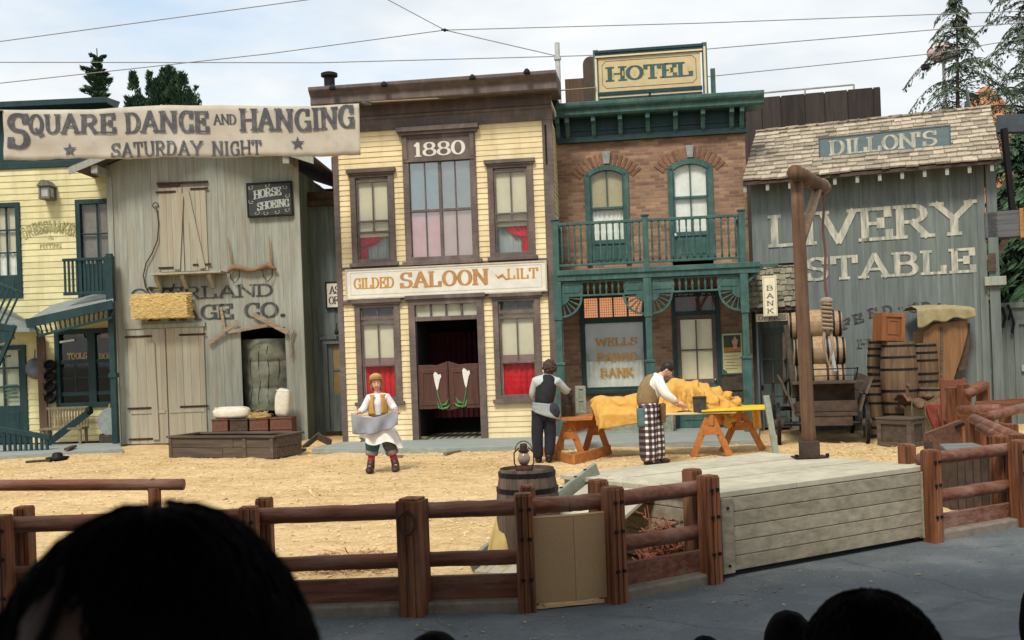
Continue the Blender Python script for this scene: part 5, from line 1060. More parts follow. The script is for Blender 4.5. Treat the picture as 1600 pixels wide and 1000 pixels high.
# ================================================================== LIVERY STABLE
vo = HF.w(hR + .06, -.2)
V = Frame(vo, 21.0)
liv = thing('livery_stable', 'blue grey board and batten stable with shingled roof and big cream lettering', 'stable', fr=V)
VR = V.rect
vL, vR = 0.0, V.u(1536, 400)
zEv = V.z(1350, 268)
ovh = .55
roofz = lambda y: V.z(1357, 266, -ovh) + (y + ovh) * math.tan(R(31))
m_sg = Matrix.Identity(4)
mb = MB(); zu = V.z(1200, 470); uo = V.u(1243, 560)
vboards(mb, vL, vR, .0, zEv + .15, [(vL - .1, uo, 0, V.z(1210, 412))], .345, 0, 41, .004, batten=.06); mb.box(vR - .08, vR + .07, -.04, .03, 0, zEv + .12)
mb.build('front_boards', m_livery, liv)
mb = MB(); dpv = 4.2
for k in range(14): mb.box(vR - .02, vR + .012 * (k % 2), .05 + k * .3, .345 + k * .3, 0, roofz(.05 + k * .3) - .08)
mb.box(uo + .02, uo + .05, .05, 1.6, 0, V.z(1210, 412)); mb.box(vL, vL + .04, .1, dpv, 0, zEv); mb.box(vL, vR, dpv, dpv + .05, 0, zEv)
mb.box(vL + .05, vR - .05, .25, .3, V.z(1210, 412), zEv); mb.build('side_boards', m_livery, liv)
# roof deck and shingles
uR = V.u(1556, 210, .6); uL2 = V.u(1160, 285, -ovh)
zt_r = V.z(1470, 174, 0); yr = None
for i in range(400):
    y = -ovh + i * .01
    if roofz(y) >= V.z(1380, 186, y): yr = y; break
yr = yr or 2.0
mb = MB(); mb.add([(uL2, -ovh, roofz(-ovh) - .03), (uR, -ovh, roofz(-ovh) - .03), (uR, yr, roofz(yr) - .03), (uL2, yr, roofz(yr) - .03)] + [(uL2, -ovh, roofz(-ovh) - .09), (uR, -ovh, roofz(-ovh) - .09), (uR, yr, roofz(yr) - .09), (uL2, yr, roofz(yr) - .09)], [(0, 1, 2, 3), (7, 6, 5, 4), (0, 4, 5, 1), (1, 5, 6, 2), (2, 6, 7, 3), (3, 7, 4, 0)])
mb.add([(uL2, yr + .02, roofz(yr) - .03), (uR, yr + .02, roofz(yr) - .03), (uR, yr + 2.5, roofz(yr) - 1.5), (uL2, yr + 2.5, roofz(yr) - 1.5)], [(0, 1, 2, 3)])
mb.build('roof', m_darkwood, liv)
def shingles(mb, u0, u1, y0, y1, zf, row=.22, seed=1, wmin=.16, wmax=.36):
    rn = random.Random(seed); ln = math.hypot(y1 - y0, zf(y1) - zf(y0)); n = int(ln / row); sl = math.atan2(zf(y1) - zf(y0), y1 - y0)
    for i in range(n + 1):
        s = i * row; u = u0 - rn.uniform(0, .1)
        while u < u1:
            w_ = rn.uniform(wmin, wmax); e = min(u + w_, u1 + rn.uniform(0, .02)); ju = rn.uniform(-.035, .03); s0 = s + ju - .02; s1 = min(s + row * 1.35, ln); th = rn.uniform(.03, .055); tilt = rn.uniform(-.012, .012)
            P = lambda uu, ss, hh: (uu, y0 + ss * math.cos(sl) - hh * math.sin(sl), zf(y0) + ss * math.sin(sl) + hh * math.cos(sl))
            x0, x1 = max(u, u0) + .004, e - .004; h0 = th + .012
            if x1 - x0 > .02:
                vs = [P(x0, s0 + tilt, h0), P(x1, s0 - tilt, h0), P(x1, s1, .006), P(x0, s1, .006), P(x0, s0 + tilt, h0 - th), P(x1, s0 - tilt, h0 - th)]
                mb.add(vs, [(0, 1, 2, 3), (4, 5, 1, 0), (0, 3, 4), (1, 5, 2)])
            u = e
    return mb
mb = MB(); shingles(mb, uL2, uR, -ovh, yr, roofz, .245, 5); mb.build('shingles', m_shingle, liv, fix=False)
mb = MB()
for k in range(22):
    u = lerp(uL2, uR - .3, k / 21) ; mb.box(u, u + .31, yr - .12, yr + .05, roofz(yr) + .0, roofz(yr) + .035 + .012 * (k % 2))
mb.build('ridge_cap', m_shingle, liv)
for k in range(12):
    u = V.u(1163.5 + k * 35.2, 280, -ovh + .05); MB().prism([(-ovh + .04, roofz(-ovh) - .24), (-ovh + .04, roofz(-ovh) - .1), (.02, roofz(.02) - .1), (.02, roofz(.02) - .26)], u - .035, u + .035, Matrix(((0, 1, 0, 0), (1, 0, 0, 0), (0, 0, 1, 0), (0, 0, 0, 1)))).build('rafter_tail', m_barn, liv)
# big cream letters
b1 = V.uv(1204, 386)[0], V.uv(1522, 366)[0]; z0 = (V.z(1204, 386) + V.z(1505, 366)) / 2; z1 = (V.z(1207, 337) + V.z(1510, 311)) / 2
zA, zB = V.z(1204, 387), V.z(1505, 366); hA, hB = V.z(1207, 337) - zA, V.z(1500, 312) - zB
yl = -.016
text_obj([(('LIVERY', V.u(1201, 362), V.u(1524, 338), min(zA, zB), min(zA, zB) + (hA + hB) / 2, yl), dict(thick=.22, thin=.1)), (('STABLE', V.u(1258, 424), V.u(1530, 404), (V.z(1262, 440) + V.z(1526, 425)) / 2, (V.z(1262, 404) + V.z(1526, 385)) / 2, yl), dict(thick=.24, thin=.11, sp=.08))], m_letter_cream, liv)
dk = []
for c, px, py in (('F', 1323, 505), ('E', 1341, 497), ('E', 1364.5, 488), ('D', 1386.5, 484), ('*', 1407, 481), ('G', 1427, 480), ('R', 1447, 479), ('A', 1467, 481), ('I', 1482, 484), ('N', 1495, 488)):
    u, z = V.uv(px, py); dk.append(((c, u - .105, u + .105, z - .1, z + .1, yl), dict(thick=.26, thin=.12, fn=(lambda x, zz, u=u, z=z, a=(px - 1425) / 330: (x + (zz - z) * a, zz - (x - u) * a)))))
ru = VR(1340, 1395, 529, 543); dk.append((('HOR', ru[0], ru[1], ru[2], ru[3], yl), dict(thick=.28, thin=.12)))
text_obj(dk, m_letter_worn, liv)
# open gable shade: heavy timber posts and beam ends on the right side
mb = MB(); mb.box(vR + .1, vR + .3, -.1, .12, 0, roofz(0) - .35); mb.build('corner_post', m_livery, liv, bevel=.01)
r_ = VR(1545, 1592, 331, 372, .1); MB().box(vR + .05, r_[1], -.1, .4, r_[2], r_[3]).build('timber_beam', mat('grey_timber', (0.13, 0.135, 0.135), (0.075, 0.078, 0.08), .9, HG, 3, .4), liv, bevel=.015)
MB().box(r_[1], r_[1] + .08, -.13, .43, r_[2] - .03, r_[3] + .03).build('sawn_beam_end', mat('sawn_end', (0.42, 0.22, 0.07), (0.25, 0.12, 0.04), .9, (1, 1, 1), 14, .5), liv, bevel=.01)
mb = MB(); rb = VR(1541, 1572, 432, 446, -.1); mb.box(vR + .0, rb[1], -.2, .0, rb[2], rb[3]); mb.build('bracket_board', m_barn, liv, bevel=.01)
mb = MB(); mb.beam((vR + .15, 0, r_[2] - .6), (vR + .45, 0, r_[2] - .02), .1, .12); mb.build('knee_brace', m_darkwood, liv)
rr_ = VR(1543, 1556, 396, 424, -.1); MB().box(rr_[0], rr_[1], -.16, -.1, rr_[2], rr_[3]).build('wall_plaque', m_crate, liv)
# stable name board on the roof
ysn = .25
r_ = VR(1279, 1486, 205.5, 243, ysn)
zA, zB = (V.z(1279, 254, ysn) + V.z(1486, 231.5, ysn)) / 2, (V.z(1279, 217, ysn) + V.z(1486, 194, ysn)) / 2
t = thing('stable_sign', 'blue grey sign board with pale serif lettering standing on the shingled roof', 'sign', fr=V, loc=(r_[0], ysn, zA)); W_, H_ = r_[1] - r_[0], zB - zA
MB().box(0, W_, -.025, .025, 0, H_).build('board', mat('blue_grey_sign', (0.125, 0.17, 0.18), (0.10, 0.14, 0.15), .7, HG, 4, .05), t)
mb = MB(); frame_ring(mb, (0, W_, 0, H_), .03, -.035, .025); mb.build('frame', mat('sign_edge', (0.09, 0.115, 0.115)), t)
for x in (.4, W_ - .4): MB().beam((x, .02, .05), (x, .02, -.06 + .02), .05, .05).build('support', m_crate, t)
text_obj([(("DILLON'S", W_ * .085, W_ * .90, H_ * .2, H_ * .84, -.03), dict(thick=.24, thin=.1))], m_letter_cream, t)
# ---------- lean-to office between hotel and stable
lz0, lz1 = V.z(1205, 480, -.5), V.z(1205, 412, -.0)
of = thing('office_lean_to', 'small shingled lean-to with a grey green door between hotel and stable', 'lean-to', fr=V)
u0, u1 = -.15, uo + .15
lf = lambda y: lerp(lz0, lz1, (y + .5) / .62)
mb = MB(); mb.add([(u0, -.5, lz0 - .02), (u1, -.5, lz0 - .02), (u1, .12, lz1 - .02), (u0, .12, lz1 - .02), (u0, -.5, lz0 - .08), (u1, -.5, lz0 - .08), (u1, .12, lz1 - .08), (u0, .12, lz1 - .08)], [(0, 1, 2, 3), (7, 6, 5, 4), (0, 4, 5, 1), (1, 5, 6, 2), (2, 6, 7, 3), (3, 7, 4, 0)]); mb.build('roof', m_darkwood, of)
mb = MB(); shingles(mb, u0, u1, -.5, .12, lf, .15, 9, .1, .2); mb.build('shingles', mat('old_shingles', (0.26, 0.24, 0.17), (0.15, 0.14, 0.1), .9, (3, 3, 3), 5, .3, isl=.3), of, fix=False)
dd = VR(1184, 1232, 512, 668, .35); mb = MB(); vboards(mb, u0, u1, .0, lz1 - .1, [(dd[0], dd[1], 0, dd[3])], .2, .4, 6); mb.build('front_boards', m_livery, of)
zg0, zg1 = V.z(1207, 600, .45), V.z(1207, 522, .45); a, b = dd[0], dd[1]
m_offd = mat('office_door_paint', (0.10, 0.13, 0.115), (0.065, 0.085, 0.075), .75, VG, 3, .2)
mb = MB(); mb.box(a, b, .42, .48, .05, zg0); mb.box(a, a + .12, .42, .48, zg0, zg1); mb.box(b - .12, b, .42, .48, zg0, zg1); mb.box(a, b, .42, .48, zg1, dd[3]); cx = (a + b) / 2; mb.box(cx - .02, cx + .02, .43, .47, zg0, zg1); mb.box(a + .12, b - .12, .425, .475, lerp(zg0, zg1, .5) - .03, lerp(zg0, zg1, .5) + .03); mb.box(a + .1, b - .1, .405, .42, zg0 - .28, zg0 - .22); mb.box(a + .1, b - .1, .405, .42, .3, .38)
o = mb.build('door', m_offd, of, bevel=.006); MB().box(a + .1, b - .1, .46, .466, zg0, zg1).build('glass_pane', mat('dusty_dark_glass', (0.085, 0.085, 0.06), (0.05, 0.05, 0.04), .2, (1, 1, 1), 2, 0), o); MB().box(a + .02, a + .12, .37, .42, zg0 - .1, zg0 - .02).build('latch', m_iron, o)
r_ = VR(1181, 1233, 490, 502, -.45); os_ = thing('office_sign', 'low tan signboard with black letters beneath the lean-to shingles', 'sign', fr=V, loc=(r_[0], -.45, r_[2])); W_, H_ = r_[1] - r_[0], r_[3] - r_[2]
MB().box(0, W_, -.02, .02, 0, H_).build('board', mat('tan_office_board', (0.34, 0.29, 0.19), (0.24, 0.2, 0.13), .8, HG, 4, .1), os_, bevel=.004); text_obj([(('OFFICE', W_ * .08, W_ * .92, H_ * .18, H_ * .82, -.025), dict(thick=.2, thin=.1, sp=.1))], m_letter_dark, os_)
MB().box(.1, .13, -.01, .01, H_, H_ + .12).box(W_ - .13, W_ - .1, -.01, .01, H_, H_ + .12).build('hanger', m_iron, os_)
# ---------- wall and gate farther right, dark canopy beam
G = Frame(V.w(vR + .5, 1.6), 21.0)
gt = thing('stable_yard_wall', 'tall grey board yard wall with a dark doorway in shade right of the stable', 'wall', fr=G)
zt = G.z(1575, 473); mb = MB(); vboards(mb, -.6, 5.0, 0, zt, [], .3, 0, 51); mb.box(-.6, 5, -.06, 0, zt - .12, zt); mb.build('boards', m_livery, gt)
u_ = G.u(1586, 560); mb = MB(); frame_ring(mb, (u_, u_ + 1.6, 0, G.z(1586, 500)), .1, -.05, .01, bottom=False); mb.build('door_frame', m_livery, gt)
MB().box(u_ + .12, u_ + .3, -.07, -.02, G.z(1595, 580), G.z(1595, 570)).build('hasp', mat('pale_iron', (.4, .4, .4)), gt)
mb = MB()
for px, y0, y1 in ((1566, 480, 512), (1575, 476, 500), (1580, 490, 520)): q = G.uv(px, y0, -.1); q2 = G.uv(px + 1, y1, -.1); mb.tube([(q[0], -.1, q[1]), (q[0] + .05, -.13, (q[1] + q2[1]) / 2), (q2[0], -.1, q2[1])], .03, 6)
mb.build('hanging_harness', m_iron, gt)
t = thing('canopy_beam', 'broad dark grey beam running out from the stable roof ridge', 'beam', loc=at(1558, 195, 25.5)); e = at(1680, 190, 24.6) - at(1558, 195, 25.5)
MB().beam((0, 0, 0), e, .3, .42).build('beam', mat('dark_grey_beam', (0.07, 0.085, 0.1)), t, bevel=.01); p = at(1570, 240, 25.2) - at(1558, 195, 25.5); p2 = at(1583, 340, 25.2) - at(1558, 195, 25.5); MB().beam(p + Vector((0, 0, .6)), p2, .12, .12).build('strut', m_black, t)
# ---------- boardwalk and background
bw0 = gp(490, 701, .0)
# ===== GROUND
pa_x, pb_x = gp(1130, 905).x, gp(1452, 847).x
# ================================================================== GROUND
def ground_mat():
    m = bpy.data.materials.new('straw_covered_sand'); m.use_nodes = True; t = m.node_tree; N = t.nodes.new; L = t.links.new
    b = t.nodes['Principled BSDF']; b.inputs['Roughness'].default_value = .95; b.inputs['Specular IOR Level'].default_value = .1
    tc = N('ShaderNodeTexCoord'); fac = []
    for sc, de in ((.45, 6), (7.0, 6), (34, 4)):
        n = N('ShaderNodeTexNoise'); n.inputs['Scale'].default_value = sc; n.inputs['Detail'].default_value = de; n.inputs['Roughness'].default_value = .65; L(tc.outputs['Object'], n.inputs['Vector']); fac.append(n)
    r1 = N('ShaderNodeValToRGB'); r1.color_ramp.elements[0].position = .32; r1.color_ramp.elements[1].position = .68; r1.color_ramp.elements[0].color = (.57, .425, .22, 1); r1.color_ramp.elements[1].color = (.73, .565, .335, 1)
    r2 = N('ShaderNodeValToRGB'); r2.color_ramp.elements[0].position = .3; r2.color_ramp.elements[1].position = .7; r2.color_ramp.elements[0].color = (.7, .66, .62, 1); r2.color_ramp.elements[1].color = (1.15, 1.13, 1.1, 1)
    r3 = N('ShaderNodeValToRGB'); r3.color_ramp.elements[0].position = .32; r3.color_ramp.elements[1].position = .66; r3.color_ramp.elements[0].color = (.74, .7, .64, 1); r3.color_ramp.elements[1].color = (1.12, 1.1, 1.05, 1)
    L(fac[0].outputs['Fac'], r1.inputs[0]); L(fac[1].outputs['Fac'], r2.inputs[0]); L(fac[2].outputs['Fac'], r3.inputs[0])
    c = r1.outputs[0]
    for r in (r2, r3):
        x = N('ShaderNodeMix'); x.data_type = 'RGBA'; x.blend_type = 'MULTIPLY'; x.inputs[0].default_value = .8; L(c, x.inputs[6]); L(r.outputs[0], x.inputs[7]); c = x.outputs[2]
    mp = N('ShaderNodeMapping'); mp.inputs['Scale'].default_value = (.5, 2.6, 1); mp.inputs['Rotation'].default_value = (0, 0, .25); L(tc.outputs['Object'], mp.inputs['Vector']); n = N('ShaderNodeTexNoise'); n.inputs['Scale'].default_value = 1.5; n.inputs['Detail'].default_value = 9; n.inputs['Roughness'].default_value = .7; n.inputs['Distortion'].default_value = .6; L(mp.outputs[0], n.inputs['Vector']); r4 = N('ShaderNodeValToRGB'); r4.color_ramp.elements[0].position = .36; r4.color_ramp.elements[1].position = .5; r4.color_ramp.elements[0].color = (.76, .68, .58, 1); r4.color_ramp.elements[1].color = (1, 1, 1, 1); L(n.outputs['Fac'], r4.inputs[0]); x = N('ShaderNodeMix'); x.data_type = 'RGBA'; x.blend_type = 'MULTIPLY'; x.inputs[0].default_value = .8; L(c, x.inputs[6]); L(r4.outputs[0], x.inputs[7]); c = x.outputs[2]
    L(c, b.inputs['Base Color']); ad = N('ShaderNodeMath'); ad.operation = 'MULTIPLY_ADD'; ad.inputs[1].default_value = .6; L(fac[2].outputs['Fac'], ad.inputs[0]); L(fac[1].outputs['Fac'], ad.inputs[2])
    bp = N('ShaderNodeBump'); bp.inputs['Strength'].default_value = .7; bp.inputs['Distance'].default_value = .05; L(ad.outputs[0], bp.inputs['Height']); L(bp.outputs[0], b.inputs['Normal']); return m
m_sand = ground_mat()
m_asphalt = mat('asphalt', (0.125, 0.145, 0.155), (0.082, 0.098, 0.107), 0.85, (1, 1, 1), 45, 0.9, dirt=(0.21, 0.22, 0.22), dirt_amt=.8, dirt_sc=1.3, spec=.4, lo=.25, hi=.75)
t = m_asphalt.node_tree; N = t.nodes.new; L = t.links.new; pb = t.nodes['Principled BSDF']; src = pb.inputs['Base Color'].links[0].from_socket
tc = N('ShaderNodeTexCoord'); n0 = N('ShaderNodeTexNoise'); n0.inputs['Scale'].default_value = 1.1; n0.inputs['Detail'].default_value = 6; L(tc.outputs['Object'], n0.inputs['Vector']); va = N('ShaderNodeVectorMath'); va.operation = 'MULTIPLY_ADD'; va.inputs[1].default_value = (.9, .9, 0); L(n0.outputs['Color'], va.inputs[0]); L(tc.outputs['Object'], va.inputs[2])
vo_ = N('ShaderNodeTexVoronoi'); vo_.feature = 'DISTANCE_TO_EDGE'; vo_.inputs['Scale'].default_value = .33; L(va.outputs[0], vo_.inputs['Vector']); mr = N('ShaderNodeMapRange'); mr.inputs[1].default_value = .002; mr.inputs[2].default_value = .008; mr.inputs[3].default_value = .25; mr.inputs[4].default_value = 0; L(vo_.outputs['Distance'], mr.inputs[0])
x = N('ShaderNodeMix'); x.data_type = 'RGBA'; L(mr.outputs[0], x.inputs[0]); L(src, x.inputs[6]); x.inputs[7].default_value = (.018, .02, .022, 1); L(x.outputs[2], pb.inputs['Base Color'])
m_earth = mat('earth', (0.2, 0.17, 0.12), (0.13, 0.11, 0.08), .95)
# fence line on the ground
FL = [Vector((-14, 8.9, 0)), gp(8, 982), gp(395, 969), gp(650, 960), gp(824, 955), gp(900, 948), gp(963, 941), gp(1112, 911), gp(1459, 847), gp(1596, 822), gp(1596, 822) + (gp(1596, 822) - gp(1459, 847)) * 4]
def fence_y(x):
    for a, b in zip(FL, FL[1:]):
        if a.x <= x <= b.x: return lerp(a.y, b.y, (x - a.x) / (b.x - a.x))
    return FL[-1].y + (x - FL[-1].x) * .4 if x > 0 else FL[0].y
g = MB(); g.add([(-900, -900, -.08), (900, -900, -.08), (900, 900, -.08), (-900, 900, -.08)], [(0, 1, 2, 3)]); tag(g.build('ground', m_earth), 'bare earth around the whole set', 'ground', kind='structure')
def sandf(a, b):
    x = lerp(-17, 19, a); y0 = fence_y(x) + (.7 if pa_x < x < pb_x else .06); y = lerp(y0, 31, b ** 1.25); d = min(1, (y - y0) / 1.2)
    return (x, y, (.035 * nz(x * .8, y * .8) + .03 * nz(x * 2.3, y * 2.3, 4) + .014 * nz(x * 7, y * 7, 8)) * (.4 + .6 * d) - .005)
tag(MB().grid(sandf, 260, 230).build('sand', m_sand, smooth=True), 'golden straw strewn sand arena before the buildings', 'sand', kind='structure')
mb = MB(); pts = [Vector((-14, 8.9, 0))] + FL[1:] + [Vector((FL[-1].x, -12, 0)), Vector((-14, -12, 0))]
mb.add([(p.x, p.y - (.0 if i < len(FL) else 0), .0) for i, p in enumerate(pts)], [tuple(range(len(pts)))]); mb.add([(pa_x + .02, gp(1130, 905).y - .1, .001), (pb_x, gp(1452, 847).y - .1, .001), (pb_x - .1, gp(1452, 847).y + .6, .001), (pa_x - .1, gp(1130, 905).y + .6, .001)], [(0, 1, 2, 3)]); tag(mb.build('asphalt_walk', m_asphalt), 'blue grey asphalt walkway along the log fence', 'walkway', kind='structure')
mb = MB()
for i, (a, b) in enumerate(zip(FL, FL[1:])):
    if i in (4, 5, 7): continue
    a2, b2 = a + Vector((0, .1, 0)), b + Vector((0, .1, 0)); mb.beam(Vector((a2.x, a2.y, .03)), Vector((b2.x, b2.y, .03)), .22, .12)
tag(mb.build('kerb', mat('concrete_kerb', (0.24, 0.205, 0.165), (0.15, 0.125, 0.1), .9, (1, 1, 1), 9, .4), bevel=.02), 'low concrete kerb under the log fence', 'kerb', kind='structure')
# terrace under the viewers
mb = MB().box(-6, 6, -6, 3.2, .004, .35); tag(mb.build('viewing_terrace', m_asphalt, bevel=.02), 'low step the spectators stand on', 'terrace', kind='structure')
# straw scattered over the sand
rn = random.Random(9); mb = MB()
for i in range(36000):
    a, b = rn.random(), rn.random() ** .9; p = sandf(a, b); y = p[1]
    if y > 24.5: continue
    s = lerp(.012, .034, rn.random()) * (1 + y * .025); t = rn.uniform(0, 6.283); w_ = s * rn.uniform(.2, .5); dx, dy = math.cos(t) * s, math.sin(t) * s; ex, ey = -math.sin(t) * w_, math.cos(t) * w_; z = p[2] + .006; tz = rn.uniform(-.02, .03)
    mb.add([(p[0] - dx, y - dy, z), (p[0] + ex, y + ey, z + .004), (p[0] + dx, y + dy, z + abs(tz)), (p[0] - ex, y - ey, z + .008)], [(0, 1, 2, 3)])
tag(mb.build('straw_litter', mat('straw_flakes', (0.74, 0.57, 0.33), (0.60, 0.43, 0.22), .9, isl=.18, bump=0), fix=False), 'loose straw and wood shavings strewn over the sand', 'straw', kind='stuff')
# unseen roof added over the viewing area to shade the fence and asphalt
vc = thing('added_shade_canopy', 'added board roof on posts, out of view, put in to shade the log fence and asphalt', 'canopy', loc=(0, 0, 0)); MB().box(-9, 9, -7, 6.0, 4.75, 4.87).build('roof', m_crate, vc)
for x, y in ((-8.6, -6.5), (8.6, -6.5), (-8.6, .5), (8.6, .5), (-8.6, 5.5), (8.6, 5.5)): MB().box(x - .1, x + .1, y - .1, y + .1, 0, 4.75).build('post', m_post, vc)
# grit and dry leaves on the asphalt
mb = MB()
for i in range(2600):
    x = rn.uniform(-5, 7); d = abs(rn.gauss(0, 1.1)); y = fence_y(x) - .12 - d
    if y < 3.4: continue
    s = rn.uniform(.004, .012) if i % 9 else rn.uniform(.012, .03); t = rn.uniform(0, 6.283); mb.add([(x - s * math.cos(t), y - s * math.sin(t), .004), (x + s * .6 * math.sin(t), y - s * .6 * math.cos(t), .006), (x + s * math.cos(t), y + s * math.sin(t), .004 + s * .3), (x - s * .5 * math.sin(t), y + s * .5 * math.cos(t), .008)], [(0, 1, 2, 3)])
tag(mb.build('grit', mat('grit', (.34, .26, .16), (.2, .16, .11), .9, isl=.4, bump=0), fix=False), 'grit and straw crumbs scattered on the asphalt walkway', 'grit', kind='stuff')
# boardwalks
def walk(name, pts, z, lab):
    mb = MB(); n = len(pts); mb.add([(p[0], p[1], z) for p in pts] + [(p[0], p[1], -.02) for p in pts], [tuple(range(n)), tuple(range(2 * n - 1, n - 1, -1))] + [(i, i + n, (i + 1) % n + n, (i + 1) % n) for i in range(n)]); tag(mb.build(name, mat('grey_boardwalk', (0.30, 0.335, 0.31), (0.21, 0.235, 0.215), .85, HG, 3, .3), bevel=.01), lab, 'boardwalk', kind='structure')
f = [gp(487, 702, .08), gp(700, 700, .1), gp(840, 695, .1), gp(1185, 687, .1)]
walk('boardwalk', [f[0], f[1], f[2], f[3], HF.w(hR + .1, .02), S.w(sR, 1.3), S.w(sR, .03), S.w(sL, .03)], .1, 'grey board step along saloon and hotel')
walk('shop_boardwalk', [gp(-60, 716, .08), gp(192, 701, .08), B.w(bL, .02), D.w(dL, .05)], .09, 'grey board step before the dressmaker shop')
# debris sticks on the sand
rn = random.Random(4)
for i, (a, b, w_, lab) in enumerate((((640, 683), (668, 684), .1, 'short plank offcut on the boardwalk before the saloon doors'), ((695, 709), (718, 705), .09, 'broken stick on the sand just below the saloon doors'), ((620, 705), (655, 703), .07, 'thin stick on the sand beside the laughing woman'), ((612, 712), (628, 713), .07, 'stub of wood near the heels of the laughing woman'), ((455, 706), (476, 702), .1, 'dark stick lying right of the board trough'), ((40, 722), (78, 719), .06, 'thin stick on sand beside the black hat'), ((104, 702), (116, 697), .12, 'green splinter of railing on the shop step'))):
    z = .14 if i in (0, 6) else .03; p, q = gp(*a, z), gp(*b, z); t = thing('wood_scrap', lab, 'wood scrap', loc=p, group='wood scraps on the ground')
    MB().beam((0, 0, 0), q - p, w_, .05).build('stick', m_bench if i < 4 else m_crate, t, bevel=.006)
t = thing('broken_plank_prop', 'broken dark planks propped in a wedge at the assay office step', 'planks', loc=gp(478, 700)); o_ = gp(478, 700)
q = lambda px, py, dy=0: at(px, py, o_.y + dy) - o_
MB().beam(q(474, 700), q(500, 678, .5), .05, .12).build('plank', m_crate, t, bevel=.006); MB().beam(q(497, 682, .3), q(517, 692, -.1), .05, .16).build('plank', m_darkwood, t, bevel=.006)
# ================================================================== LOG FENCE
def dirn(a, b): d = (b - a); d.z = 0; return d.normalized()
def post(mb_parent, p, h, w_, d_, ang, name='post', ring=False):
    m = Matrix.Translation(p) @ Matrix.Rotation(ang, 4, 'Z'); mb = MB()
    for k in range(3):       # checked timber: three laminations with grooves between
        mb.box(-w_ / 2 + w_ * k / 3 + .004, -w_ / 2 + w_ * (k + 1) / 3 - .004, -d_ / 2 - .003 * (k % 2), d_ / 2, -.05, h - .012)
    mb.box(-w_ / 2 + .006, w_ / 2 - .006, -d_ / 2 + .012, d_ / 2 - .012, -.05, h);
    mb.v = [tuple(m @ Vector(v)) if True else v for v in mb.v]
    return mb.build(name, m_post, mb_parent, bevel=.008)
def bolts(par, pts, r=.016):
    for p, d in pts: MB().tube([p, p + d * .02], r, 8).build('bolt', m_iron, par)
P0, P1, P2_, P3, P4, P5, P6 = FL[1], FL[2], gp(650, 960), gp(824, 955), gp(963, 941), gp(1112, 911), None
fn = thing('log_fence', 'red brown log fence with paired posts running in front of the sand to the platform', 'fence', loc=(P2_.x, P2_.y, 0)); OO = Vector((P2_.x, P2_.y, 0))
X0 = P0 + (P0 - P1) * 1.3
hz = lambda px, py, p: at(px, py, p.y).z
hP2 = hz(650, 777, P2_)
h_pair = hz(824, 770, P3)
def pair(par, p, ang, h, w_=.145, off=.27, O=None, dh=.03):
    nrm = Vector((math.sin(-ang), math.cos(ang), 0)); nrm = Vector((-math.sin(ang), math.cos(ang), 0))
    f_ = post(par, p - O, h, w_, .15, ang); b_ = post(par, p - O + nrm * off + Vector((math.cos(ang), math.sin(ang), 0)) * .06, h + dh, w_ * .9, .14, ang); bolts(f_, [(p - O - nrm * .07 + Vector((0, 0, z)) + Vector((math.cos(ang), math.sin(ang), 0)) * s, -nrm) for z in (h * .28, h * .62, h * .87) for s in (-.03, .035)])
def ang_of(a, b): d = dirn(a.copy(), b.copy()); return math.atan2(d.y, d.x)
def rail(par, a, b, z, r, O, flat=False):
    if flat: return MB().beam(a - O + Vector((0, 0, z)), b - O + Vector((0, 0, z)), .06, .19).build('bottom_board', m_logs, par, bevel=.006)
    n = 10; pts = [a.lerp(b, i / n) - O + Vector((0, 0, z + .006 * nz(i * .9, z * 5 + a.x))) for i in range(n + 1)]; return MB().tube(pts, [r * (1 + .05 * nz(i * .7, 3 + z)) for i in range(n + 1)], 12).build('rail', m_logs, par, smooth=True)
a01 = ang_of(P1, P2_)
off = lambda ang, o: Vector((-math.sin(ang), math.cos(ang), 0)) * o
for p in (X0, P0, P1): pair(fn, p, a01, hz(395, 791, P1), O=OO)
m_ = Matrix.Rotation(R(-20), 4, 'Z'); mb = MB(); w_ = .2
mb.box(-w_ / 2, w_ / 2, -w_ / 2, w_ / 2, -.05, hP2 - .02, m_); mb.box(-w_ / 2 + .02, w_ / 2 - .02, -w_ / 2 + .02, w_ / 2 - .02, hP2 - .02, hP2, m_)
for x in (-.045, .025): mb.box(x, x + .025, -w_ / 2 - .012, -w_ / 2, -.05, hP2 - .28, m_)
c_ = mb.build('corner_post', m_post, fn, bevel=.012); rg = [m_ @ Vector((.075 * math.cos(t), -w_ / 2 - .02, hP2 - .19 + .085 * math.sin(t))) for t in [i * math.pi / 10 for i in range(20)]]
MB().tube(rg, .009, 6, closed=True).build('iron_ring', m_rust, c_); MB().tube([m_ @ Vector((0, -w_ / 2, hP2 - .105)), m_ @ Vector((0, -w_ / 2 - .03, hP2 - .105))], .018, 8).build('staple', m_rust, c_)
tz, mz, bz = hz(640, 802, P2_), hz(640, 880, P2_), hz(640, 925, P2_)
rt = .067
segs = [(X0, P1), (P1, P2_), (P2_, P3)]
for a, b in segs:
    ag = ang_of(a, b); o_ = off(ag, .13)
    rail(fn, a + o_, b + o_, tz, rt, OO); rail(fn, a + o_, b + o_, mz, rt * .92, OO); rail(fn, a + o_, b + o_, bz, 0, OO, True)
a34 = ang_of(P4, P5); Pm = gp(900, 948); a1, a2 = ang_of(P3, Pm), ang_of(Pm, P4)
pair(fn, P3, ang_of(P2_, P3) * .5 + a1 * .5, h_pair, O=OO)
pair(fn, P4, a34, hz(963, 760, P4), O=OO); pair(fn, P5, a34, hz(1112, 742, P5), O=OO)
o1, o2 = off(a1, .13), off(a2, .13); pm = Pm + off((a1 + a2) / 2, .13)
tz2 = hz(900, 790, Pm)
rail(fn, P3 + o1, pm, tz2, rt, OO); rail(fn, pm, P4 + o2, tz2, rt, OO)
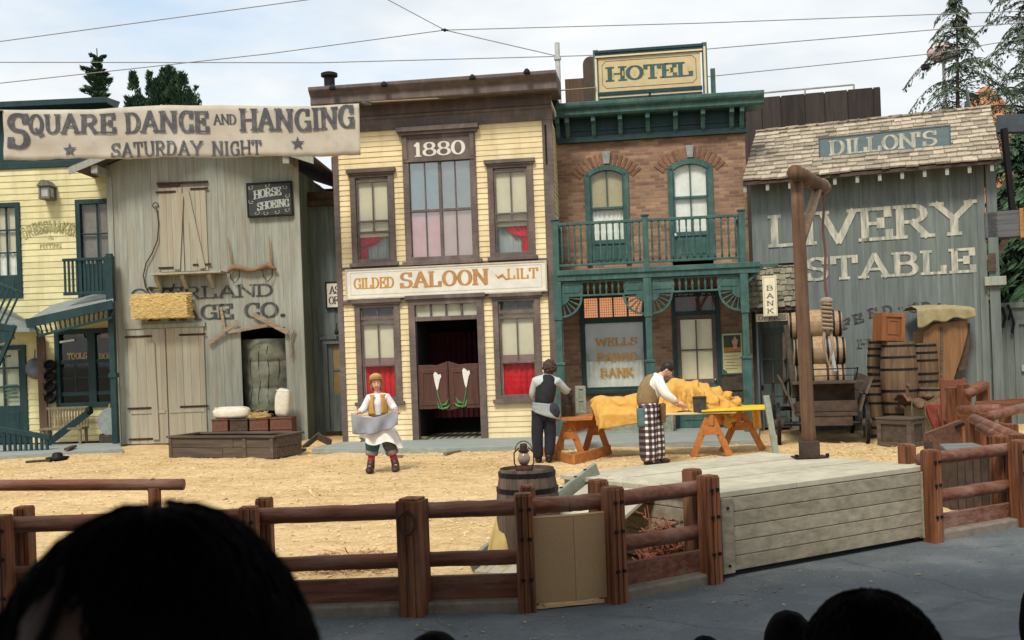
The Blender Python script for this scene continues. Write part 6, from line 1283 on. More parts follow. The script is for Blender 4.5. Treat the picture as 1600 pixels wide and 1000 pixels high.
o4 = off(a34, .13); z4 = hz(1040, 774, (P4 + P5) / 2); rail(fn, P4 + o4, P5 + o4, z4, rt, OO); rail(fn, P4 + o4, P5 + o4, hz(1040, 845, (P4 + P5) / 2), rt * .95, OO); rail(fn, P4 + o4, P5 + o4, hz(1040, 892, (P4 + P5) / 2), 0, OO, True)
zb_, zt_ = hz(906, 938, Pm), hz(900, 806, Pm)
mb = MB(); A_, B_, C_ = P3 + off(a1, .03) - OO, Pm - OO, P4 + off(a2, .03) - OO
for p, q in ((A_, B_), (B_, C_)): mb.add([p + Vector((0, 0, zb_)), q + Vector((0, 0, zb_)), q + Vector((0, 0, zt_)), p + Vector((0, 0, zt_))], [(0, 1, 2, 3)])
pn = mb.build('burlap_panel', m_burlap, fn, solid=.03); mb = MB(); mb.tube([A_ + Vector((0, 0, zt_)), B_ + Vector((0, 0, zt_)), C_ + Vector((0, 0, zt_))], .018, 6); mb.build('panel_edge', m_burlap, pn)
# the fence goes on beyond the platform
Q5, Q6 = gp(1459, 847), gp(1596, 822); Q7 = Q6 + (Q6 - Q5) * 1.3
f2 = thing('log_fence', 'short dark log fence right of the platform with a stepped corner', 'fence', loc=(Q5.x, Q5.y, 0)); O2 = Vector((Q5.x, Q5.y, 0)); a5 = ang_of(Q5, Q6)
h5 = hz(1459, 702, Q5); pair(f2, Q5, a5, h5, O=O2, off=.34); pair(f2, Q6, a5, hz(1596, 687, Q6), w_=.18, O=O2)
o5 = off(a5, .13); md = (Q5 + Q6) / 2
for p, q in ((Q5, Q6), (Q6, Q7)):
    rail(f2, p + o5, q + o5, hz(1528, 711, md), rt, O2); rail(f2, p + o5, q + o5, hz(1528, 770, md), rt, O2); rail(f2, p + o5, q + o5, hz(1530, 812, md), 0, O2, True)
# hitching rail inside the arena
h0, h1 = at(-160, 759, 9.35), at(287, 757, 9.2); ht = thing('hitching_rail', 'round log hitching rail on a post standing inside the fence', 'hitching rail', loc=(h1.x, h1.y, 0)); O3 = Vector((h1.x, h1.y, 0))
n = 12; MB().tube([h0.lerp(h1, i / n) - O3 + Vector((0, 0, .008 * nz(i, 5))) for i in range(n + 1)], .05, 12).build('rail', m_logs, ht, smooth=True)
for px in (241, -120): p = at(px, 770, 9.22); MB().tube([(p.x - O3.x, 0, 0), (p.x - O3.x + .01, 0, h1.z - .02)], .055, 10).build('post', m_post, ht)
MB().tube([Vector((at(241, 770, 9.22).x - O3.x + .06 * math.cos(t * .785), -.0, h1.z + .06 * math.sin(t * .785))) for t in range(8)], .012, 5, closed=True).build('rope_tie', m_rope, ht)
# corral rails behind the fence, jumbled posts
ck = thing('corral_rails', 'jumbled low corral of round logs and short posts beside the stable', 'corral', loc=gp(1520, 760)); O4 = gp(1520, 760); ck.location = O4
cp = lambda px, py, Y: at(px, py, Y) - O4
def cpost(px, yt, Y, w_=.15):
    p = at(px, yt, Y); MB().box(-w_ / 2, w_ / 2, -w_ / 2, w_ / 2, -O4.z, p.z).build('post', m_post, ck, bevel=.01).location = (p.x - O4.x, p.y - O4.y, 0)
for px, yt, Y, w_ in ((1520, 655, 14.5, .15), (1540, 645, 14.8, .15), (1554, 660, 13.6, .16), (1570, 640, 15.5, .14), (1578, 662, 13.2, .15), (1590, 678, 12.2, .17), (1487, 605, 17.5, .16), (1506, 600, 17.3, .17), (1535, 597, 17.5, .17)): cpost(px, yt, Y, w_)
for a, b, r in (((1522, 655, 14.4), (1592, 686, 12.4), .075), ((1500, 642, 15.6), (1560, 640, 14.9), .08), ((1510, 616, 17.2), (1536, 602, 17.4), .09), ((1548, 650, 14.6), (1610, 634, 16), .07), ((1530, 668, 13.8), (1605, 702, 12), .06)): MB().tube([cp(*a), cp(*a).lerp(cp(*b), .5), cp(*b)], r, 10).build('rail', m_logs, ck, smooth=True)
MB().beam(cp(1525, 640, 17), cp(1660, 630, 17), .05, .26).build('board', m_logs, ck); 
# ================================================================== GALLOWS PLATFORM
PH = .76
pa, pb, pc, pdd = gp(1123, 770, PH), gp(1451, 727, PH), gp(1190, 705, PH), gp(881, 740, PH)
pc = pdd + (pb - pa) * 1.0
pf = thing('gallows_platform', 'large low plank platform with grey top and boarded olive front inside the fence', 'platform', loc=(pa.x, pa.y, 0)); O5 = Vector((pa.x, pa.y, 0))
A_, B_, C_, D_ = [Vector((p.x, p.y, 0)) - O5 for p in (pa, pb, pc, pdd)]
n = 9; mb = MB()
for k in range(n):      # top planks run parallel to the front
    t0, t1 = k / n, (k + 1) / n; g_ = .006; dz_ = .003 * ((k * 7) % 3)
    q = [A_.lerp(D_, t0) , B_.lerp(C_, t0), B_.lerp(C_, t1), A_.lerp(D_, t1)]; sh = (D_ - A_).normalized() * g_
    q[0] = q[0] + sh; q[1] = q[1] + sh; e = (B_ - A_).normalized() * .05
    q = [q[0] - e, q[1] + e, q[2] + e, q[3] - e]
    cut = .35 + .4 * ((k * 37) % 10) / 10
    for (s0, s1) in ((0, cut - .002), (cut + .002, 1)):
        r_ = [q[0].lerp(q[1], s0), q[0].lerp(q[1], s1), q[3].lerp(q[2], s1), q[3].lerp(q[2], s0)]
        mb.add([v + Vector((0, 0, PH - dz_)) for v in r_] + [v + Vector((0, 0, PH - .05)) for v in r_], [(0, 1, 2, 3), (7, 6, 5, 4), (0, 4, 5, 1), (1, 5, 6, 2), (2, 6, 7, 3), (3, 7, 4, 0)])
tp = mb.build('deck_planks', m_deck, pf, bevel=.004)
def boarded_side(p, q, nb, name, par, corner=True, z0=.05):
    d = (q - p).normalized(); nn = Vector((d.y, -d.x, 0)); ln = (q - p).length; mb = MB(); m = Matrix(((d.x, -nn.x, 0, p.x), (d.y, -nn.y, 0, p.y), (0, 0, 1, 0), (0, 0, 0, 1))); h = PH - .055 - z0
    for k in range(nb): mb.box(.0, ln, .0, .03, z0 + h * k / nb + .004, z0 + h * (k + 1) / nb - .004, m)
    mb.box(.02, ln - .02, .02, .05, z0, z0 + h, m)
    o = mb.build(name, m_panel, par, bevel=.004)
    if corner:
        [MB().box(q_, q_ + .14, -.028, -.001, z0 - .01, PH - .052, m).build('corner_board', m_panel, o, bevel=.005) for q_ in (0, ln - .14)]
        for x in (.07, ln - .07):
            for z in (z0 + .06, PH - .14): MB().tube([m @ Vector((x, -.028, z)), m @ Vector((x, -.038, z))], .014, 8).build('bolt', m_iron, o)
    return o
boarded_side(A_, B_, 5, 'front_panel', pf); boarded_side(D_, A_, 5, 'side_panel', pf, False); boarded_side(B_, C_, 5, 'side_panel', pf, False); boarded_side(C_, D_, 5, 'side_panel', pf, False)
# ramp leaning on the side of the platform
ra, rb_ = gp(939, 743, PH), gp(1036, 757, PH); rc_, rd_ = gp(868, 908, .03), gp(742, 895, .03)
rm_ = thing('plank_ramp', 'pale plank ramp with a greenish side rail leaning on the platform side', 'ramp', loc=(rc_.x, rc_.y, 0)); O6 = Vector((rc_.x, rc_.y, 0)); outw = Vector((-.1, -.1, 0)) * .3
mb = MB(); 
for k in range(6):
    q = [ra.lerp(rb_, k / 6), ra.lerp(rb_, (k + .96) / 6), rd_.lerp(rc_, (k + .96) / 6), rd_.lerp(rc_, k / 6)]; q = [v - O6 + outw * .2 for v in q]; mb.add([v + Vector((0, 0, .02)) for v in q] + [v + Vector((0, 0, -.02)) for v in q], [(0, 1, 2, 3), (7, 6, 5, 4), (0, 4, 5, 1), (1, 5, 6, 2), (2, 6, 7, 3), (3, 7, 4, 0)])
mb.build('planks', m_deck, rm_, bevel=.004)
e = (ra - rb_).normalized() * .07
q = MB(); q.beam(ra - O6 + e + Vector((0, 0, .06)), rd_ - O6 + e + Vector((0, 0, .06)), .05, .15); st_ = q.build('side_rail', m_pinegrey, rm_, bevel=.006)
for t in (.1, .18, .3): v = (ra - O6 + e).lerp(rd_ - O6 + e, t) + Vector((0, 0, .14)); MB().tube([v, v + Vector((0, 0, .012))], .018, 8).build('bolt', m_iron, st_)
# yellow canvas and red straw below the platform
p = gp(800, 905); t = thing('yellow_cloth', 'draped pale yellow cloth hanging by the plank ramp behind the fence', 'cloth', loc=p)
MB().grid(lambda a, b: (lerp(-.22, .28, a) * (1.25 - .5 * b) + .1 * b, .15 + .06 * math.sin(a * 14 + b * 2) + .12 * b, .02 + .74 * b), 30, 14).build('cloth', mat('pale_yellow_cloth', (0.60, 0.48, 0.20), (0.48, 0.36, 0.13), .9), t, smooth=True, solid=.01)
p = gp(1062, 905); t = thing('red_straw_heap', 'clump of reddish dried straw between the fence and the platform side', 'straw heap', loc=(p.x, p.y + .42, 0)); rn = random.Random(8); mb = MB()
for i in range(1400):
    v = Vector((rn.gauss(0, .12), rn.gauss(0, .07), abs(rn.gauss(.15, .13)))); d = Vector((rn.gauss(0, 1), rn.gauss(0, 1), rn.gauss(.3, .8))).normalized() * rn.uniform(.04, .09); mb.add([v - d, v + d, v + d + Vector((.008, 0, .01)), v - d + Vector((.008, 0, .01))], [(0, 1, 2, 3)])
mb.build('straw', mat('red_straw', (0.34, 0.13, 0.075), (0.22, 0.08, 0.045), .9, isl=.4, bump=0), t, fix=False)
# straw bundle on the ground by the fence at the left
p = gp(545, 905); t = thing('straw_pile', 'low pile of pale straw lying against the inside of the fence', 'straw heap', loc=(p.x, p.y + .5, 0)); mb = MB()
for i in range(900):
    v = Vector((rn.gauss(0, .28), rn.gauss(0, .16), abs(rn.gauss(.03, .05)))); d = Vector((rn.gauss(0, 1), rn.gauss(0, 1), rn.gauss(0, .35))).normalized() * rn.uniform(.04, .1); mb.add([v - d, v + d, v + d + Vector((.006, .006, .008)), v - d + Vector((.006, .006, .008))], [(0, 1, 2, 3)])
mb.build('straw', mat('brown_straw', (0.5, 0.32, 0.17), (0.34, 0.2, 0.1), .9, isl=.4, bump=0), t, fix=False)
# gallows
gb = gp(1265, 715, PH); ga = thing('gallows', 'brown log gallows post with braced top log standing on the platform', 'gallows', loc=(gb.x, gb.y, PH))
ztp = at(1240, 283, gb.y).z - PH; topx = at(1240, 283, gb.y).x - gb.x
m_gal = mat('gallows_log', (0.17, 0.095, 0.052), (0.08, 0.042, 0.024), .85, (8, 8, .5), 2.5, .6, dirt=(0.22, 0.14, 0.09), dirt_amt=.5, dirt_sc=2)
n = 10; MB().tube([(topx * i / n * .5 + .006 * nz(i * .8), 0, ztp * i / n) for i in range(n + 1)], [.078 - .008 * i / n for i in range(n + 1)], 14).build('post', m_gal, ga, smooth=True)
tx_ = topx * .5
b0, b1 = Vector((tx_ - .06, -.16, ztp + .07)), at(1290, 298, gb.y + 1.15) - Vector((gb.x, gb.y, PH))
b1.z = b0.z
MB().tube([b0, b0.lerp(b1, .25), b0.lerp(b1, .6), b1], [.088, .09, .084, .078], 16).build('cross_log', m_gal, ga, smooth=True)
MB().tube([(tx_ + .02, .03, ztp - .72), b0.lerp(b1, .7) - Vector((0, 0, .08))], [.055, .055], 8).build('brace', mat('tan_brace', (0.30, 0.20, 0.12), (0.2, 0.13, 0.08), .8, VG, 3, .3), ga, smooth=True)
mb = MB(); mb.box(-.095, .095, -.095, .095, 0, .19); mb.build('base_sleeve', m_darkwood, ga, bevel=.01); mb = MB().box(-.18, .18, -.12, .12, 0.004, .016).build('base_plate', m_rust, ga)
for x in (-.17, .17): MB().tube([(x, -.1, .016), (x, -.1, .05)], .022, 8).build('bolt', m_iron, ga)
MB().tube([b0.lerp(b1, .33) + Vector((.09 * math.cos(t * .628) * .9, 0, .1 * math.sin(t * .628))) for t in range(10)], .01, 5, closed=True).build('rope_lashing', m_rope, ga)
# noose
nb_ = b0.lerp(b1, .88) + Vector((gb.x, gb.y, PH)); nt_ = thing('noose', 'hemp rope noose with coiled knot hanging from the gallows log', 'noose', loc=(nb_.x, nb_.y, nb_.z)); zk = at(1292, 473, nb_.y).z - nb_.z; zk2 = at(1293, 515, nb_.y).z - nb_.z; zl = at(1296, 562, nb_.y).z - nb_.z
MB().tube([(.085 * math.cos(t * .628), .085 * math.sin(t * .628) * 0 + .0, .09 * math.sin(t * .628)) for t in range(10)], .012, 5, closed=True).build('hitch', m_rope, nt_)
mb = MB(); mb.tube([(.01 * math.sin(i), 0, lerp(-.08, zk, i / 14)) for i in range(15)], .016, 7); mb.build('rope', mat('red_brown_rope', (0.24, 0.11, 0.08), (0.15, 0.07, 0.05), .95, (1, 1, 1), 60, .4), nt_, smooth=True)
m_pale = mat('pale_rope', (0.40, 0.30, 0.22), (0.27, 0.19, 0.13), .95, (1, 1, 1), 60, .4); mb = MB()
mb.tube([((.055) * math.cos(t * .5), .055 * math.sin(t * .5), lerp(zk + .02, zk2, t / 88)) for t in range(89)], .019, 6); mb.ball((0, 0, zk + .02), (.085, .08, .05), 10, 6); mb.build('coiled_knot', m_pale, nt_, smooth=True)
MB().tube([(-.03, 0, zk2), (-.055, .0, lerp(zk2, zl, .45)), (.0, 0, zl - .08), (.06, 0, lerp(zk2, zl, .55)), (.035, 0, zk2)], .02, 7).build('loop', m_pale, nt_, smooth=True)
# barrel and lantern inside the fence
bY = 9.95; bp_ = at(824, 760, bY)
def barrel(name, lab, loc, rb, rm, h, mt, hoops, group=None, n=24, top=True):
    t = thing(name, lab, 'barrel', loc=loc, group=group); pr = [(lerp(rb, rm, math.sin(math.pi * i / 12)), h * i / 12) for i in range(13)]
    mb = MB()
    for k in range(16):
        a0, a1 = 2 * math.pi * k / 16 + .006, 2 * math.pi * (k + 1) / 16 - .006; mb.lathe(pr, 2, None, False, a0, a1)
    mb.lathe([(r - .012, z) for r, z in pr], 24, None, False); mb.build('staves', mt, t, smooth=False)
    for f in hoops:
        r = lerp(rb, rm, math.sin(math.pi * f)); MB().lathe([(r + .002, h * f - .022), (r + .009, h * f - .022), (r + .009, h * f + .022), (r + .002, h * f + .022)], n, None, False).build('hoop', m_iron, t)
    MB().lathe([(0, h - .035), (rb - .008, h - .035), (rb - .008, h - .05)], n, None, False).build('head', mt, t); MB().lathe([(0, .03), (rb - .008, .03), (rb - .008, .04)], n, None, False).build('bottom_head', mt, t); return t
bh = at(824, 731, bY).z
barrel('barrel', 'grey brown barrel carrying a lantern just inside the fence', (bp_.x, bY, 0), .255, .305, bh, m_barrelfr, (.05, .2, .8, .95))
lp = at(819, 728, bY); t = thing('barn_lantern', 'rusty kerosene lantern standing on the grey barrel inside the fence', 'lantern', loc=(lp.x, bY - .05, bh - .035)); lh = at(818, 688, bY).z - bh + .03; s = lh / .27
MB().lathe([(.0, 0), (.075, 0), (.078, .045), (.05, .06), (.03, .065)], 16, Matrix.Scale(s, 4)).build('fuel_tank', m_rust, t, smooth=True)
MB().lathe([(.035, .07), (.052, .1), (.055, .125), (.038, .17), (.03, .175)], 16, Matrix.Scale(s, 4)).build('globe', mat('frosted_globe', (0.34, 0.27, 0.22), (0.24, 0.17, 0.13), .15, bump=0), t, smooth=True)
MB().lathe([(.045, .178), (.05, .19), (.03, .21), (.035, .225), (.028, .25), (.0, .252)], 14, Matrix.Scale(s, 4)).build('chimney_cap', m_rust, t, smooth=True)
mb = MB()
for x in (-1, 1): mb.tube([Vector((x * .06, 0, .04)) * s, Vector((x * .085, 0, .08)) * s, Vector((x * .085, 0, .17)) * s, Vector((x * .04, 0, .215)) * s], .007, 6)
mb.tube([Vector((.075 * math.cos(i * .314), -.03, .19 + .085 * math.sin(i * .314))) * s for i in range(11)], .005, 5); mb.build('wire_guard', m_rust, t); MB().box(-.12, .12, -.09, .09, -.006, .006).build('tray', m_darkwood, t)
# ================================================================== BARREL WAGON
wg = gp(1285, 694); WY = wg.y
W = Frame((wg.x, wg.y), 13.0)
wag = thing('freight_wagon', 'old dark freight wagon loaded with three barrels in front of the stable', 'wagon', fr=W)
kx = lambda px, py, y=0: W.u(px, py, y); kz = lambda px, py, y=0: W.z(px, py, y)
def wheel(par, c, r, name='wheel', n=10):
    m = Matrix.Translation(c) @ Matrix.Rotation(R(90), 4, 'Y'); mb = MB()
    mb.lathe([(r - .06, -.035), (r, -.035), (r, .035), (r - .06, .035), (r - .06, -.035)], 28, m, False); mb.lathe([(.0, -.09), (.085, -.09), (.1, 0), (.085, .09), (0, .09)], 12, m, False)
    for k in range(n): a = 2 * math.pi * k / n; mb.tube([m @ Vector((.07 * math.cos(a), .07 * math.sin(a), 0)), m @ Vector(((r - .05) * math.cos(a), (r - .05) * math.sin(a), 0))], [.03, .02], 6)
    o = mb.build(name, m_crate, par); MB().lathe([(r + .001, -.032), (r + .012, -.032), (r + .012, .032), (r + .001, .032)], 28, m, False).build('iron_tyre', m_iron, o)
    MB().lathe([(0, -.1), (.05, -.1), (.05, .1), (0, .1)], 10, m, False).build('hub_cap', m_iron, o)
xl, xr = kx(1217, 670), kx(1354, 665); fr_ = .41
wheel(wag, Vector((xl, 0, fr_)), fr_); wheel(wag, Vector((xr, 0, fr_)), fr_); wheel(wag, Vector((xl - .05, 2.4, .56)), .56); wheel(wag, Vector((xr - .08, 2.4, .56)), .56)
[MB().tube([(xl, y_, z_), (xr, y_, z_)], .045, 8).build('axle', m_iron, wag) for y_, z_ in ((0, fr_), (2.4, .56))]
b0, b1 = kx(1243, 640), kx(1340, 640); zb, zt = kz(1290, 650), kz(1290, 597)
mb = MB(); mb.box(b0, b1, -.1, 2.9, zb, zb + .08); mb.box(b0 + .1, b1 - .1, -.08, .3, fr_ - .05, zb); mb.box(b0 + .2, b1 - .2, .5, 2.4, fr_ + .05, zb); mb.build('bed', m_darkwood, wag, bevel=.01)
mb = MB(); mb.box(b0, b1, -.08, -.03, zb + .09, zb + .30); mb.box(b0 + .02, b1 - .02, .28, .33, zb + .08, zt - .04); fp = mb.build('front_board', m_darkwood, wag, bevel=.008)
mb = MB(); mb.box(b0 - .05, b1 + .12, -.2, .3, zt - .03, zt + .02); mb.build('seat_board', m_crate, wag, bevel=.008)
mb = MB()
for x, o_ in ((b0, -1), (b1, 1)):
    for k in range(2):
        z0_, z1_ = zb + .1 + k * .33, zb + .41 + k * .33; mb.add([(x + o_ * (.03 + .12 * k), -.25, z0_), (x + o_ * (.12 + .15 * k), -.25, z1_), (x + o_ * (.12 + .15 * k), 2.9, z1_), (x + o_ * (.03 + .12 * k), 2.9, z0_)], [(0, 1, 2, 3)])
mb.build('side_board', m_trough, wag, solid=.04)
z2 = kz(1300, 576); mb = MB(); mb.tube([(b0 + .3, -.12, zt), (b0 + .26, -.14, z2), (b1 - .02, -.14, z2), (b1 - .06, -.12, zt)], .014, 6); mb.tube([(b1 - .02, -.14, z2), (b1 + .05, .2, z2), (b1, .25, zt)], .014, 6); mb.tube([(b0 + .28, -.13, (zt + z2) / 2), (b1 - .04, -.13, (zt + z2) / 2)], .009, 5); mb.build('seat_rail', m_iron, wag)
mb = MB(); q0 = (kx(1241, 598, .0), .1, zt - .3); q1 = (kx(1229, 508, .0), .3, kz(1229, 508, .3)); mb.beam(q0, q1, .1, .05); mb.beam((q0[0] - .16, 1.0, zb + .2), (q1[0] - .02, 1.1, q1[2] - .15), .07, .05)
for k in (.3, .6): mb.beam(Vector(q0).lerp(Vector(q1), k), Vector((q0[0] - .16, 1.0, zb + .2)).lerp(Vector((q1[0] - .02, 1.1, q1[2] - .15)), k), .05, .05)
mb.build('stake_ladder', m_crate, wag, bevel=.006)
def lying(lab, px, pyc, lenpx, diapx, y, rz=0.0):
    s = (W.w(0, y).y) / FPX; ln, dm = lenpx * s, diapx * s; u, z = W.uv(px, pyc, y)
    t = thing('lying_barrel', lab, 'barrel', fr=W, loc=(u, y, z), group='barrels loaded on the wagon'); m = Matrix.Rotation(R(90) + rz, 4, 'Y'); pr = [(lerp(dm * .41, dm * .5, math.sin(math.pi * i / 14)), -ln / 2 + ln * i / 14) for i in range(15)]
    mb = MB()
    for k in range(18): a0, a1 = 2 * math.pi * k / 18 + .005, 2 * math.pi * (k + 1) / 18 - .005; mb.lathe(pr, 2, m, False, a0, a1)
    mb.build('staves', m_barrel, t)
    for f in (.04, .16, .35, .65, .84, .96):
        r = lerp(dm * .41, dm * .5, math.sin(math.pi * f)); z_ = -ln / 2 + ln * f; MB().lathe([(r + .003, z_ - .022), (r + .01, z_ - .022), (r + .01, z_ + .022), (r + .003, z_ + .022)], 24, m, False).build('hoop', m_iron, t)
    MB().lathe([(0, -ln / 2 + .03), (dm * .41, -ln / 2 + .03)], 24, m, False).build('head', m_barrel, t); MB().lathe([(0, ln / 2 - .03), (dm * .41, ln / 2 - .03)], 24, m, False).build('head', m_barrel, t)
lying('topmost of three pale oak barrels lying stacked on the wagon', 1273, 507, 80, 46, 1.15); lying('middle pale oak barrel of the stack lying on the wagon', 1280, 549, 77, 48, .95); lying('lowest pale oak barrel of the stack, lying behind the wagon seat rail', 1281, 590, 74, 46, .85)
t = thing('grey_stake', 'thin pale grey stake leaning over the barrels on the wagon', 'stake', fr=W, loc=(kx(1305, 576, .4), .4, kz(1305, 580, .4))); MB().beam((0, 0, 0), (kx(1296, 530, .55) - kx(1305, 576, .4), .1, kz(1296, 530, .5) - kz(1305, 580, .4)), .07, .03).build('stake', mat('pale_grey_wood', (.4, .43, .42), (.3, .32, .31), .8), t)
# ================================================================== UPRIGHT BARRELS AND STABLE CLUTTER
def ubar(px, yt, yb, wpx, Y, z0, lab, grp='upright barrels stacked by the stable', mt=m_barreldk, tilt=0):
    s = Y / FPX; zt_ = at(px, yt, Y).z; z0 = at(px, yb, Y).z if z0 is None else z0
    b = barrel('upright_barrel', lab, (at(px, (yt + yb) / 2, Y).x, Y, z0), wpx * s * .42, wpx * s * .5, zt_ - z0, mt, (.05, .2, .36, .64, .8, .95), grp); 
    if tilt: b.rotation_euler.y = R(tilt)
    return b
ubar(1411, 652, 712, 58, 21.0, 0, 'lower barrel of the front stack of two brown barrels by the stable'); z_ = at(1411, 652, 21.0).z
ubar(1405, 534, 652, 56, 21.0, z_ + .003, 'tall upper barrel of the front stack, with the orange box on it')
ubar(1367, 598, 670, 36, 21.6, 0, 'squat barrel beside the wagon wheel under the slanted barrel'); ubar(1369, 532, 598, 30, 21.7, at(1367, 598, 21.6).z, 'narrow barrel behind the front stack on its wagon side', tilt=3)
ubar(1446, 610, 690, 40, 22.0, 0, 'lower barrel at the back half hidden behind the saddle'); ubar(1446, 536, 610, 38, 22.0, at(1446, 610, 22.0).z, 'upper barrel at the back beside the curved tan board')
ubar(1460, 604, 690, 62, 20.9, 0, 'wide barrel behind the leather saddle with tack on its head')
s = 20.9 / FPX
t = thing('panelled_box', 'glowing orange-brown panelled wooden box standing tilted on the front barrel stack', 'box', loc=(at(1394, 532, 20.9).x, 20.9, at(1394, 533, 20.9).z)); t.rotation_euler = (0, R(4), R(14)); w_, h_ = 40 * s, 44 * s
m_orbox = mat('orange_box_wood', (0.27, 0.105, 0.038), (0.17, 0.06, 0.02), .6, VG, 3, .2, isl=.15)
MB().box(-w_ / 2, w_ / 2, -.02, .3, 0, h_).build('body', m_orbox, t, bevel=.008); mb = MB(); frame_ring(mb, (-w_ / 2, w_ / 2, 0, h_), .08, -.05, -.02); frame_ring(mb, (-w_ / 2 + .13, w_ / 2 - .13, .13, h_ - .13), .03, -.035, -.02); mb.build('panel_frame', m_orbox, t, bevel=.006)
# carriage end with canvas
cY = 22.1; cx_ = at(1470, 640, cY).x; t = thing('canvas_topped_carriage', 'tan curved carriage end with pale canvas thrown over its top by the stable', 'carriage', loc=(cx_, cY, 0)); cq = lambda px, py: (at(px, py, cY).x - cx_, at(px, py, cY).z)
pts = [cq(1440, 640), cq(1440, 520), cq(1460, 505), cq(1508, 500), cq(1509, 520), cq(1500, 555), cq(1488, 590), cq(1484, 640)]
m_cartan = mat('tan_carriage_wood', (0.25, 0.13, 0.055), (0.16, 0.078, 0.032), .6, VG, 2.5, .2, isl=.1)
MB().prism(pts, -.1, .5).build('curved_body', m_cartan, t, bevel=.01); MB().prism([cq(1466, 640), cq(1466, 510), cq(1470, 510), cq(1470, 640)], -.115, -.1).build('board_edge', m_trough, t); MB().prism([cq(1505, 505), cq(1516, 505), cq(1512, 575), cq(1497, 580)], .0, .4).build('dark_side', m_darkwood, t)
def cv(a, b):
    x0, x1 = cq(1426, 490)[0], cq(1516, 490)[0]; x = lerp(x0, x1, a); zt_ = lerp(cq(1428, 484)[1], cq(1514, 484)[1], a) + .03 * math.sin(a * 3.14); drop = lerp(.38, .16, a ** .8) * (1 + .12 * math.sin(a * 17))
    if b < .35: return (x, -.26 + .02 * math.sin(a * 24 + b * 6), zt_ - drop * (1 - b / .35))
    return (x, lerp(-.26, .55, (b - .35) / .65), zt_ + .07 * math.sin((b - .35) / .65 * 3.14) + .015 * nz(a * 9, b * 9))
MB().grid(cv, 50, 24).build('canvas', mat('pale_canvas', (0.33, 0.28, 0.15), (0.25, 0.21, 0.11), .9, (1, 1, 1), 7, .3), t, smooth=True, solid=.02)
# front crate, saddle on cream box, red chair
a_, b_ = gp(1371, 697), gp(1424, 700); F2 = Frame((a_.x, a_.y), -math.degrees(math.atan2(b_.y - a_.y, b_.x - a_.x)))
t = thing('slatted_crate', 'dark framed wooden crate standing alone on the sand before the barrels', 'crate', fr=F2); w_, h_ = (b_ - a_).length, F2.z(1397, 653); d_ = .5
MB().box(.03, w_ - .03, .03, d_ - .03, 0, h_ - .03).build('body', m_crate, t); MB().box(-.02, w_ + .02, -.02, d_ + .02, h_ - .035, h_).build('lid', m_trough, t, bevel=.006)
mb = MB(); frame_ring(mb, (0, w_, 0, h_ - .036), .085, -.005, .03); mb.box(w_ - .03, w_, .03, .12, 0, h_ - .036); mb.box(w_ - .03, w_, d_ - .09, d_, 0, h_ - .036); mb.box(w_ - .03, w_, .12, d_ - .09, 0, .09); mb.box(w_ - .03, w_, .12, d_ - .09, h_ - .12, h_ - .036); mb.build('frame', m_trough, t, bevel=.006)
cY = 20.2; x0, x1 = at(1428, 660, cY).x, at(1478, 660, cY).x; z1_ = at(1450, 634, cY).z; t = thing('cream_box', 'pale cream painted box under the leather saddle', 'box', loc=(x0, cY, 0)); MB().box(0, x1 - x0, 0, .6, 0, z1_).build('body', mat('old_cream_box', (0.42, 0.36, 0.22), (0.32, 0.27, 0.16), .8), t, bevel=.01); MB().box(x1 - x0, x1 - x0 + .25, .02, .55, 0, z1_ - .02).build('dark_end', m_darkwood, t)
sd_ = thing('leather_saddle', 'brown leather saddle with a red flap and straps lying over the cream box', 'saddle', loc=((x0 + x1) / 2 - .05, cY - .05, z1_)); m_leather = mat('brown_leather', (0.16, 0.09, 0.05), (0.08, 0.045, 0.025), .5, (1, 1, 1), 9, .2); m_redl = mat('red_leather', (0.24, 0.05, 0.035), (0.15, 0.03, 0.02), .5, (1, 1, 1), 7, .2)
MB().grid(lambda a, b: (lerp(-.48, .42, a), lerp(-.2, .5, b) - .05, .1 + .13 * (2 * a - 1) ** 2 + .06 * math.sin(a * 20) * .4 - .12 * (2 * b - 1) ** 2 + .03 * nz(a * 5, b * 5)), 24, 12).build('seat', m_leather, sd_, smooth=True, solid=.05)
MB().prism([(-.16, .05), (.12, .05), (.2, -.15), (.22, -.42), (.1, -.52), (-.02, -.42), (-.1, -.2)], -.3, -.24).build('flap', m_redl, sd_, bevel=.015)
MB().tube([(-.42, -.1, .22), (-.42, -.1, .38), (-.4, -.13, .42)], [.03, .03, .055], 8).build('horn', m_leather, sd_); mb = MB()
for k in range(4): mb.tube([(-.4 + .25 * k, -.26, .1), (-.43 + .25 * k, -.32, -.15), (-.35 + .25 * k, -.33, -.45 + .1 * (k % 2))], .016, 5)
mb.build('strap', m_leather, sd_); MB().tube([(-.05 + .07 * math.cos(i * .785), -.36, -.55 + .08 * math.sin(i * .785)) for i in range(8)], .014, 6, closed=True).build('stirrup', m_crate, sd_)
MB().lathe([(.0, .0), (.1, .02), (.12, .08), (.05, .12), (0, .12)], 10, Matrix.Translation((.05, .1, .12))).build('buckle_lump', m_leather, sd_, smooth=True)
cY = 19.0; t = thing('red_brown_chair', 'red brown wooden chair standing at the end of the corral rails', 'chair', loc=(at(1500, 680, cY).x, cY, 0)); cw, ch = 34 * cY / FPX, at(1500, 592, cY).z; m_rc = mat('red_brown_chair_wood', (0.19, 0.066, 0.038), (0.12, 0.04, 0.024), .55, VG, 4, .15)
for x in (-1, 1):
    MB().box(x * cw / 2 - .035, x * cw / 2 + .035, .2, .26, 0, ch).build('leg', m_rc, t, bevel=.006); MB().box(x * cw / 2 - .03, x * cw / 2 + .03, -.22, -.16, 0, .48).build('leg', m_rc, t, bevel=.006)
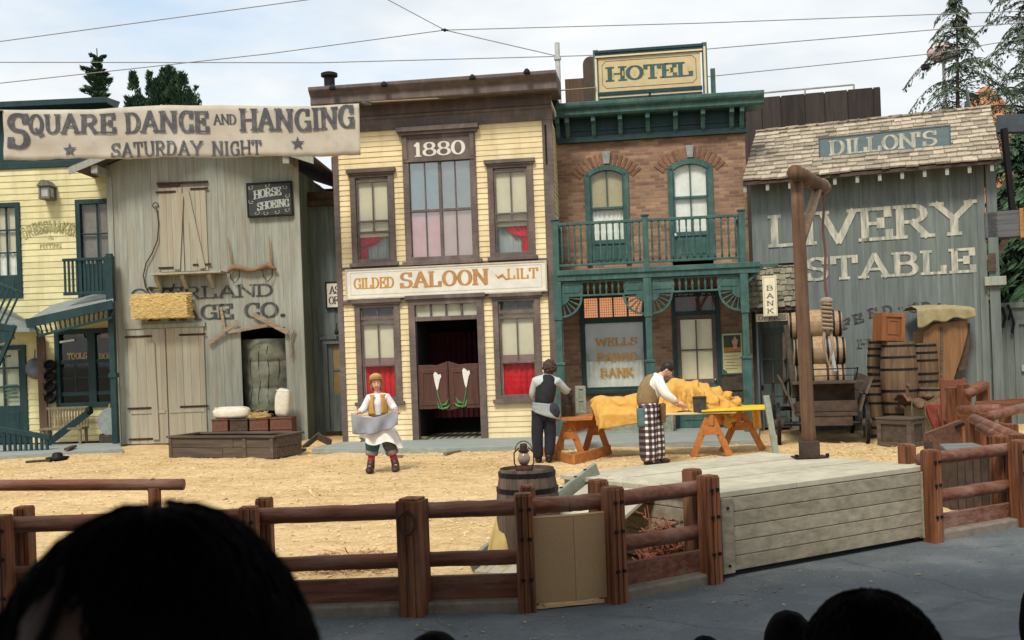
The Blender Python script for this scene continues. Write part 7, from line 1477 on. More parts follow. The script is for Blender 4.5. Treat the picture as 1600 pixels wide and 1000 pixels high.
MB().box(-cw / 2 - .02, cw / 2 + .02, -.24, .27, .48, .53).build('seat', m_rc, t, bevel=.01); MB().box(-cw / 2, cw / 2, .21, .25, ch - .18, ch - .02).build('backrest', m_rc, t, bevel=.006); MB().box(-cw / 2, cw / 2, .21, .25, .72, .80).build('back_slat', m_rc, t, bevel=.006)
# tipped brown board box and grey trough behind the right fence
cY = 13.6; o_ = at(1450, 680, cY); t = thing('tilted_board_chute', 'red brown board chute tilted open on the sand by the corral', 'chute', loc=(o_.x, cY, 0)); tq = lambda px, py, y=0: at(px, py, cY + y) - Vector((o_.x, cY, 0))
MB().add([tq(1445, 677), tq(1500, 656, .5), tq(1500, 700, .5), tq(1462, 730)], [(0, 1, 2, 3)]).add([tq(1445, 677), tq(1462, 730), tq(1470, 735, .7), tq(1455, 680, .7)], [(0, 1, 2, 3)]).build('boards', m_trough if 0 else mat('red_brown_boards', (0.18, 0.085, 0.05), (0.1, 0.045, 0.03), .8, HG, 3, .3), t, solid=.05)
MB().beam(tq(1450, 690), tq(1452, 740), .08, .08).build('leg', m_darkwood, t); MB().beam(tq(1492, 668, .4), tq(1506, 662, .4), .05, .04).build('latch', m_iron, t)
p0, p1 = at(1482, 706, 12.4), at(1561, 706, 12.4); t = thing('grey_feed_trough', 'grey topped dark feed trough between the corral and the log fence', 'trough', loc=(p0.x, 12.4, 0)); w_ = p1.x - p0.x; hz_ = p0.z
MB().add([(0, 0, hz_), (w_, 0, hz_), (w_ + .02, .75, hz_ + .02), (.2, .75, hz_ + .02), (0, 0, hz_ - .05), (w_, 0, hz_ - .05), (w_ + .02, .75, hz_ - .03), (.2, .75, hz_ - .03)], [(0, 1, 2, 3), (7, 6, 5, 4), (0, 4, 5, 1), (1, 5, 6, 2), (2, 6, 7, 3), (3, 7, 4, 0)]).build('top_board', mat('grey_trough_top', (0.17, 0.185, 0.175), (0.1, 0.11, 0.105), .85, HG, 3, .3), t, bevel=.008)
mb = MB()
for k in range(6): mb.box(.02 + (w_ - .04) * k / 6, .02 + (w_ - .04) * (k + 1) / 6 - .008, .03, .08, .0, hz_ - .055)
mb.box(.02, w_, .09, .7, .0, hz_ - .08); mb.build('side_boards', m_darkwood, t)
# pale stake leaning in front of the wagon
p0, p1 = gp(1213, 706, .1), None; t = thing('leaning_plank', 'pale grey green plank leaning upright by the platform and wagon', 'plank', loc=(p0.x, p0.y, 0)); e = at(1197, 618, p0.y + .3); MB().beam((0, 0, .0), (e.x - p0.x, .3, e.z), .11, .045).build('plank', m_pinegrey, t, bevel=.006)
# ================================================================== SAWHORSES, TABLE, TARP
sY = 19.7; zt_ = at(1110, 641, sY).z
def saw2(lab, xs, Y, zt, dY, rail=None):
    """A-frame trestle: xs = px of feet (near l, near r, far l, far r)"""
    x = [at(p, 700, Y + d).x for p, d in zip(xs, (0, 0, dY, dY))]; c = sum(x) / 4; t = thing('sawhorse', lab, 'sawhorse', loc=(c, Y, 0), group='sawhorses under the work tables'); ax0, ax1 = (x[0] + x[1]) / 2 - c, (x[2] + x[3]) / 2 - c
    MB().beam((ax0, -.05, zt - .1), (ax1, dY + .05, zt - .1), .09, .2).build('beam', m_saw, t, bevel=.006)
    for k, (ax, y) in enumerate(((ax0, 0), (ax1, dY))):
        f0, f1 = x[2 * k] - c, x[2 * k + 1] - c
        for f in (f0, f1): MB().beam((ax + (f - ax) * .12, y, zt - .06), (f, y, 0), .12, .045, up=Vector((0, 1, 0))).build('leg', m_saw, t, bevel=.006)
        MB().prism([(ax - (ax - f0) * .45, zt * .52), (ax + (f1 - ax) * .45, zt * .52), (ax + (f1 - ax) * .3, zt * .72), (ax - (ax - f0) * .3, zt * .72)], y - .05, y - .026).build('gusset', m_saw, t, bevel=.004)
    return t, c
lY = 19.9; ztl = at(890, 650, lY).z
saw2('orange pine sawhorse beneath the platform end of the work table', (1082, 1140, 1128, 1192), 19.2, zt_ - .045, .75)
saw2('orange pine sawhorse beneath the narrow left work table by the vest man', (866, 912, 912, 952), 19.5, ztl - .05, .7)
t = thing('sand_frame', 'low orange board frame on the sand beneath the sawhorse of the vest man', 'board frame', loc=gp(850, 706)); o_ = gp(850, 706); mb = MB()
for a, b in (((850, 706), (896, 718)), ((896, 718), (953, 702)), ((850, 706), (880, 696))): mb.beam(gp(*a, .09) - o_, gp(*b, .09) - o_, .05, .17)
mb.build('boards', m_saw, t, bevel=.006)
def slab(name, lab, pts, th, mt, cat='table top'):
    c = pts[0]; t = thing(name, lab, cat, loc=c); n = len(pts); q = [p - c for p in pts]; MB().add(q + [p - Vector((0, 0, th)) for p in q], [tuple(range(n)), tuple(range(2 * n - 1, n - 1, -1))] + [(i, i + n, (i + 1) % n + n, (i + 1) % n) for i in range(n)]).build('board', mt, t, bevel=.004); return t
m_ply = mat('pale_plywood', (0.62, 0.52, 0.30), (0.52, 0.42, 0.22), .7, HG, 3, .1)
A1 = [at(1008, 642, 19.2), at(1150, 637, 19.1), at(1150, 637, 20.1), at(1030, 642, 20.2)]
for p in A1: p.z = zt_
slab('table_top', 'pale plywood table top under the ochre canvas and metal pail', A1, .03, m_ply)
Y1 = [at(1096, 636, 19.1), at(1197, 632, 19.05), at(1197, 627, 20.1), at(1110, 630, 20.2)]
for p in Y1: p.z = zt_ + .045
slab('yellow_board', 'bright yellow board lying on the end of the plywood table', Y1, .03, mat('bright_yellow_paint', (0.75, 0.55, 0.03), (0.66, 0.46, 0.03), .5, (1, 1, 1), 5, .05), 'board')
A2 = [at(846, 651, 19.3), at(925, 649, 19.3), at(930, 649, 20.3), at(868, 651, 20.3)]
for p in A2: p.z = ztl
slab('bench_top', 'narrow brown bench top before the vest man', A2, .05, m_saw)
# table between, hidden by the tarp
yb = thing('yellow_drape', 'yellow cloth strip hanging off the end of the plywood table', 'cloth', loc=at(1178, 640, 19.9)); MB().grid(lambda a, b: (lerp(-.05, .1, a) + .03 * b, .02 * math.sin(a * 6), -.35 * b), 6, 8).build('cloth', m_tarp, yb, solid=.01, smooth=True)
# crumpled canvas: a sheet dropped over hidden lumps (settled by a short cloth solve, the lumps removed afterwards)
tY = 19.82; ox = at(1000, 640, tY).x; tp = thing('ochre_tarp', 'big crumpled ochre canvas bundle spread across the work tables behind the plaid man', 'tarp', loc=(ox, tY, 0)); tx = lambda px: at(px, 640, tY).x; tzz = lambda px, py: at(px, py, tY).z
def settle():
    lm = MB(); rn = random.Random(6)
    lm.box(tx(935), tx(1125), tY - .38, tY + .4, zt_ - .2, zt_)
    for px, top_, r_, dy in ((940, 620, .17, 0), (965, 622, .2, .1), (990, 618, .22, 0), (1015, 612, .22, .05), (1040, 606, .2, -.05), (1056, 593, .11, 0), (1075, 600, .15, -.08), (1095, 600, .13, .08), (1118, 607, .12, -.05), (1137, 620, .1, .1), (1065, 612, .16, .25), (1105, 616, .15, -.2)):
        z_ = tzz(px, top_); lm.ball((tx(px), tY + dy, z_ - r_), r_, 14, 10); 
        if z_ - 2 * r_ > zt_: lm.box(tx(px) - r_ * .5, tx(px) + r_ * .5, tY + dy - r_ * .5, tY + dy + r_ * .5, zt_ - .1, z_ - r_)
    co = lm.build('lump', m_tarp); cm = co.modifiers.new('c', 'COLLISION'); co.collision.thickness_outer = .015; co.collision.cloth_friction = 12
    nx, ny = 120, 56
    def sh(a, b): 
        cr = max(0, (a - .45) / .55); return (lerp(tx(914), tx(1158), a), tY - .75 + 1.45 * b + .05 * cr * math.sin(a * 60 + b * 4), tzz(1000, 585) + .05 + .15 * cr * math.sin(a * 95 + b * 7) * math.cos(b * 13) + .16 * cr + .05 * nz(a * 14, b * 9, 2))
    ob = MB().grid(sh, nx, ny).build('sheet', m_tarp); cl = ob.modifiers.new('cloth', 'CLOTH'); st = cl.settings; st.quality = 5; st.mass = .35; st.tension_stiffness = 25; st.compression_stiffness = 12; st.shear_stiffness = 8; st.bending_stiffness = .8; st.air_damping = 2
    cl.collision_settings.distance_min = .012; cl.collision_settings.use_self_collision = False; cl.point_cache.frame_start = 1; cl.point_cache.frame_end = 40
    for f in range(1, 33): SC.frame_set(f)
    dg = bpy.context.evaluated_depsgraph_get(); me = ob.evaluated_get(dg).to_mesh(); vs = [v.co.copy() for v in me.vertices]; fs = [tuple(p.vertices) for p in me.polygons]
    bpy.data.objects.remove(ob); bpy.data.objects.remove(co); SC.frame_set(1); return vs, fs
vs, fs = settle(); MB().add([v - Vector((ox, tY, 0)) for v in vs], fs).build('canvas', m_tarp, tp, smooth=True, solid=.012)
# metal pail, dark boxes
py = 19.1; c = at(1095.5, 636, py); t = thing('metal_pail', 'dark grey metal pail standing on the plywood table beside the plaid man', 'pail', loc=(c.x, py + .14, zt_)); s = py / FPX; m_tin = mat('dark_tin', (0.10, 0.095, 0.09), (0.055, 0.052, 0.05), .5, (1, 1, 1), 8, .2, metal=.5)
MB().lathe([(10 * s, 0), (11 * s, 24 * s), (11.6 * s, 25 * s), (10.4 * s, 24 * s), (9.5 * s, .02), (0, .02)], 18).build('body', m_tin, t, smooth=False); MB().lathe([(11 * s, 21.5 * s), (11.5 * s, 21.5 * s), (11.5 * s, 22.5 * s)], 18, None, False).build('band', m_iron, t); MB().tube([(10.5 * s * math.cos(i * .314), -.01, 24 * s + .1 * s * 60 * math.sin(i * .314) * .02) for i in range(11)], .008, 5).build('handle', m_iron, t)
for xl_, xr_, yt, yb_, Y, lab in ((878, 899, 606, 650, 19.8, 'dark wooden box on the bench top before the vest man'), (901, 916, 604, 640, 20.6, 'greenish grey slatted box behind the dark box on the bench')):
    p0 = at(xl_, yb_, Y); p1 = at(xr_, yb_, Y); t = thing('tool_box', lab, 'box', loc=(p0.x, Y, ztl)); w_, h_ = p1.x - p0.x, at(xl_, yt, Y).z - ztl; mt = m_darkwood if xl_ < 900 else m_pinegrey
    MB().box(0, w_, 0, .35, 0, h_).build('body', mt, t, bevel=.01); mb = MB(); frame_ring(mb, (0, w_, 0, h_), .05, -.02, 0); mb.box(.05, w_ - .05, -.015, 0, h_ * .45, h_ * .55); mb.build('batten', mt, t)
# ================================================================== BANNER AND WIRES
bnY = 22.4; c0, c1, c2, c3 = at(4, 171, bnY), at(563, 162, bnY), at(564, 243, bnY), at(6, 250, bnY)
bn = thing('hanging_banner', 'long tattered cream canvas banner with dark slab lettering strung high over the arena', 'banner', loc=c3); EX = (c2 - c3) ; EX.y = 0; WX = EX.length; ZT = c0.z - c3.z
def bf(x, z):            # banner surface: x along 0..WX, z up 0..ZT
    a, b = x / WX, z / ZT; sag = -.05 * math.sin(math.pi * a * 3) * (b) ; return Vector((x, .07 * math.sin(a * 23 + b * 1.5) * (.4 + .6 * (1 - b)) + .04 * nz(a * 14, b * 3, 2), z * lerp(1, (c1.z - c2.z) / ZT, a) + (c2.z - c3.z) * a + sag * .6 + .02 * nz(a * 30, b, 5) * (1 - b)))
MB().grid(lambda a, b: bf(a * WX, b * ZT), 140, 10).build('canvas', m_canvas, bn, smooth=True, solid=.008)
px2 = lambda px: (px - 5) / 558 * WX
def bfn(x, z): v = bf(x, z); return (x, v.z)
mb = MB(); pt = lambda py: ZT * (246 - py) / 79.0
L1 = [('S', 12, 46, 228, 172), ('Q', 46, 70, 206, 174), ('U', 73, 97, 206, 175), ('A', 99, 126, 206, 174), ('R', 128, 155, 206, 175), ('E', 157, 182, 206, 175), ('D', 197, 222, 208, 176), ('A', 223, 250, 208, 175), ('N', 252, 278, 208, 176), ('C', 281, 303, 208, 175), ('E', 305, 327, 208, 176), ('AND', 334, 371, 196, 181), ('H', 377, 403, 207, 172), ('A', 405, 430, 206, 171), ('N', 432, 458, 206, 171), ('G', 461, 486, 206, 171), ('I', 488, 500, 205, 170), ('N', 502, 528, 205, 170), ('G', 530, 555, 205, 168)]
for s_, xa, xb, yb_, yt in L1: put_text(mb, s_, px2(xa), px2(xb), pt(yb_), pt(yt), 0, thick=.215 if len(s_) == 1 else .18, thin=.09, fn=bfn)
put_text(mb, 'SATURDAY', px2(172), px2(318), pt(244), pt(221), 0, thick=.17, thin=.1, fn=bfn, sp=.1); put_text(mb, 'NIGHT', px2(330), px2(411), pt(244), pt(221), 0, thick=.17, thin=.1, fn=bfn, sp=.1)
for sx_, sy_ in ((111, 232), (465, 226)):
    q = [(px2(sx_) + (.155 if i % 2 == 0 else .062) * math.sin(i * math.pi / 5), pt(sy_) + (.155 if i % 2 == 0 else .062) * math.cos(i * math.pi / 5)) for i in range(10)]; k = [bf(*p) for p in q]; cc = bf(px2(sx_), pt(sy_)); mb.add([(v.x, 0, v.z) for v in k] + [(cc.x, 0, cc.z)], [(i, (i + 1) % 10, 10) for i in range(10)])
vv = []
for v in mb.v:
    a = v[0] / WX; zr = v[2] / ZT; vv.append((v[0], bf(v[0], min(v[2], ZT))[1] - .03 + v[1], v[2]))
mb.v = vv; mb.build('lettering', m_letter_dark, bn, fix=False)
def wire(lab, pts, r=.012, mt=m_wire, sag=.0, name='overhead_wire', group='wires strung across the sky'):
    o = Vector(pts[0]); q = []
    for a, b in zip(pts, pts[1:]):
        for i in range(12): t = i / 12; p = Vector(a).lerp(Vector(b), t); p.z -= sag * 4 * t * (1 - t); q.append(p - o)
    q.append(Vector(pts[-1]) - o); t = thing(name, lab, 'wire' if name == 'overhead_wire' else 'rope', loc=o, group=group); MB().tube(q, r, 5).build('strand', mt, t); return t
wire('wire rising steeply from the far left sky edge out over the banner', [at(-200, 92, 26), at(500, -3, 26)])
wire('nearly level wire passing behind the roof sign and through the cedar', [at(-200, 97, 34), at(500, 98, 34), at(912, 87, 34), at(1100, 77, 34), at(1500, 43, 34), at(1700, 28, 34)], .015)
wire('wire bending at a knot above the saloon roof and running to the cedar', [at(-200, 165, 30), at(0, 130, 30), at(420, 84, 30), at(695, 47, 30), at(1100, 36, 30), at(1500, 21, 30), at(1700, 14, 30)], .013)
wire('short wire slanting down from the knot to the pale roof pole', [at(560, -25, 30.2), at(695, 47, 30.1), at(868, 87, 29.5)], .013)
wire('lowest wire from behind the roof sign to the lamp bar in the cedar', [at(1104, 120, 33), at(1456, 84, 33), at(1600, 60, 33)], .014)
hsp = HF.w(hs[0] - .05, d_ * 0 + 1.0 - .1); wire('pale rope tying the banner to the roof sign post', [at(570, 160, bnY), Vector((hsp.x, hsp.y, at(931, 137, hsp.y).z))], .018, m_rope, .02, 'banner_rope', 'ropes holding the banner'); wire('pale rope running from the banner out past the far left corner', [at(4, 172, bnY), at(-160, 180, bnY)], .018, m_rope, 0, 'banner_rope', 'ropes holding the banner')
t = thing('wire_knot', 'dark knot joining wires in the sky above the saloon', 'knot', loc=at(695, 47, 30)); MB().ball((0, 0, 0), .05, 8, 6).tube([(-.1, 0, .01), (.1, 0, -.01)], .025, 6).build('clamp', m_iron, t)
t = thing('rope_bundle', 'grey bundled rope end at the banner corner against the saloon frieze', 'rope', loc=at(573, 160, bnY - .02)); mb = MB()
for k in range(4): mb.tube([(.09 * math.cos(i * .7 + k), .03 * math.sin(i + k), .05 * math.sin(i * .7 + k * .6)) for i in range(9)], .014, 5)
mb.build('coil', mat('grey_rope', (.12, .12, .11), bump=.2), t)
# ================================================================== BACKGROUND STRUCTURES
K = Frame(at(1160, 300, 33), 14.0); r_ = K.rect(1150, 1378, 146, 260); zt = (K.z(1200, 152) + K.z(1375, 135)) / 2
t = thing('brown_show_building', 'flat dark brown board building rising behind the shingled stable roof', 'building', fr=K); mb = MB(); vboards(mb, r_[0] - 1, r_[1], 0, zt, [], .62, 0, 61, .03); mb.box(r_[0] - 1, r_[1], .05, 5, 0, zt - .03); mb.build('boards', mat('dark_brown_boards', (0.050, 0.038, 0.033), (0.028, 0.022, 0.02), .9, VG, 2, .3, isl=.25), t)
mb = MB(); zr = zt + .32
for k in range(4): x = lerp(r_[0] - .8, r_[1] - .7, k / 3); mb.tube([(x, .8, zt - .03), (x, .8, zr)], .03, 6)
mb.tube([(r_[0] - .8, .8, zr), (r_[1] - .7, .8, zr)], .03, 6); mb.build('pipe_railing', mat('pale_pipe', (.42, .4, .34), bump=0), t)
p = at(873, 140, 29.5); zp = at(873, 67, 29.5).z; t = thing('pale_roof_pole', 'pale grey pipe pole behind the saloon cornice end', 'pole', loc=(p.x, p.y, 6)); MB().lathe([(.07, 0), (.07, zp - 6)], 10).build('pole', mat('pale_grey_pipe', (.55, .55, .53), bump=0), t); MB().lathe([(.1, 0), (.1, .1)], 10, Matrix.Translation((0, 0, at(873, 91, 29.5).z - 6.05))).build('collar', MATS['pale_grey_pipe'], t)
t = thing('rooftop_tank', 'faded pink rounded tank on a pole half hidden by the cedar', 'tank', loc=at(1479, 260, 60)); o_ = at(1479, 260, 60); zq = lambda py: at(1479, py, 60).z - o_.z
MB().ball((0, 0, zq(81)), (.88, .7, .55), 16, 10, lambda v: Vector((v.x, v.y, v.z if v.z > 0 else v.z * 1.1))).build('tank', mat('faded_pink', (.62, .48, .46), (.55, .42, .41), .6), t, smooth=True); MB().tube([(0.05, 0, 0), (0.05, 0, zq(92))], .1, 8).build('pole', mat('grey_pole', (.3, .3, .3), bump=0), t)
t = thing('lamp_bar', 'dark bar with a small floodlight reaching out of the cedar', 'floodlight', loc=at(1500, 86, 36)); o_ = at(1500, 86, 36); MB().tube([at(1448, 103, 36) - o_, at(1500, 84, 36) - o_], .03, 6).build('bar', m_iron, t); c = at(1446, 104, 36) - o_; MB().box(c.x - .12, c.x + .12, -.1, .1, c.z - .1, c.z + .08).build('floodlight', m_iron, t, bevel=.02)
# orange rocky peak behind the stable
o_ = at(1545, 260, 75); zt = at(1545, 136, 75).z; t = thing('orange_rock_peak', 'rugged orange artificial rock peak glowing behind the cedar branches', 'rock peak', loc=(o_.x, 75, 0))
MB().lathe([(4.2 * (1 - (i / 14)) ** .75 + .3, zt * (.55 + .45 * i / 14)) for i in range(15)] , 30).build('rock', mat('orange_rock', (.52, .23, .115), (.34, .13, .065), .9, (1, 1, 1), 1.5, .6), t)
me = t.children[0].data
for v in me.vertices:
    n_ = 1 + .3 * nz(v.co.x * .8, v.co.y * .8, v.co.z * .6) + .18 * nz(v.co.x * 2, v.co.z * 1.6, 3); v.co.x *= n_; v.co.y *= n_
MB().lathe([(4.4, 0), (4.5, zt * .56)], 24).build('base', MATS['orange_rock'], t)
p = at(1590, 252, 40); t = thing('purple_awning', 'small patch of purple awning among the dark evergreens', 'awning', loc=(p.x, 40, 0)); h_ = p.z; MB().add([(-.6, 0, h_ - .25), (2.5, 0, h_ - .05), (2.5, 1.2, h_ + .35), (-.4, 1.2, h_ + .15)], [(0, 1, 2, 3)]).build('canopy', mat('purple_canvas', (.10, .045, .28), bump=0), t, solid=.03); MB().tube([(0, .1, 0), (0, .1, h_ - .2)], .04, 6).tube([(2.3, .1, 0), (2.3, .1, h_)], .04, 6).build('pole', m_iron, t)
# ================================================================== TREES
m_bark = mat('bark', (0.10, 0.075, 0.055), (0.05, 0.038, 0.03), .95, VG, 4, .6)
m_cedar = mat('cedar_needles', (0.10, 0.145, 0.085), (0.05, 0.08, 0.05), .75, (1, 1, 1), 3, 0, isl=.45, spec=.2)
m_pine = mat('pine_needles', (0.07, 0.13, 0.065), (0.03, 0.065, 0.036), .75, (1, 1, 1), 3, 0, isl=.5, spec=.2)
def leafquad(mb, p, d, l, w_, rn):
    d = d.normalized(); s = d.cross(Vector((rn.gauss(0, 1), rn.gauss(0, 1), rn.gauss(0, 1)))); s = s.normalized() * w_ if s.length > 1e-3 else X * w_
    mb.add([p - d * l, p + s, p + d * l, p - s], [(0, 1, 2, 3)])
def conifer(name, lab, loc, h, r, mt, seed, n_wh=22, droop=.35, z_lo=.12, dens=1.0, leaf=.1, up=0.0, cat='tree', group=None, zmin=0):
    """whorled branches with hanging sprays; only the part above zmin is given foliage"""
    rn = random.Random(seed); t = thing(name, lab, cat, loc=loc, group=group); n = 10
    MB().tube([(.08 * nz(i * .5, seed) * h * .05, .05 * nz(i * .5, seed + 5) * h * .05, h * i / n) for i in range(n + 1)], [max(.02, h * .018 * (1 - i / n)) for i in range(n + 1)], 8).build('trunk', m_bark, t)
    mb = MB(); lb = MB()
    for k in range(n_wh):
        f = z_lo + (1 - z_lo) * (k + rn.uniform(-.35, .35)) / n_wh; z = h * f
        if z < zmin: continue
        nb = rn.randint(4, 6); ln0 = r * (1 - f) ** .85 * rn.uniform(.8, 1.15) + .12
        for j in range(nb):
            a = 6.283 * (j + rn.uniform(-.3, .3)) / nb + k * 1.1; ln = ln0 * rn.uniform(.45, 1.35); dv = Vector((math.cos(a), math.sin(a), 0)); zj = rn.uniform(-.7, .7) * h / n_wh; m = max(4, int(ln / .22)); pts = []
            for i in range(m + 1): s = i / m; pts.append(Vector((0, 0, z + zj)) + dv * ln * s + Z * (ln * (up * s - droop * s * s * 1.3 + .12 * math.sin(s * 3)) + .05 * nz(s * 3, k, j)))
            lb.tube(pts, [max(.006, .022 * (1 - i / m) * h / 12) for i in range(m + 1)], 4, caps=False)
            for i in range(1, m + 1):
                d = (pts[i] - pts[i - 1]).normalized(); side = d.cross(Z); side = side.normalized() if side.length > .01 else X
                c_ = int((7 if i < m else 12) * dens)
                for q in range(c_):
                    s = rn.uniform(-1, 1) * (.42 * (1 - .5 * i / m)) * min(1, ln / 1.2 + .3); p = pts[i].lerp(pts[i - 1], rn.random()) + side * s + Z * (-abs(s) * droop * 1.3 - rn.uniform(0, .09)); leafquad(mb, p, side * math.copysign(1, s) * .7 + d * .8 - Z * droop * rn.uniform(.3, 2.0) + Z * up, leaf * rn.uniform(.6, 1.5), leaf * .3, rn)
    lb.build('branches', m_bark, t, fix=False); mb.build('crown', mt, t, fix=False); return t
def base(px, Y): p = at(px, 400, Y); return (p.x, Y, 0)
def ht(px, py, Y): return at(px, py, Y).z
conifer('pine_tree', 'slim dark pine with a bare pointed top behind the banner', base(163, 40), ht(141, 76, 40), 2.9, m_pine, 5, 30, .0, .2, 5.5, .09, .4, zmin=10.0)
bt = thing('cypress_tree', 'dense dark evergreen with several pointed tops behind the banner', 'tree', loc=base(258, 41)); rn = random.Random(12); mb = MB(); lb = MB(); bx = base(258, 41)[0]; bpx = lambda px: at(px, 140, 41).x - bx
for px, py, sp in ((209, 112, .75), (229, 106, .8), (247, 124, .8), (257, 106, .7), (268, 101, .9), (290, 117, .8), (298, 128, .7), (306, 145, .6), (218, 140, .8), (278, 125, .9)):
    z1 = ht(px, py, 41); x = bpx(px); yj = rn.uniform(-.8, .8); lb.tube([(x * .3, yj * .3, 8), (x, yj, z1 - .3)], [.1, .02], 5)
    for q in range(5200):
        s = rn.random() ** .8; z = z1 - s * 4.2; rr = sp * 1.45 * (.08 + 1.0 * s ** .75) * (.75 + .5 * nz(px, z * 1.2, 3)); a = rn.uniform(0, 6.283); rd = rr * rn.random() ** .4 * (1 + .5 * nz(a * 1.5, z * 2.2, px)); p = Vector((x + math.cos(a) * rd, yj + math.sin(a) * rd, z)); nz(p.x * 1.8 + px, p.y * 1.8, z * 1.8) < -.12 or leafquad(mb, p, Vector((math.cos(a) * .9, math.sin(a) * .9, 1)), .10 * rn.uniform(.6, 1.4), .034, rn)
MB().tube([(0, 0, 0), (0, 0, 9)], [.35, .25], 9).build('trunk', m_bark, bt); lb.build('branches', m_bark, bt, fix=False); mb.build('crown', m_pine, bt, fix=False)
conifer('cedar_tree', 'tall cedar with drooping open branches behind the stable ridge', base(1507, 38), ht(1500, -22, 38), 5.6, m_cedar, 8, 32, .42, .2, 2.5, .08, .1, zmin=7.6)
conifer('cedar_tree', 'taller grey green cedar whose branches reach in from the edge of the picture', base(1622, 41), ht(1612, -160, 41), 5.4, m_cedar, 15, 34, .34, .2, 2.6, .085, .1, zmin=8)
conifer('fir_tree', 'dark fir in deep shade beyond the stable corner timbers', base(1600, 31), ht(1600, 205, 31), 3.2, m_pine, 22, 30, .3, .05, 1.7, .17, .05)
conifer('fir_tree', 'dark bushy fir filling the gap over the yard wall', base(1640, 29), ht(1640, 240, 29), 3.4, m_pine, 27, 28, .25, .05, 1.7, .17, .05)
# ================================================================== PEOPLE
def skin(pts, edges, root, sub=2, scale=1.0):
    """one continuous surface grown round a skeleton; pts name -> (x,y,z,radius or (rx,ry))"""
    names = list(pts); me = bpy.data.meshes.new('tmp'); me.from_pydata([Vector(pts[n][:3]) * scale for n in names], [(names.index(a), names.index(b)) for a, b in edges], []); ob = bpy.data.objects.new('tmp', me); SC.collection.objects.link(ob)
    ob.modifiers.new('skin', 'SKIN')
    for i, n in enumerate(names):
        r = pts[n][3]; r = r if isinstance(r, tuple) else (r, r); sv = me.skin_vertices[0].data[i]; sv.radius = (r[0] * scale, r[1] * scale); sv.use_root = (n == root)
    md = ob.modifiers.new('sub', 'SUBSURF'); md.levels = sub; md.render_levels = sub
    dg = bpy.context.evaluated_depsgraph_get(); dg.update(); ev = ob.evaluated_get(dg); m2 = bpy.data.meshes.new_from_object(ev); vs = [v.co.copy() for v in m2.vertices]; fs = [tuple(p.vertices) for p in m2.polygons]
    bpy.data.objects.remove(ob); bpy.data.meshes.remove(me); bpy.data.meshes.remove(m2); return vs, fs
def slim(p): return {n: (*v[:3], tuple(x * .72 for x in (v[3] if isinstance(v[3], tuple) else (v[3], v[3])))) if n in ('pel', 'wai', 'che', 'sho', 'hl', 'hr', 'sl', 'sr', 'kl', 'kr') else v for n, v in p.items()}
def chain(*n): return list(zip(n, n[1:]))
def hand(mb, wrist, fwd, palm_n, s=1.0, curl=.5):
    """palm with four unequal bent fingers and a side thumb"""
    fwd = fwd.normalized(); palm_n = (palm_n - fwd * palm_n.dot(fwd)).normalized(); sd = fwd.cross(palm_n)
    mb.tube([wrist - fwd * .02 * s, wrist + fwd * .03 * s, wrist + fwd * .085 * s], [.026 * s, .038 * s, .034 * s], 8)
    for k, (o_, l) in enumerate(((-.03, .062), (-.01, .075), (.01, .07), (.028, .055))):
        p = wrist + fwd * .08 * s + sd * o_ * s; p1 = p + (fwd * (1 - curl * .3) + palm_n * curl * .5).normalized() * l * .55 * s; p2 = p1 + (fwd * (1 - curl) + palm_n * curl * 1.1).normalized() * l * .5 * s; mb.tube([p, p1, p2], [.0105 * s, .0095 * s, .007 * s], 6)
    p = wrist + fwd * .03 * s - sd * .032 * s; p1 = p + (fwd * .6 - sd * .7 + palm_n * .2).normalized() * .04 * s; p2 = p1 + (fwd + palm_n * .4).normalized() * .035 * s; mb.tube([p, p1, p2], [.013 * s, .011 * s, .008 * s], 6)
def head(mb, c, s=1.0, rot=None):
    """skull, jaw, nose, brow, ears; faces -y"""
    rot = rot or Matrix.Identity(3); k = len(mb.v)
    def f(v):
        x, y, z = v; jaw = max(0, -z); x *= (1 - .28 * jaw ** 1.2); y = y * (1 - .1 * jaw) - .12 * jaw
        if y < 0: y *= .93
        return Vector((x, y, z))
    mb.ball((0, 0, 0), (.075 * s, .096 * s, .118 * s), 20, 16, f)
    mb.tube([(0, -.088 * s, .012 * s), (0, -.105 * s, -.02 * s), (0, -.112 * s, -.034 * s), (0, -.095 * s, -.042 * s)], [.008 * s, .012 * s, .016 * s, .01 * s], 8)
    for x in (-1, 1): mb.ball((x * .076 * s, .008 * s, -.012 * s), (.01 * s, .02 * s, .032 * s), 8, 6); mb.ball((x * .028 * s, -.08 * s, -.03 * s), (.022 * s, .014 * s, .018 * s), 8, 6)
    mb.v[k:] = [tuple(rot @ Vector(v) + Vector(c)) for v in mb.v[k:]]
def face(par, c, s, rot, lips=(0.45, 0.12, 0.1), smile=True):
    T = lambda v: rot @ (Vector(v) * s) + Vector(c)
    for x in (-1, 1):
        e = MB(); e.ball(T((x * .03, -.083, .012)), .011 * s, 8, 6); eo = e.build('eye', mat('eye_white', (.7, .68, .64), bump=0, rough=.3), par, smooth=True); MB().ball(T((x * .03, -.0925, .012)), .0058 * s, 8, 6).build('iris', mat('dark_iris', (.03, .02, .015), bump=0, rough=.2), eo, smooth=True)
        MB().tube([T((x * .046, -.08, .03)), T((x * .03, -.092, .036)), T((x * .014, -.094, .031))], .0045 * s, 5).build('eyebrow', m_hair, par)
    MB().tube([T((-.028, -.087, -.058 + (.008 if smile else 0))), T((-.012, -.099, -.066)), T((.012, -.099, -.066)), T((.028, -.087, -.058 + (.008 if smile else 0)))], [.003 * s, .007 * s, .007 * s, .003 * s], 6).build('mouth', mat('lips', lips, bump=0, rough=.4), par, smooth=True)
    if smile: MB().tube([T((-.018, -.0965, -.061)), T((0, -.1035, -.0645)), T((.018, -.0965, -.061))], .0035 * s, 5).build('teeth', m_lace, par)
m_blouse = mat('white_blouse', (.72, .71, .74), (.6, .6, .64), .85, (1, 1, 1), 7, .2)
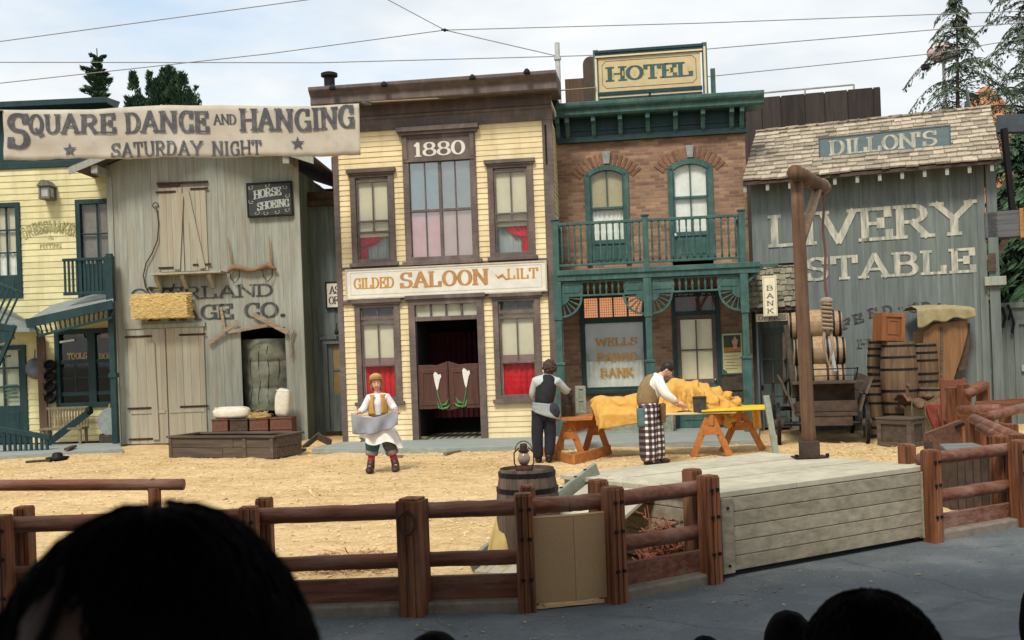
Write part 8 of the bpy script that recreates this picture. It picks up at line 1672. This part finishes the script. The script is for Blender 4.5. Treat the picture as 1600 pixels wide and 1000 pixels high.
# ---------- laughing woman holding out her apron
wp = gp(596, 737); s = .01143 * 1.0
wo = thing('person', 'laughing woman in tan cap and ochre waistcoat holding out her grey apron', 'person', loc=(wp.x, wp.y, 0)); wo.rotation_euler.z = R(2)
u = lambda dx, dy: (dx * s, (737 - dy) * s)       # photo offsets from feet centre
hipz = u(0, 662)[1]
pts = {'pel': (0, 0, .86, (.15, .11)), 'wai': (0, .0, 1.02, (.135, .105)), 'che': (-.01, .0, 1.20, (.155, .115)), 'sho': (-.015, .0, 1.33, (.10, .085)), 'nec': (-.02, -.005, 1.41, .052), 'hd': (-.03, -.02, 1.47, .05),
 'sl': (-.17, 0, 1.33, .066), 'el': (-.27, -.02, 1.11, .05), 'wl': (-.37, -.17, 1.06, .034), 'sr': (.15, 0, 1.33, .066), 'er': (.26, -.02, 1.12, .05), 'wr': (.30, -.17, 1.10, .034),
 'hl': (-.09, 0, .80, .115), 'kl': (-.14, -.01, .46, .078), 'al': (-.185, .01, .12, .05), 'tl': (-.21, -.1, .05, .03), 'hr': (.09, 0, .80, .115), 'kr': (.17, -.01, .46, .078), 'ar': (.25, .02, .12, .05), 'tr': (.265, -.1, .05, .03)}
ed = chain('pel', 'wai', 'che', 'sho', 'nec', 'hd') + chain('sho', 'sl', 'el', 'wl') + chain('sho', 'sr', 'er', 'wr') + chain('pel', 'hl', 'kl', 'al', 'tl') + chain('pel', 'hr', 'kr', 'ar', 'tr')
vs, fs = skin(slim(pts), ed, 'pel'); mb = MB(); mb.add(vs, fs); hc = (-.03, -.03, 1.555); hr_ = Matrix.Rotation(R(-4), 3, 'Y') @ Matrix.Rotation(R(6), 3, 'Z'); head(mb, hc, 1.04, hr_)
hand(mb, Vector((-.37, -.17, 1.06)), Vector((-.6, -.5, -.3)), Vector((.2, .3, -1)), 1.0, .9); hand(mb, Vector((.30, -.17, 1.10)), Vector((.5, -.6, -.2)), Vector((-.2, .3, -1)), 1.0, .9)
mb.build('body', m_skin, wo, smooth=True); face(wo, hc, 1.04, hr_, (.5, .1, .1))
def shell_of(pts, ed, root, keep, grow, extra=None):
    q = {n: (*pts[n][:3], tuple(r + grow for r in pts[n][3]) if isinstance(pts[n][3], tuple) else pts[n][3] + grow) for n in keep}
    if extra: q.update(extra)
    return skin(q, [e for e in ed if e[0] in q and e[1] in q], root)
v_, f_ = shell_of(pts, ed, 'wai', ('pel', 'wai', 'che', 'sho', 'sl', 'el', 'wl', 'sr', 'er', 'wr', 'nec'), .014, {'el': (-.27, -.02, 1.11, .075), 'er': (.26, -.02, 1.12, .075), 'wl': (-.345, -.13, 1.07, .05), 'wr': (.29, -.13, 1.105, .05), 'sl': (-.165, 0, 1.31, .082), 'sr': (.145, 0, 1.31, .082), 'nec': (-.02, 0, 1.395, .066)}); MB().add(v_, f_).build('blouse', m_blouse, wo, smooth=True)
def vest(side):
    return lambda a, b: (side * lerp(.045 + .05 * (1 - b) * b * 2, .172 - .035 * b, a) - .012, lerp(-.145, -.05, a ** 2) - .012 * math.sin(b * 3), lerp(1.02, 1.375, b))
m_vest = mat('ochre_waistcoat', (.52, .30, .07), (.42, .22, .05), .85, (1, 1, 1), 9, .2)
mb = MB(); mb.grid(vest(-1), 6, 10); mb.grid(vest(1), 6, 10); mb.build('waistcoat', m_vest, wo, smooth=True, solid=.02)
MB().tube([(-.17, -.06, 1.01), (-.08, -.15, 1.0), (.08, -.15, 1.0), (.15, -.06, 1.01)], .02, 6).build('belt', m_leather, wo)
MB().box(.27, .31, -.1, -.04, 1.03, 1.12).build('satchel_corner', m_vest, wo, bevel=.01)
ax = lambda a, b: Vector((lerp(-.47, .36, a) + (-.0 + .04 * (.5 - a)) * b, -.235 - .045 * math.sin(math.pi * a) - .035 * math.sin(a * 13 + b * 2.5) * (.3 + b) - .02 * math.sin(a * 29 - b * 3) * b - .03 * b, lerp(1.075, 1.14, a) - .12 * math.sin(math.pi * a) * (1 - b * .75) - .012 * math.sin(a * 17) * b - lerp(.36, .30, a) * b - .04 * math.sin(math.pi * a) * b))
MB().grid(ax, 36, 14).build('apron', mat('grey_apron', (.27, .28, .32), (.22, .23, .265), .9, (1, 1, 1), 60, .1), wo, smooth=True, solid=.01)
def ruf(a, b):
    t = a * 2 * math.pi; w_ = 1 + .07 * math.sin(a * 60) * b + .05 * nz(a * 9, b * 3); rx, ry = lerp(.2, .37, b ** .7) * w_, lerp(.15, .27, b ** .7) * w_
    return (math.cos(t) * rx - .03 + .04 * b, math.sin(t) * ry, lerp(.90, .52, b) + .05 * math.sin(a * 25) * b - .09 * b * math.cos(t) * .7)
MB().grid(ruf, 90, 10).build('petticoat', mat('white_petticoat', (.76, .73, .70), (.64, .6, .56), .9, (1, 1, 1), 6, .2), wo, smooth=True)
for sd, kx_, kn, an, mtc in ((-1, -.125, 'kl', 'al', (.035, .11, .12)), (1, .155, 'kr', 'ar', (.09, .10, .10))):
    K_, A_ = Vector(pts[kn][:3]), Vector(pts[an][:3]); H_ = Vector(pts['hl' if sd < 0 else 'hr'][:3])
    MB().tube([H_, K_.lerp(H_, .4), K_, K_.lerp(A_, .25)], [.13, .135, .13, .11], 14).build('bloomer', mat('teal_bloomer' if sd < 0 else 'grey_bloomer', mtc, None, .9, (1, 1, 1), 8, .2), wo, smooth=True)
    MB().tube([K_.lerp(A_, .2), K_.lerp(A_, .38), K_.lerp(A_, .48)], [.112, .118, .10], 14).build('cuff', mat('mauve_cuff', (.25, .2, .2), (.18, .14, .14), .9, (1, 1, 1), 12, .2), wo, smooth=True)
    MB().tube([K_.lerp(A_, .45), K_.lerp(A_, .8)], [.066, .06], 12).build('sock', mat('red_sock', (.52, .045, .06), (.4, .03, .045), .9), wo, smooth=True)
    T_ = Vector(pts['tl' if sd < 0 else 'tr'][:3]); MB().tube([K_.lerp(A_, .72), A_, A_ + Vector((0, -.01, -.06))], [.066, .07, .07], 12).ball((A_ + T_) / 2 + Vector((0, -.03, -.04)), (.075, .17, .068), 14, 10).build('boot', mat('dark_brown_boot', (.06, .035, .025), (.03, .018, .013), .45), wo, smooth=True)
hat = MB(); HT = lambda v: hr_ @ Vector(v) + Vector(hc); k = len(hat.v)
hat.lathe([(.104, .045), (.112, .08), (.1, .125), (.06, .152), (0, .158)], 20); hat.lathe([(.1, .05), (.128, .036), (.135, .03), (.1, .042)], 20); hat.v = [tuple(HT((v[0] * 1.02, v[1] * 1.1 + .02, v[2] + .022 - v[1] * .35))) for v in hat.v]; hat.build('cap', mat('tan_cap', (.46, .31, .13), (.36, .23, .09), .9, (1, 1, 1), 20, .2), wo, smooth=True)
hm = MB(); hm.ball(HT((0, .045, .01)), (.095, .085, .115), 16, 10)
for x in (-1, 1): hm.ball(HT((x * .085, .02, -.05)), (.028, .045, .085), 10, 8)
hm.build('hair', mat('fair_brown_hair', (.27, .15, .06), (.16, .085, .035), .6, (1, 1, 1), 30, .3), wo, smooth=True)
# ---------- man in black waistcoat, seen from behind, leaning on the bench
vp = gp(852, 724); vm_ = thing('person', 'man in black waistcoat and dark jeans seen from behind leaning on a box', 'person', loc=(vp.x, vp.y, 0)); vm_.rotation_euler.z = R(-4)
pts = {'pel': (0, 0, .96, (.155, .125)), 'wai': (.02, .03, 1.12, (.145, .115)), 'che': (.06, .12, 1.34, (.185, .13)), 'sho': (.08, .18, 1.50, (.13, .095)), 'nec': (.1, .22, 1.58, .06), 'hd': (.12, .25, 1.64, .055),
 'sl': (-.13, .15, 1.49, .075), 'el': (-.2, .22, 1.22, .056), 'wl': (-.05, .46, 1.10, .036), 'sr': (.27, .2, 1.47, .075), 'er': (.42, .34, 1.27, .056), 'wr': (.44, .6, 1.30, .036),
 'hl': (-.09, 0, .90, .115), 'kl': (-.12, -.02, .50, .08), 'al': (-.12, .03, .10, .052), 'tl': (-.13, .15, .045, (.05, .042)), 'hr': (.09, 0, .90, .115), 'kr': (.11, .03, .50, .08), 'ar': (.07, .0, .10, .052), 'tr': (.08, .13, .045, (.05, .042))}
vs, fs = skin(slim(pts), ed, 'pel'); mb = MB(); mb.add(vs, fs); hc = (.13, .28, 1.70); hr_ = Matrix.Rotation(R(175), 3, 'Z') @ Matrix.Rotation(R(18), 3, 'X'); head(mb, hc, 1.05, hr_); hand(mb, Vector((-.05, .46, 1.10)), Vector((.4, 1, -.1)), Vector((0, 0, -1)), 1.05, .6); hand(mb, Vector((.44, .6, 1.30)), Vector((-.1, 1, -.1)), Vector((0, 0, -1)), 1.05, .6); mb.build('body', m_skin, vm_, smooth=True); face(vm_, hc, 1.05, hr_, smile=False)
v_, f_ = shell_of(pts, ed, 'wai', ('pel', 'wai', 'che', 'sho', 'sl', 'el', 'wl', 'sr', 'er', 'wr', 'nec'), .016, {'wl': (-.08, .41, 1.12, .05), 'wr': (.435, .53, 1.295, .05), 'el': (-.2, .22, 1.22, .08), 'er': (.42, .34, 1.27, .08), 'sl': (-.13, .15, 1.48, .09), 'sr': (.27, .2, 1.46, .09), 'sho': (.08, .18, 1.49, (.16, .13)), 'nec': (.1, .215, 1.58, .08), 'pel': (0, 0, .95, (.18, .16))}); MB().add(v_, f_).build('shirt', mat('pale_grey_shirt', (.46, .5, .5), (.36, .4, .4), .9, (1, 1, 1), 7, .2), vm_, smooth=True)
v_, f_ = skin({'pel': (.0, .0, .97, (.175, .16)), 'wai': (.02, .03, 1.14, (.19, .17)), 'che': (.06, .11, 1.34, (.225, .185)), 'sho': (.075, .16, 1.49, (.2, .15)), 'top': (.095, .2, 1.6, (.12, .1))}, chain('pel', 'wai', 'che', 'sho', 'top'), 'pel'); MB().add(v_, f_).build('waistcoat', mat('black_waistcoat', (.014, .015, .018), (.008, .008, .01), .8, (1, 1, 1), 9, .2), vm_, smooth=True)
v_, f_ = shell_of(pts, ed, 'pel', ('pel', 'hl', 'kl', 'al', 'hr', 'kr', 'ar'), .022, {'pel': (0, 0, 1.0, (.18, .16)), 'kl': (-.13, -.02, .50, .115), 'kr': (.11, .03, .50, .115), 'al': (-.12, .03, .07, .095), 'ar': (.07, .0, .09, .095)}); MB().add(v_, f_).build('jeans', mat('black_jeans', (.018, .02, .03), (.01, .011, .017), .85, (1, 1, 1), 8, .3), vm_, smooth=True)
def swag(a, b):
    t = lerp(-1.9, 1.9, a); r_ = .205 + .02 * b; return (.02 + math.sin(t) * r_ + .06 * b * a, .02 - math.cos(t) * (r_ - .03) - .03 * b, 1.06 - .12 * b - .16 * a * b * 1.2 + .05 * (1 - a) + .012 * math.sin(b * 14 + a * 5))
MB().grid(swag, 30, 10).build('shirt_tail', mat('grey_shirt_tail', (.30, .32, .31), (.2, .22, .22), .9, (1, 1, 1), 8, .3), vm_, smooth=True, solid=.015)
MB().ball((.16, -.08, .93), (.14, .1, .17), 14, 10).build('pouch', mat('dark_pouch', (.03, .032, .04), bump=.2), vm_, smooth=True)
hm = MB(); hm.ball((.13, .25, 1.73), (.118, .125, .14), 18, 12, lambda v: v * (1 + .12 * nz(v.x * 5, v.y * 5, v.z * 5))); hm.ball((.1, .2, 1.64), (.075, .06, .08), 10, 8, lambda v: v * (1 + .15 * nz(v.x * 6, v.y * 6, v.z * 6))); rn = random.Random(2)
for i in range(90):
    a, e = rn.uniform(0, 6.283), rn.uniform(-.5, 1.5); v = Vector((math.cos(a) * math.cos(e), math.sin(a) * math.cos(e), math.sin(e))); hm.ball(Vector((.13, .25, 1.72)) + Vector((v.x * .115, v.y * .12, v.z * .13)), rn.uniform(.018, .034), 7, 5)
hm.build('hair', mat('brown_hair', (.075, .045, .03), (.03, .019, .013), .6, (1, 1, 1), 40, .5), vm_, smooth=True)
for n in ('al', 'ar'):
    A_ = Vector(pts[n][:3]); MB().ball(A_ + Vector((0, .06, -.045)), (.058, .15, .055), 12, 8).tube([A_ + Vector((0, 0, .08)), A_ + Vector((0, 0, -.06))], [.07, .066], 12).build('boot', mat('black_boot', (.02, .015, .013), rough=.45), vm_, smooth=True)
# ---------- man in tan waistcoat and plaid trousers bending to the table
qp = gp(1018, 727); pm_ = thing('person', 'bending man in tan waistcoat, white shirt and dark plaid trousers working at the tarp', 'person', loc=(qp.x, qp.y, 0))
pts = {'pel': (-.0, 0, .96, (.15, .13)), 'wai': (.0, .02, 1.12, (.145, .125)), 'che': (.06, .03, 1.32, (.165, .15)), 'sho': (.13, .04, 1.46, (.11, .11)), 'nec': (.22, .04, 1.54, .06), 'hd': (.27, .04, 1.58, .055),
 'sl': (.15, .22, 1.43, .075), 'el': (.30, .30, 1.20, .055), 'wl': (.50, .26, 1.02, .036), 'sr': (.13, -.15, 1.44, .078), 'er': (.27, -.2, 1.20, .058), 'wr': (.49, -.12, 1.06, .037),
 'hl': (.03, .09, .90, .12), 'kl': (.12, .1, .50, .08), 'al': (.12, .1, .10, .052), 'tl': (.25, .1, .045, (.05, .042)), 'hr': (-.04, -.09, .90, .12), 'kr': (-.06, -.1, .50, .08), 'ar': (-.07, -.1, .10, .052), 'tr': (.06, -.12, .045, (.05, .042))}
vs, fs = skin(slim(pts), ed, 'pel'); mb = MB(); mb.add(vs, fs); hc = (.335, .04, 1.63); hr_ = Matrix.Rotation(R(84), 3, 'Z') @ Matrix.Rotation(R(48), 3, 'X'); head(mb, hc, 1.05, hr_); hand(mb, Vector((.50, .26, 1.02)), Vector((1, 0, -.3)), Vector((0, 0, -1)), 1.1, .6); hand(mb, Vector((.49, -.12, 1.06)), Vector((1, 0, -.35)), Vector((0, 0, -1)), 1.1, .6); mb.build('body', m_skin, pm_, smooth=True); face(pm_, hc, 1.05, hr_, smile=False)
v_, f_ = shell_of(pts, ed, 'wai', ('wai', 'che', 'sho', 'nec', 'sl', 'el', 'wl', 'sr', 'er', 'wr'), .016, {'wl': (.46, .26, 1.06, .05), 'wr': (.45, -.13, 1.095, .052), 'el': (.30, .30, 1.20, .082), 'er': (.27, -.2, 1.20, .088), 'sl': (.15, .22, 1.43, .1), 'sr': (.15, -.15, 1.44, .1), 'che': (.05, .03, 1.32, (.17, .16)), 'sho': (.12, .04, 1.46, (.14, .14)), 'nec': (.19, .04, 1.545, .085), 'wai': (-.01, .02, 1.02, (.18, .17))}); MB().add(v_, f_).build('shirt', mat('bright_white_shirt', (.80, .79, .77), (.7, .7, .69), .85, (1, 1, 1), 7, .2), pm_, smooth=True)
v_, f_ = skin({'pel': (-.02, .01, .96, (.2, .19)), 'wai': (-.03, .02, 1.14, (.225, .2)), 'che': (.02, .03, 1.32, (.225, .205)), 'sho': (.08, .035, 1.46, (.165, .155)), 'top': (.15, .04, 1.55, (.085, .085))}, chain('pel', 'wai', 'che', 'sho', 'top'), 'pel'); MB().add(v_, f_).build('waistcoat', mat('tan_waistcoat', (.25, .175, .09), (.19, .13, .065), .9, (1, 1, 1), 14, .2), pm_, smooth=True)
v_, f_ = shell_of(pts, ed, 'pel', ('pel', 'wai', 'hl', 'kl', 'al', 'hr', 'kr', 'ar'), .03, {'pel': (.0, 0, .98, (.21, .2)), 'wai': (-.01, .01, 1.1, (.19, .18)), 'hl': (.05, .09, .88, .16), 'hr': (-.05, -.09, .88, .17), 'kl': (.12, .1, .50, .15), 'kr': (-.06, -.1, .50, .165), 'al': (.12, .1, .04, .15), 'ar': (-.05, -.1, .04, .17)}); MB().add(v_, f_).build('plaid_trousers', plaid_mat('black_white_plaid'), pm_, smooth=True)
MB().grid(lambda a, b: (lerp(-.24, -.1, a) + .01 * b, -.2 - .04 * math.sin(a * 3) + .03 * (1 - a) , lerp(1.0, .68, b)), 8, 8).build('pocket_rag', mat('teal_rag', (.10, .17, .17), (.06, .11, .115), .9, (1, 1, 1), 9, .3), pm_, smooth=True, solid=.02)
MB().prism([(.19, .72), (.26, .74), (.27, 1.06), (.17, 1.05)], -.12, .1).build('brown_holster', m_leather, pm_, bevel=.02)
hm = MB(); k = 0; hm.ball((0, .02, .035), (.086, .105, .1), 18, 12, lambda v: v * (1 + .06 * nz(v.x * 6, v.y * 6, v.z * 6))); hm.ball((0, .055, -.03), (.07, .05, .06), 10, 8); hm.v = [tuple(hr_ @ Vector(v) * 1.05 + Vector(hc)) for v in hm.v]; hm.build('hair', m_hair, pm_, smooth=True)
for n in ('al', 'ar'): A_ = Vector(pts[n][:3]); MB().ball(A_ + Vector((.07, 0, -.045)), (.15, .058, .055), 12, 8).build('boot', MATS['black_boot'], pm_, smooth=True)
# ================================================================== SPECTATORS (backs of heads)
m_jacket = mat('dark_jacket', (.02, .02, .026), (.012, .012, .016), .85, (1, 1, 1), 8, .2)
m_blackhair = mat('black_hair', (0.003, .0025, .0028), (.0015, .0013, .0014), .75, (1, 1, 1), 30, .1, spec=.04)
def spectator(lab, px, ptop, wpx, Y, z0, patch=False, hairy=True, wide=1.0, mth=None, hs_=1.0):
    s = Y / FPX; hw = wpx * s / 2; top = at(px, ptop, Y); hh = hw * 1.35 * hs_; cz = top.z - hh; t = thing('person', lab, 'person', loc=(top.x, Y, z0)); c = Vector((0, 0, cz - z0)); H_ = cz - z0; k = hw / .095
    q = {'pel': (0, 0, H_ * .5, (.16 * k, .12 * k)), 'che': (0, 0, H_ - .42 * k, (.18 * k, .12 * k)), 'sho': (0, .0, H_ - .27 * k, (.12 * k, .09 * k)), 'nec': (0, 0, H_ - .15 * k, .06 * k), 'hd': (0, 0, H_ - .05 * k, .06 * k), 'sl': (-.2 * k, 0, H_ - .30 * k, .075 * k), 'el': (-.25 * k, .03, H_ - .58 * k, .055 * k), 'wl': (-.16 * k, .16, H_ - .74 * k, .04 * k), 'sr': (.2 * k, 0, H_ - .30 * k, .075 * k), 'er': (.25 * k, .03, H_ - .58 * k, .055 * k), 'wr': (.16 * k, .16, H_ - .74 * k, .04 * k),
         'hl': (-.1 * k, 0, H_ * .48, .11 * k), 'kl': (-.11 * k, .02, H_ * .26, .08 * k), 'al': (-.12 * k, 0, .08, .055 * k), 'tl': (-.12 * k, .14, .05, .045), 'hr': (.1 * k, 0, H_ * .48, .11 * k), 'kr': (.11 * k, .02, H_ * .26, .08 * k), 'ar': (.12 * k, 0, .08, .055 * k), 'tr': (.12 * k, .14, .05, .045)}
    e2 = chain('pel', 'che', 'sho', 'nec', 'hd') + chain('sho', 'sl', 'el', 'wl') + chain('sho', 'sr', 'er', 'wr') + chain('pel', 'hl', 'kl', 'al', 'tl') + chain('pel', 'hr', 'kr', 'ar', 'tr')
    vs, fs = skin(q, e2, 'pel'); mb = MB().add(vs, fs); head(mb, c, hw / .082 * .84 * min(1, hs_), Matrix.Rotation(R(178), 3, 'Z')); hand(mb, Vector(q['wl'][:3]), Vector((.4, .8, .1)), Vector((1, 0, 0)), k, .5); hand(mb, Vector(q['wr'][:3]), Vector((-.4, .8, .1)), Vector((-1, 0, 0)), k, .5); mb.build('body', m_skin, t, smooth=True); face(t, c, hw / .082 * .84 * min(1, hs_), Matrix.Rotation(R(178), 3, 'Z'), smile=False)
    keep = [n for n in q if n not in ('nec', 'hd', 'tl', 'tr')]; q3 = {n: (*q[n][:3], tuple(r + .02 for r in q[n][3]) if isinstance(q[n][3], tuple) else q[n][3] + .018) for n in keep}; v_, f_ = skin(q3, [e for e in e2 if e[0] in q3 and e[1] in q3], 'pel'); MB().add(v_, f_).build('clothes', m_jacket, t, smooth=True)
    rn = random.Random(int(px)); hm = MB()
    def sf(v):
        n_ = 1 + .035 * nz(v.x * 3, v.y * 3, v.z * 3 + px) 
        return Vector((v.x * wide, v.y, v.z)) * n_
    hm.ball(c + Vector((0, .0, hh * .06)), (hw, hw * 1.18, hh * .95), 40, 28, sf); ho_ = hm.build('hair', mth or m_blackhair, t, smooth=True)
    if hairy:
        sb = MB()
        for i in range(900):
            a = rn.uniform(0, 6.283); el = rn.uniform(-.6, 1.5); l = rn.uniform(.5, 1.1); pts_ = []
            for j in range(5):
                e_ = el - l * j / 4 * .8; aa = a + .08 * j * rn.uniform(-1, 1); v = Vector((math.cos(aa) * math.cos(e_), math.sin(aa) * math.cos(e_), math.sin(e_))); f = 1.012 + .02 * math.sin(j) * rn.random(); pts_.append(c + Vector((0, 0, hh * .06)) + Vector((v.x * hw * f, v.y * hw * 1.18 * f, v.z * hh * .95 * f)))
            sb.tube(pts_, [.0006 * k, .0014 * k, .0014 * k, .001 * k, .0004 * k], 4, caps=False)
        tag(sb.build('hair_strands', mth or m_blackhair, ho_, fix=False, smooth=True), kind='stuff')
    if patch:   # thin hair over the scalp at the back of the crown
        def pf(a, b):
            t_ = a * 6.2832; x, z = -.28 + .31 * b * math.cos(t_), .6 + .21 * b * math.sin(t_); y = -math.sqrt(max(.05, 1 - x * x - z * z)); return c + Vector((x * hw, (y * 1.18 - .075 + .11 * b * b) * hw, z * hh * .95 + hh * .06))
        MB().grid(pf, 24, 10).build('scalp', mat('scalp_skin', (.075, .04, .03), (.02, .012, .01), .7, (1, 1, 1), 18, .05), t, smooth=True)
        MB().tube([pf(.25 if i < 5 else .75, abs(i - 4.5) / 4.6) + Vector((.006 * math.sin(i * .5), -.006, 0)) for i in range(10)], .004, 5).build('hair_lock', m_blackhair, t)
spectator('large dark haired head of a spectator very close before the log fence', 238, 795, 498, .72, .35, patch=True)
spectator('dark broad head of a spectator at the bottom beside the smaller head', 1360, 926, 212, 1.7, .35, hairy=True, hs_=.85)
spectator('small dark head of a child beside the broad dark head', 1232, 955, 78, 3.6, .0, hairy=False)
spectator('top of a dark head below the square fence post', 676, 988, 110, 2.6, .35, hairy=False)
spectator('barely visible crown of a dark head before the platform corner', 1102, 994, 60, 3.6, .0, hairy=False)
spectator('dark head half cut off at the picture edge on the asphalt', 1639, 893, 86, 4.0, .0, hairy=False, hs_=1.6)
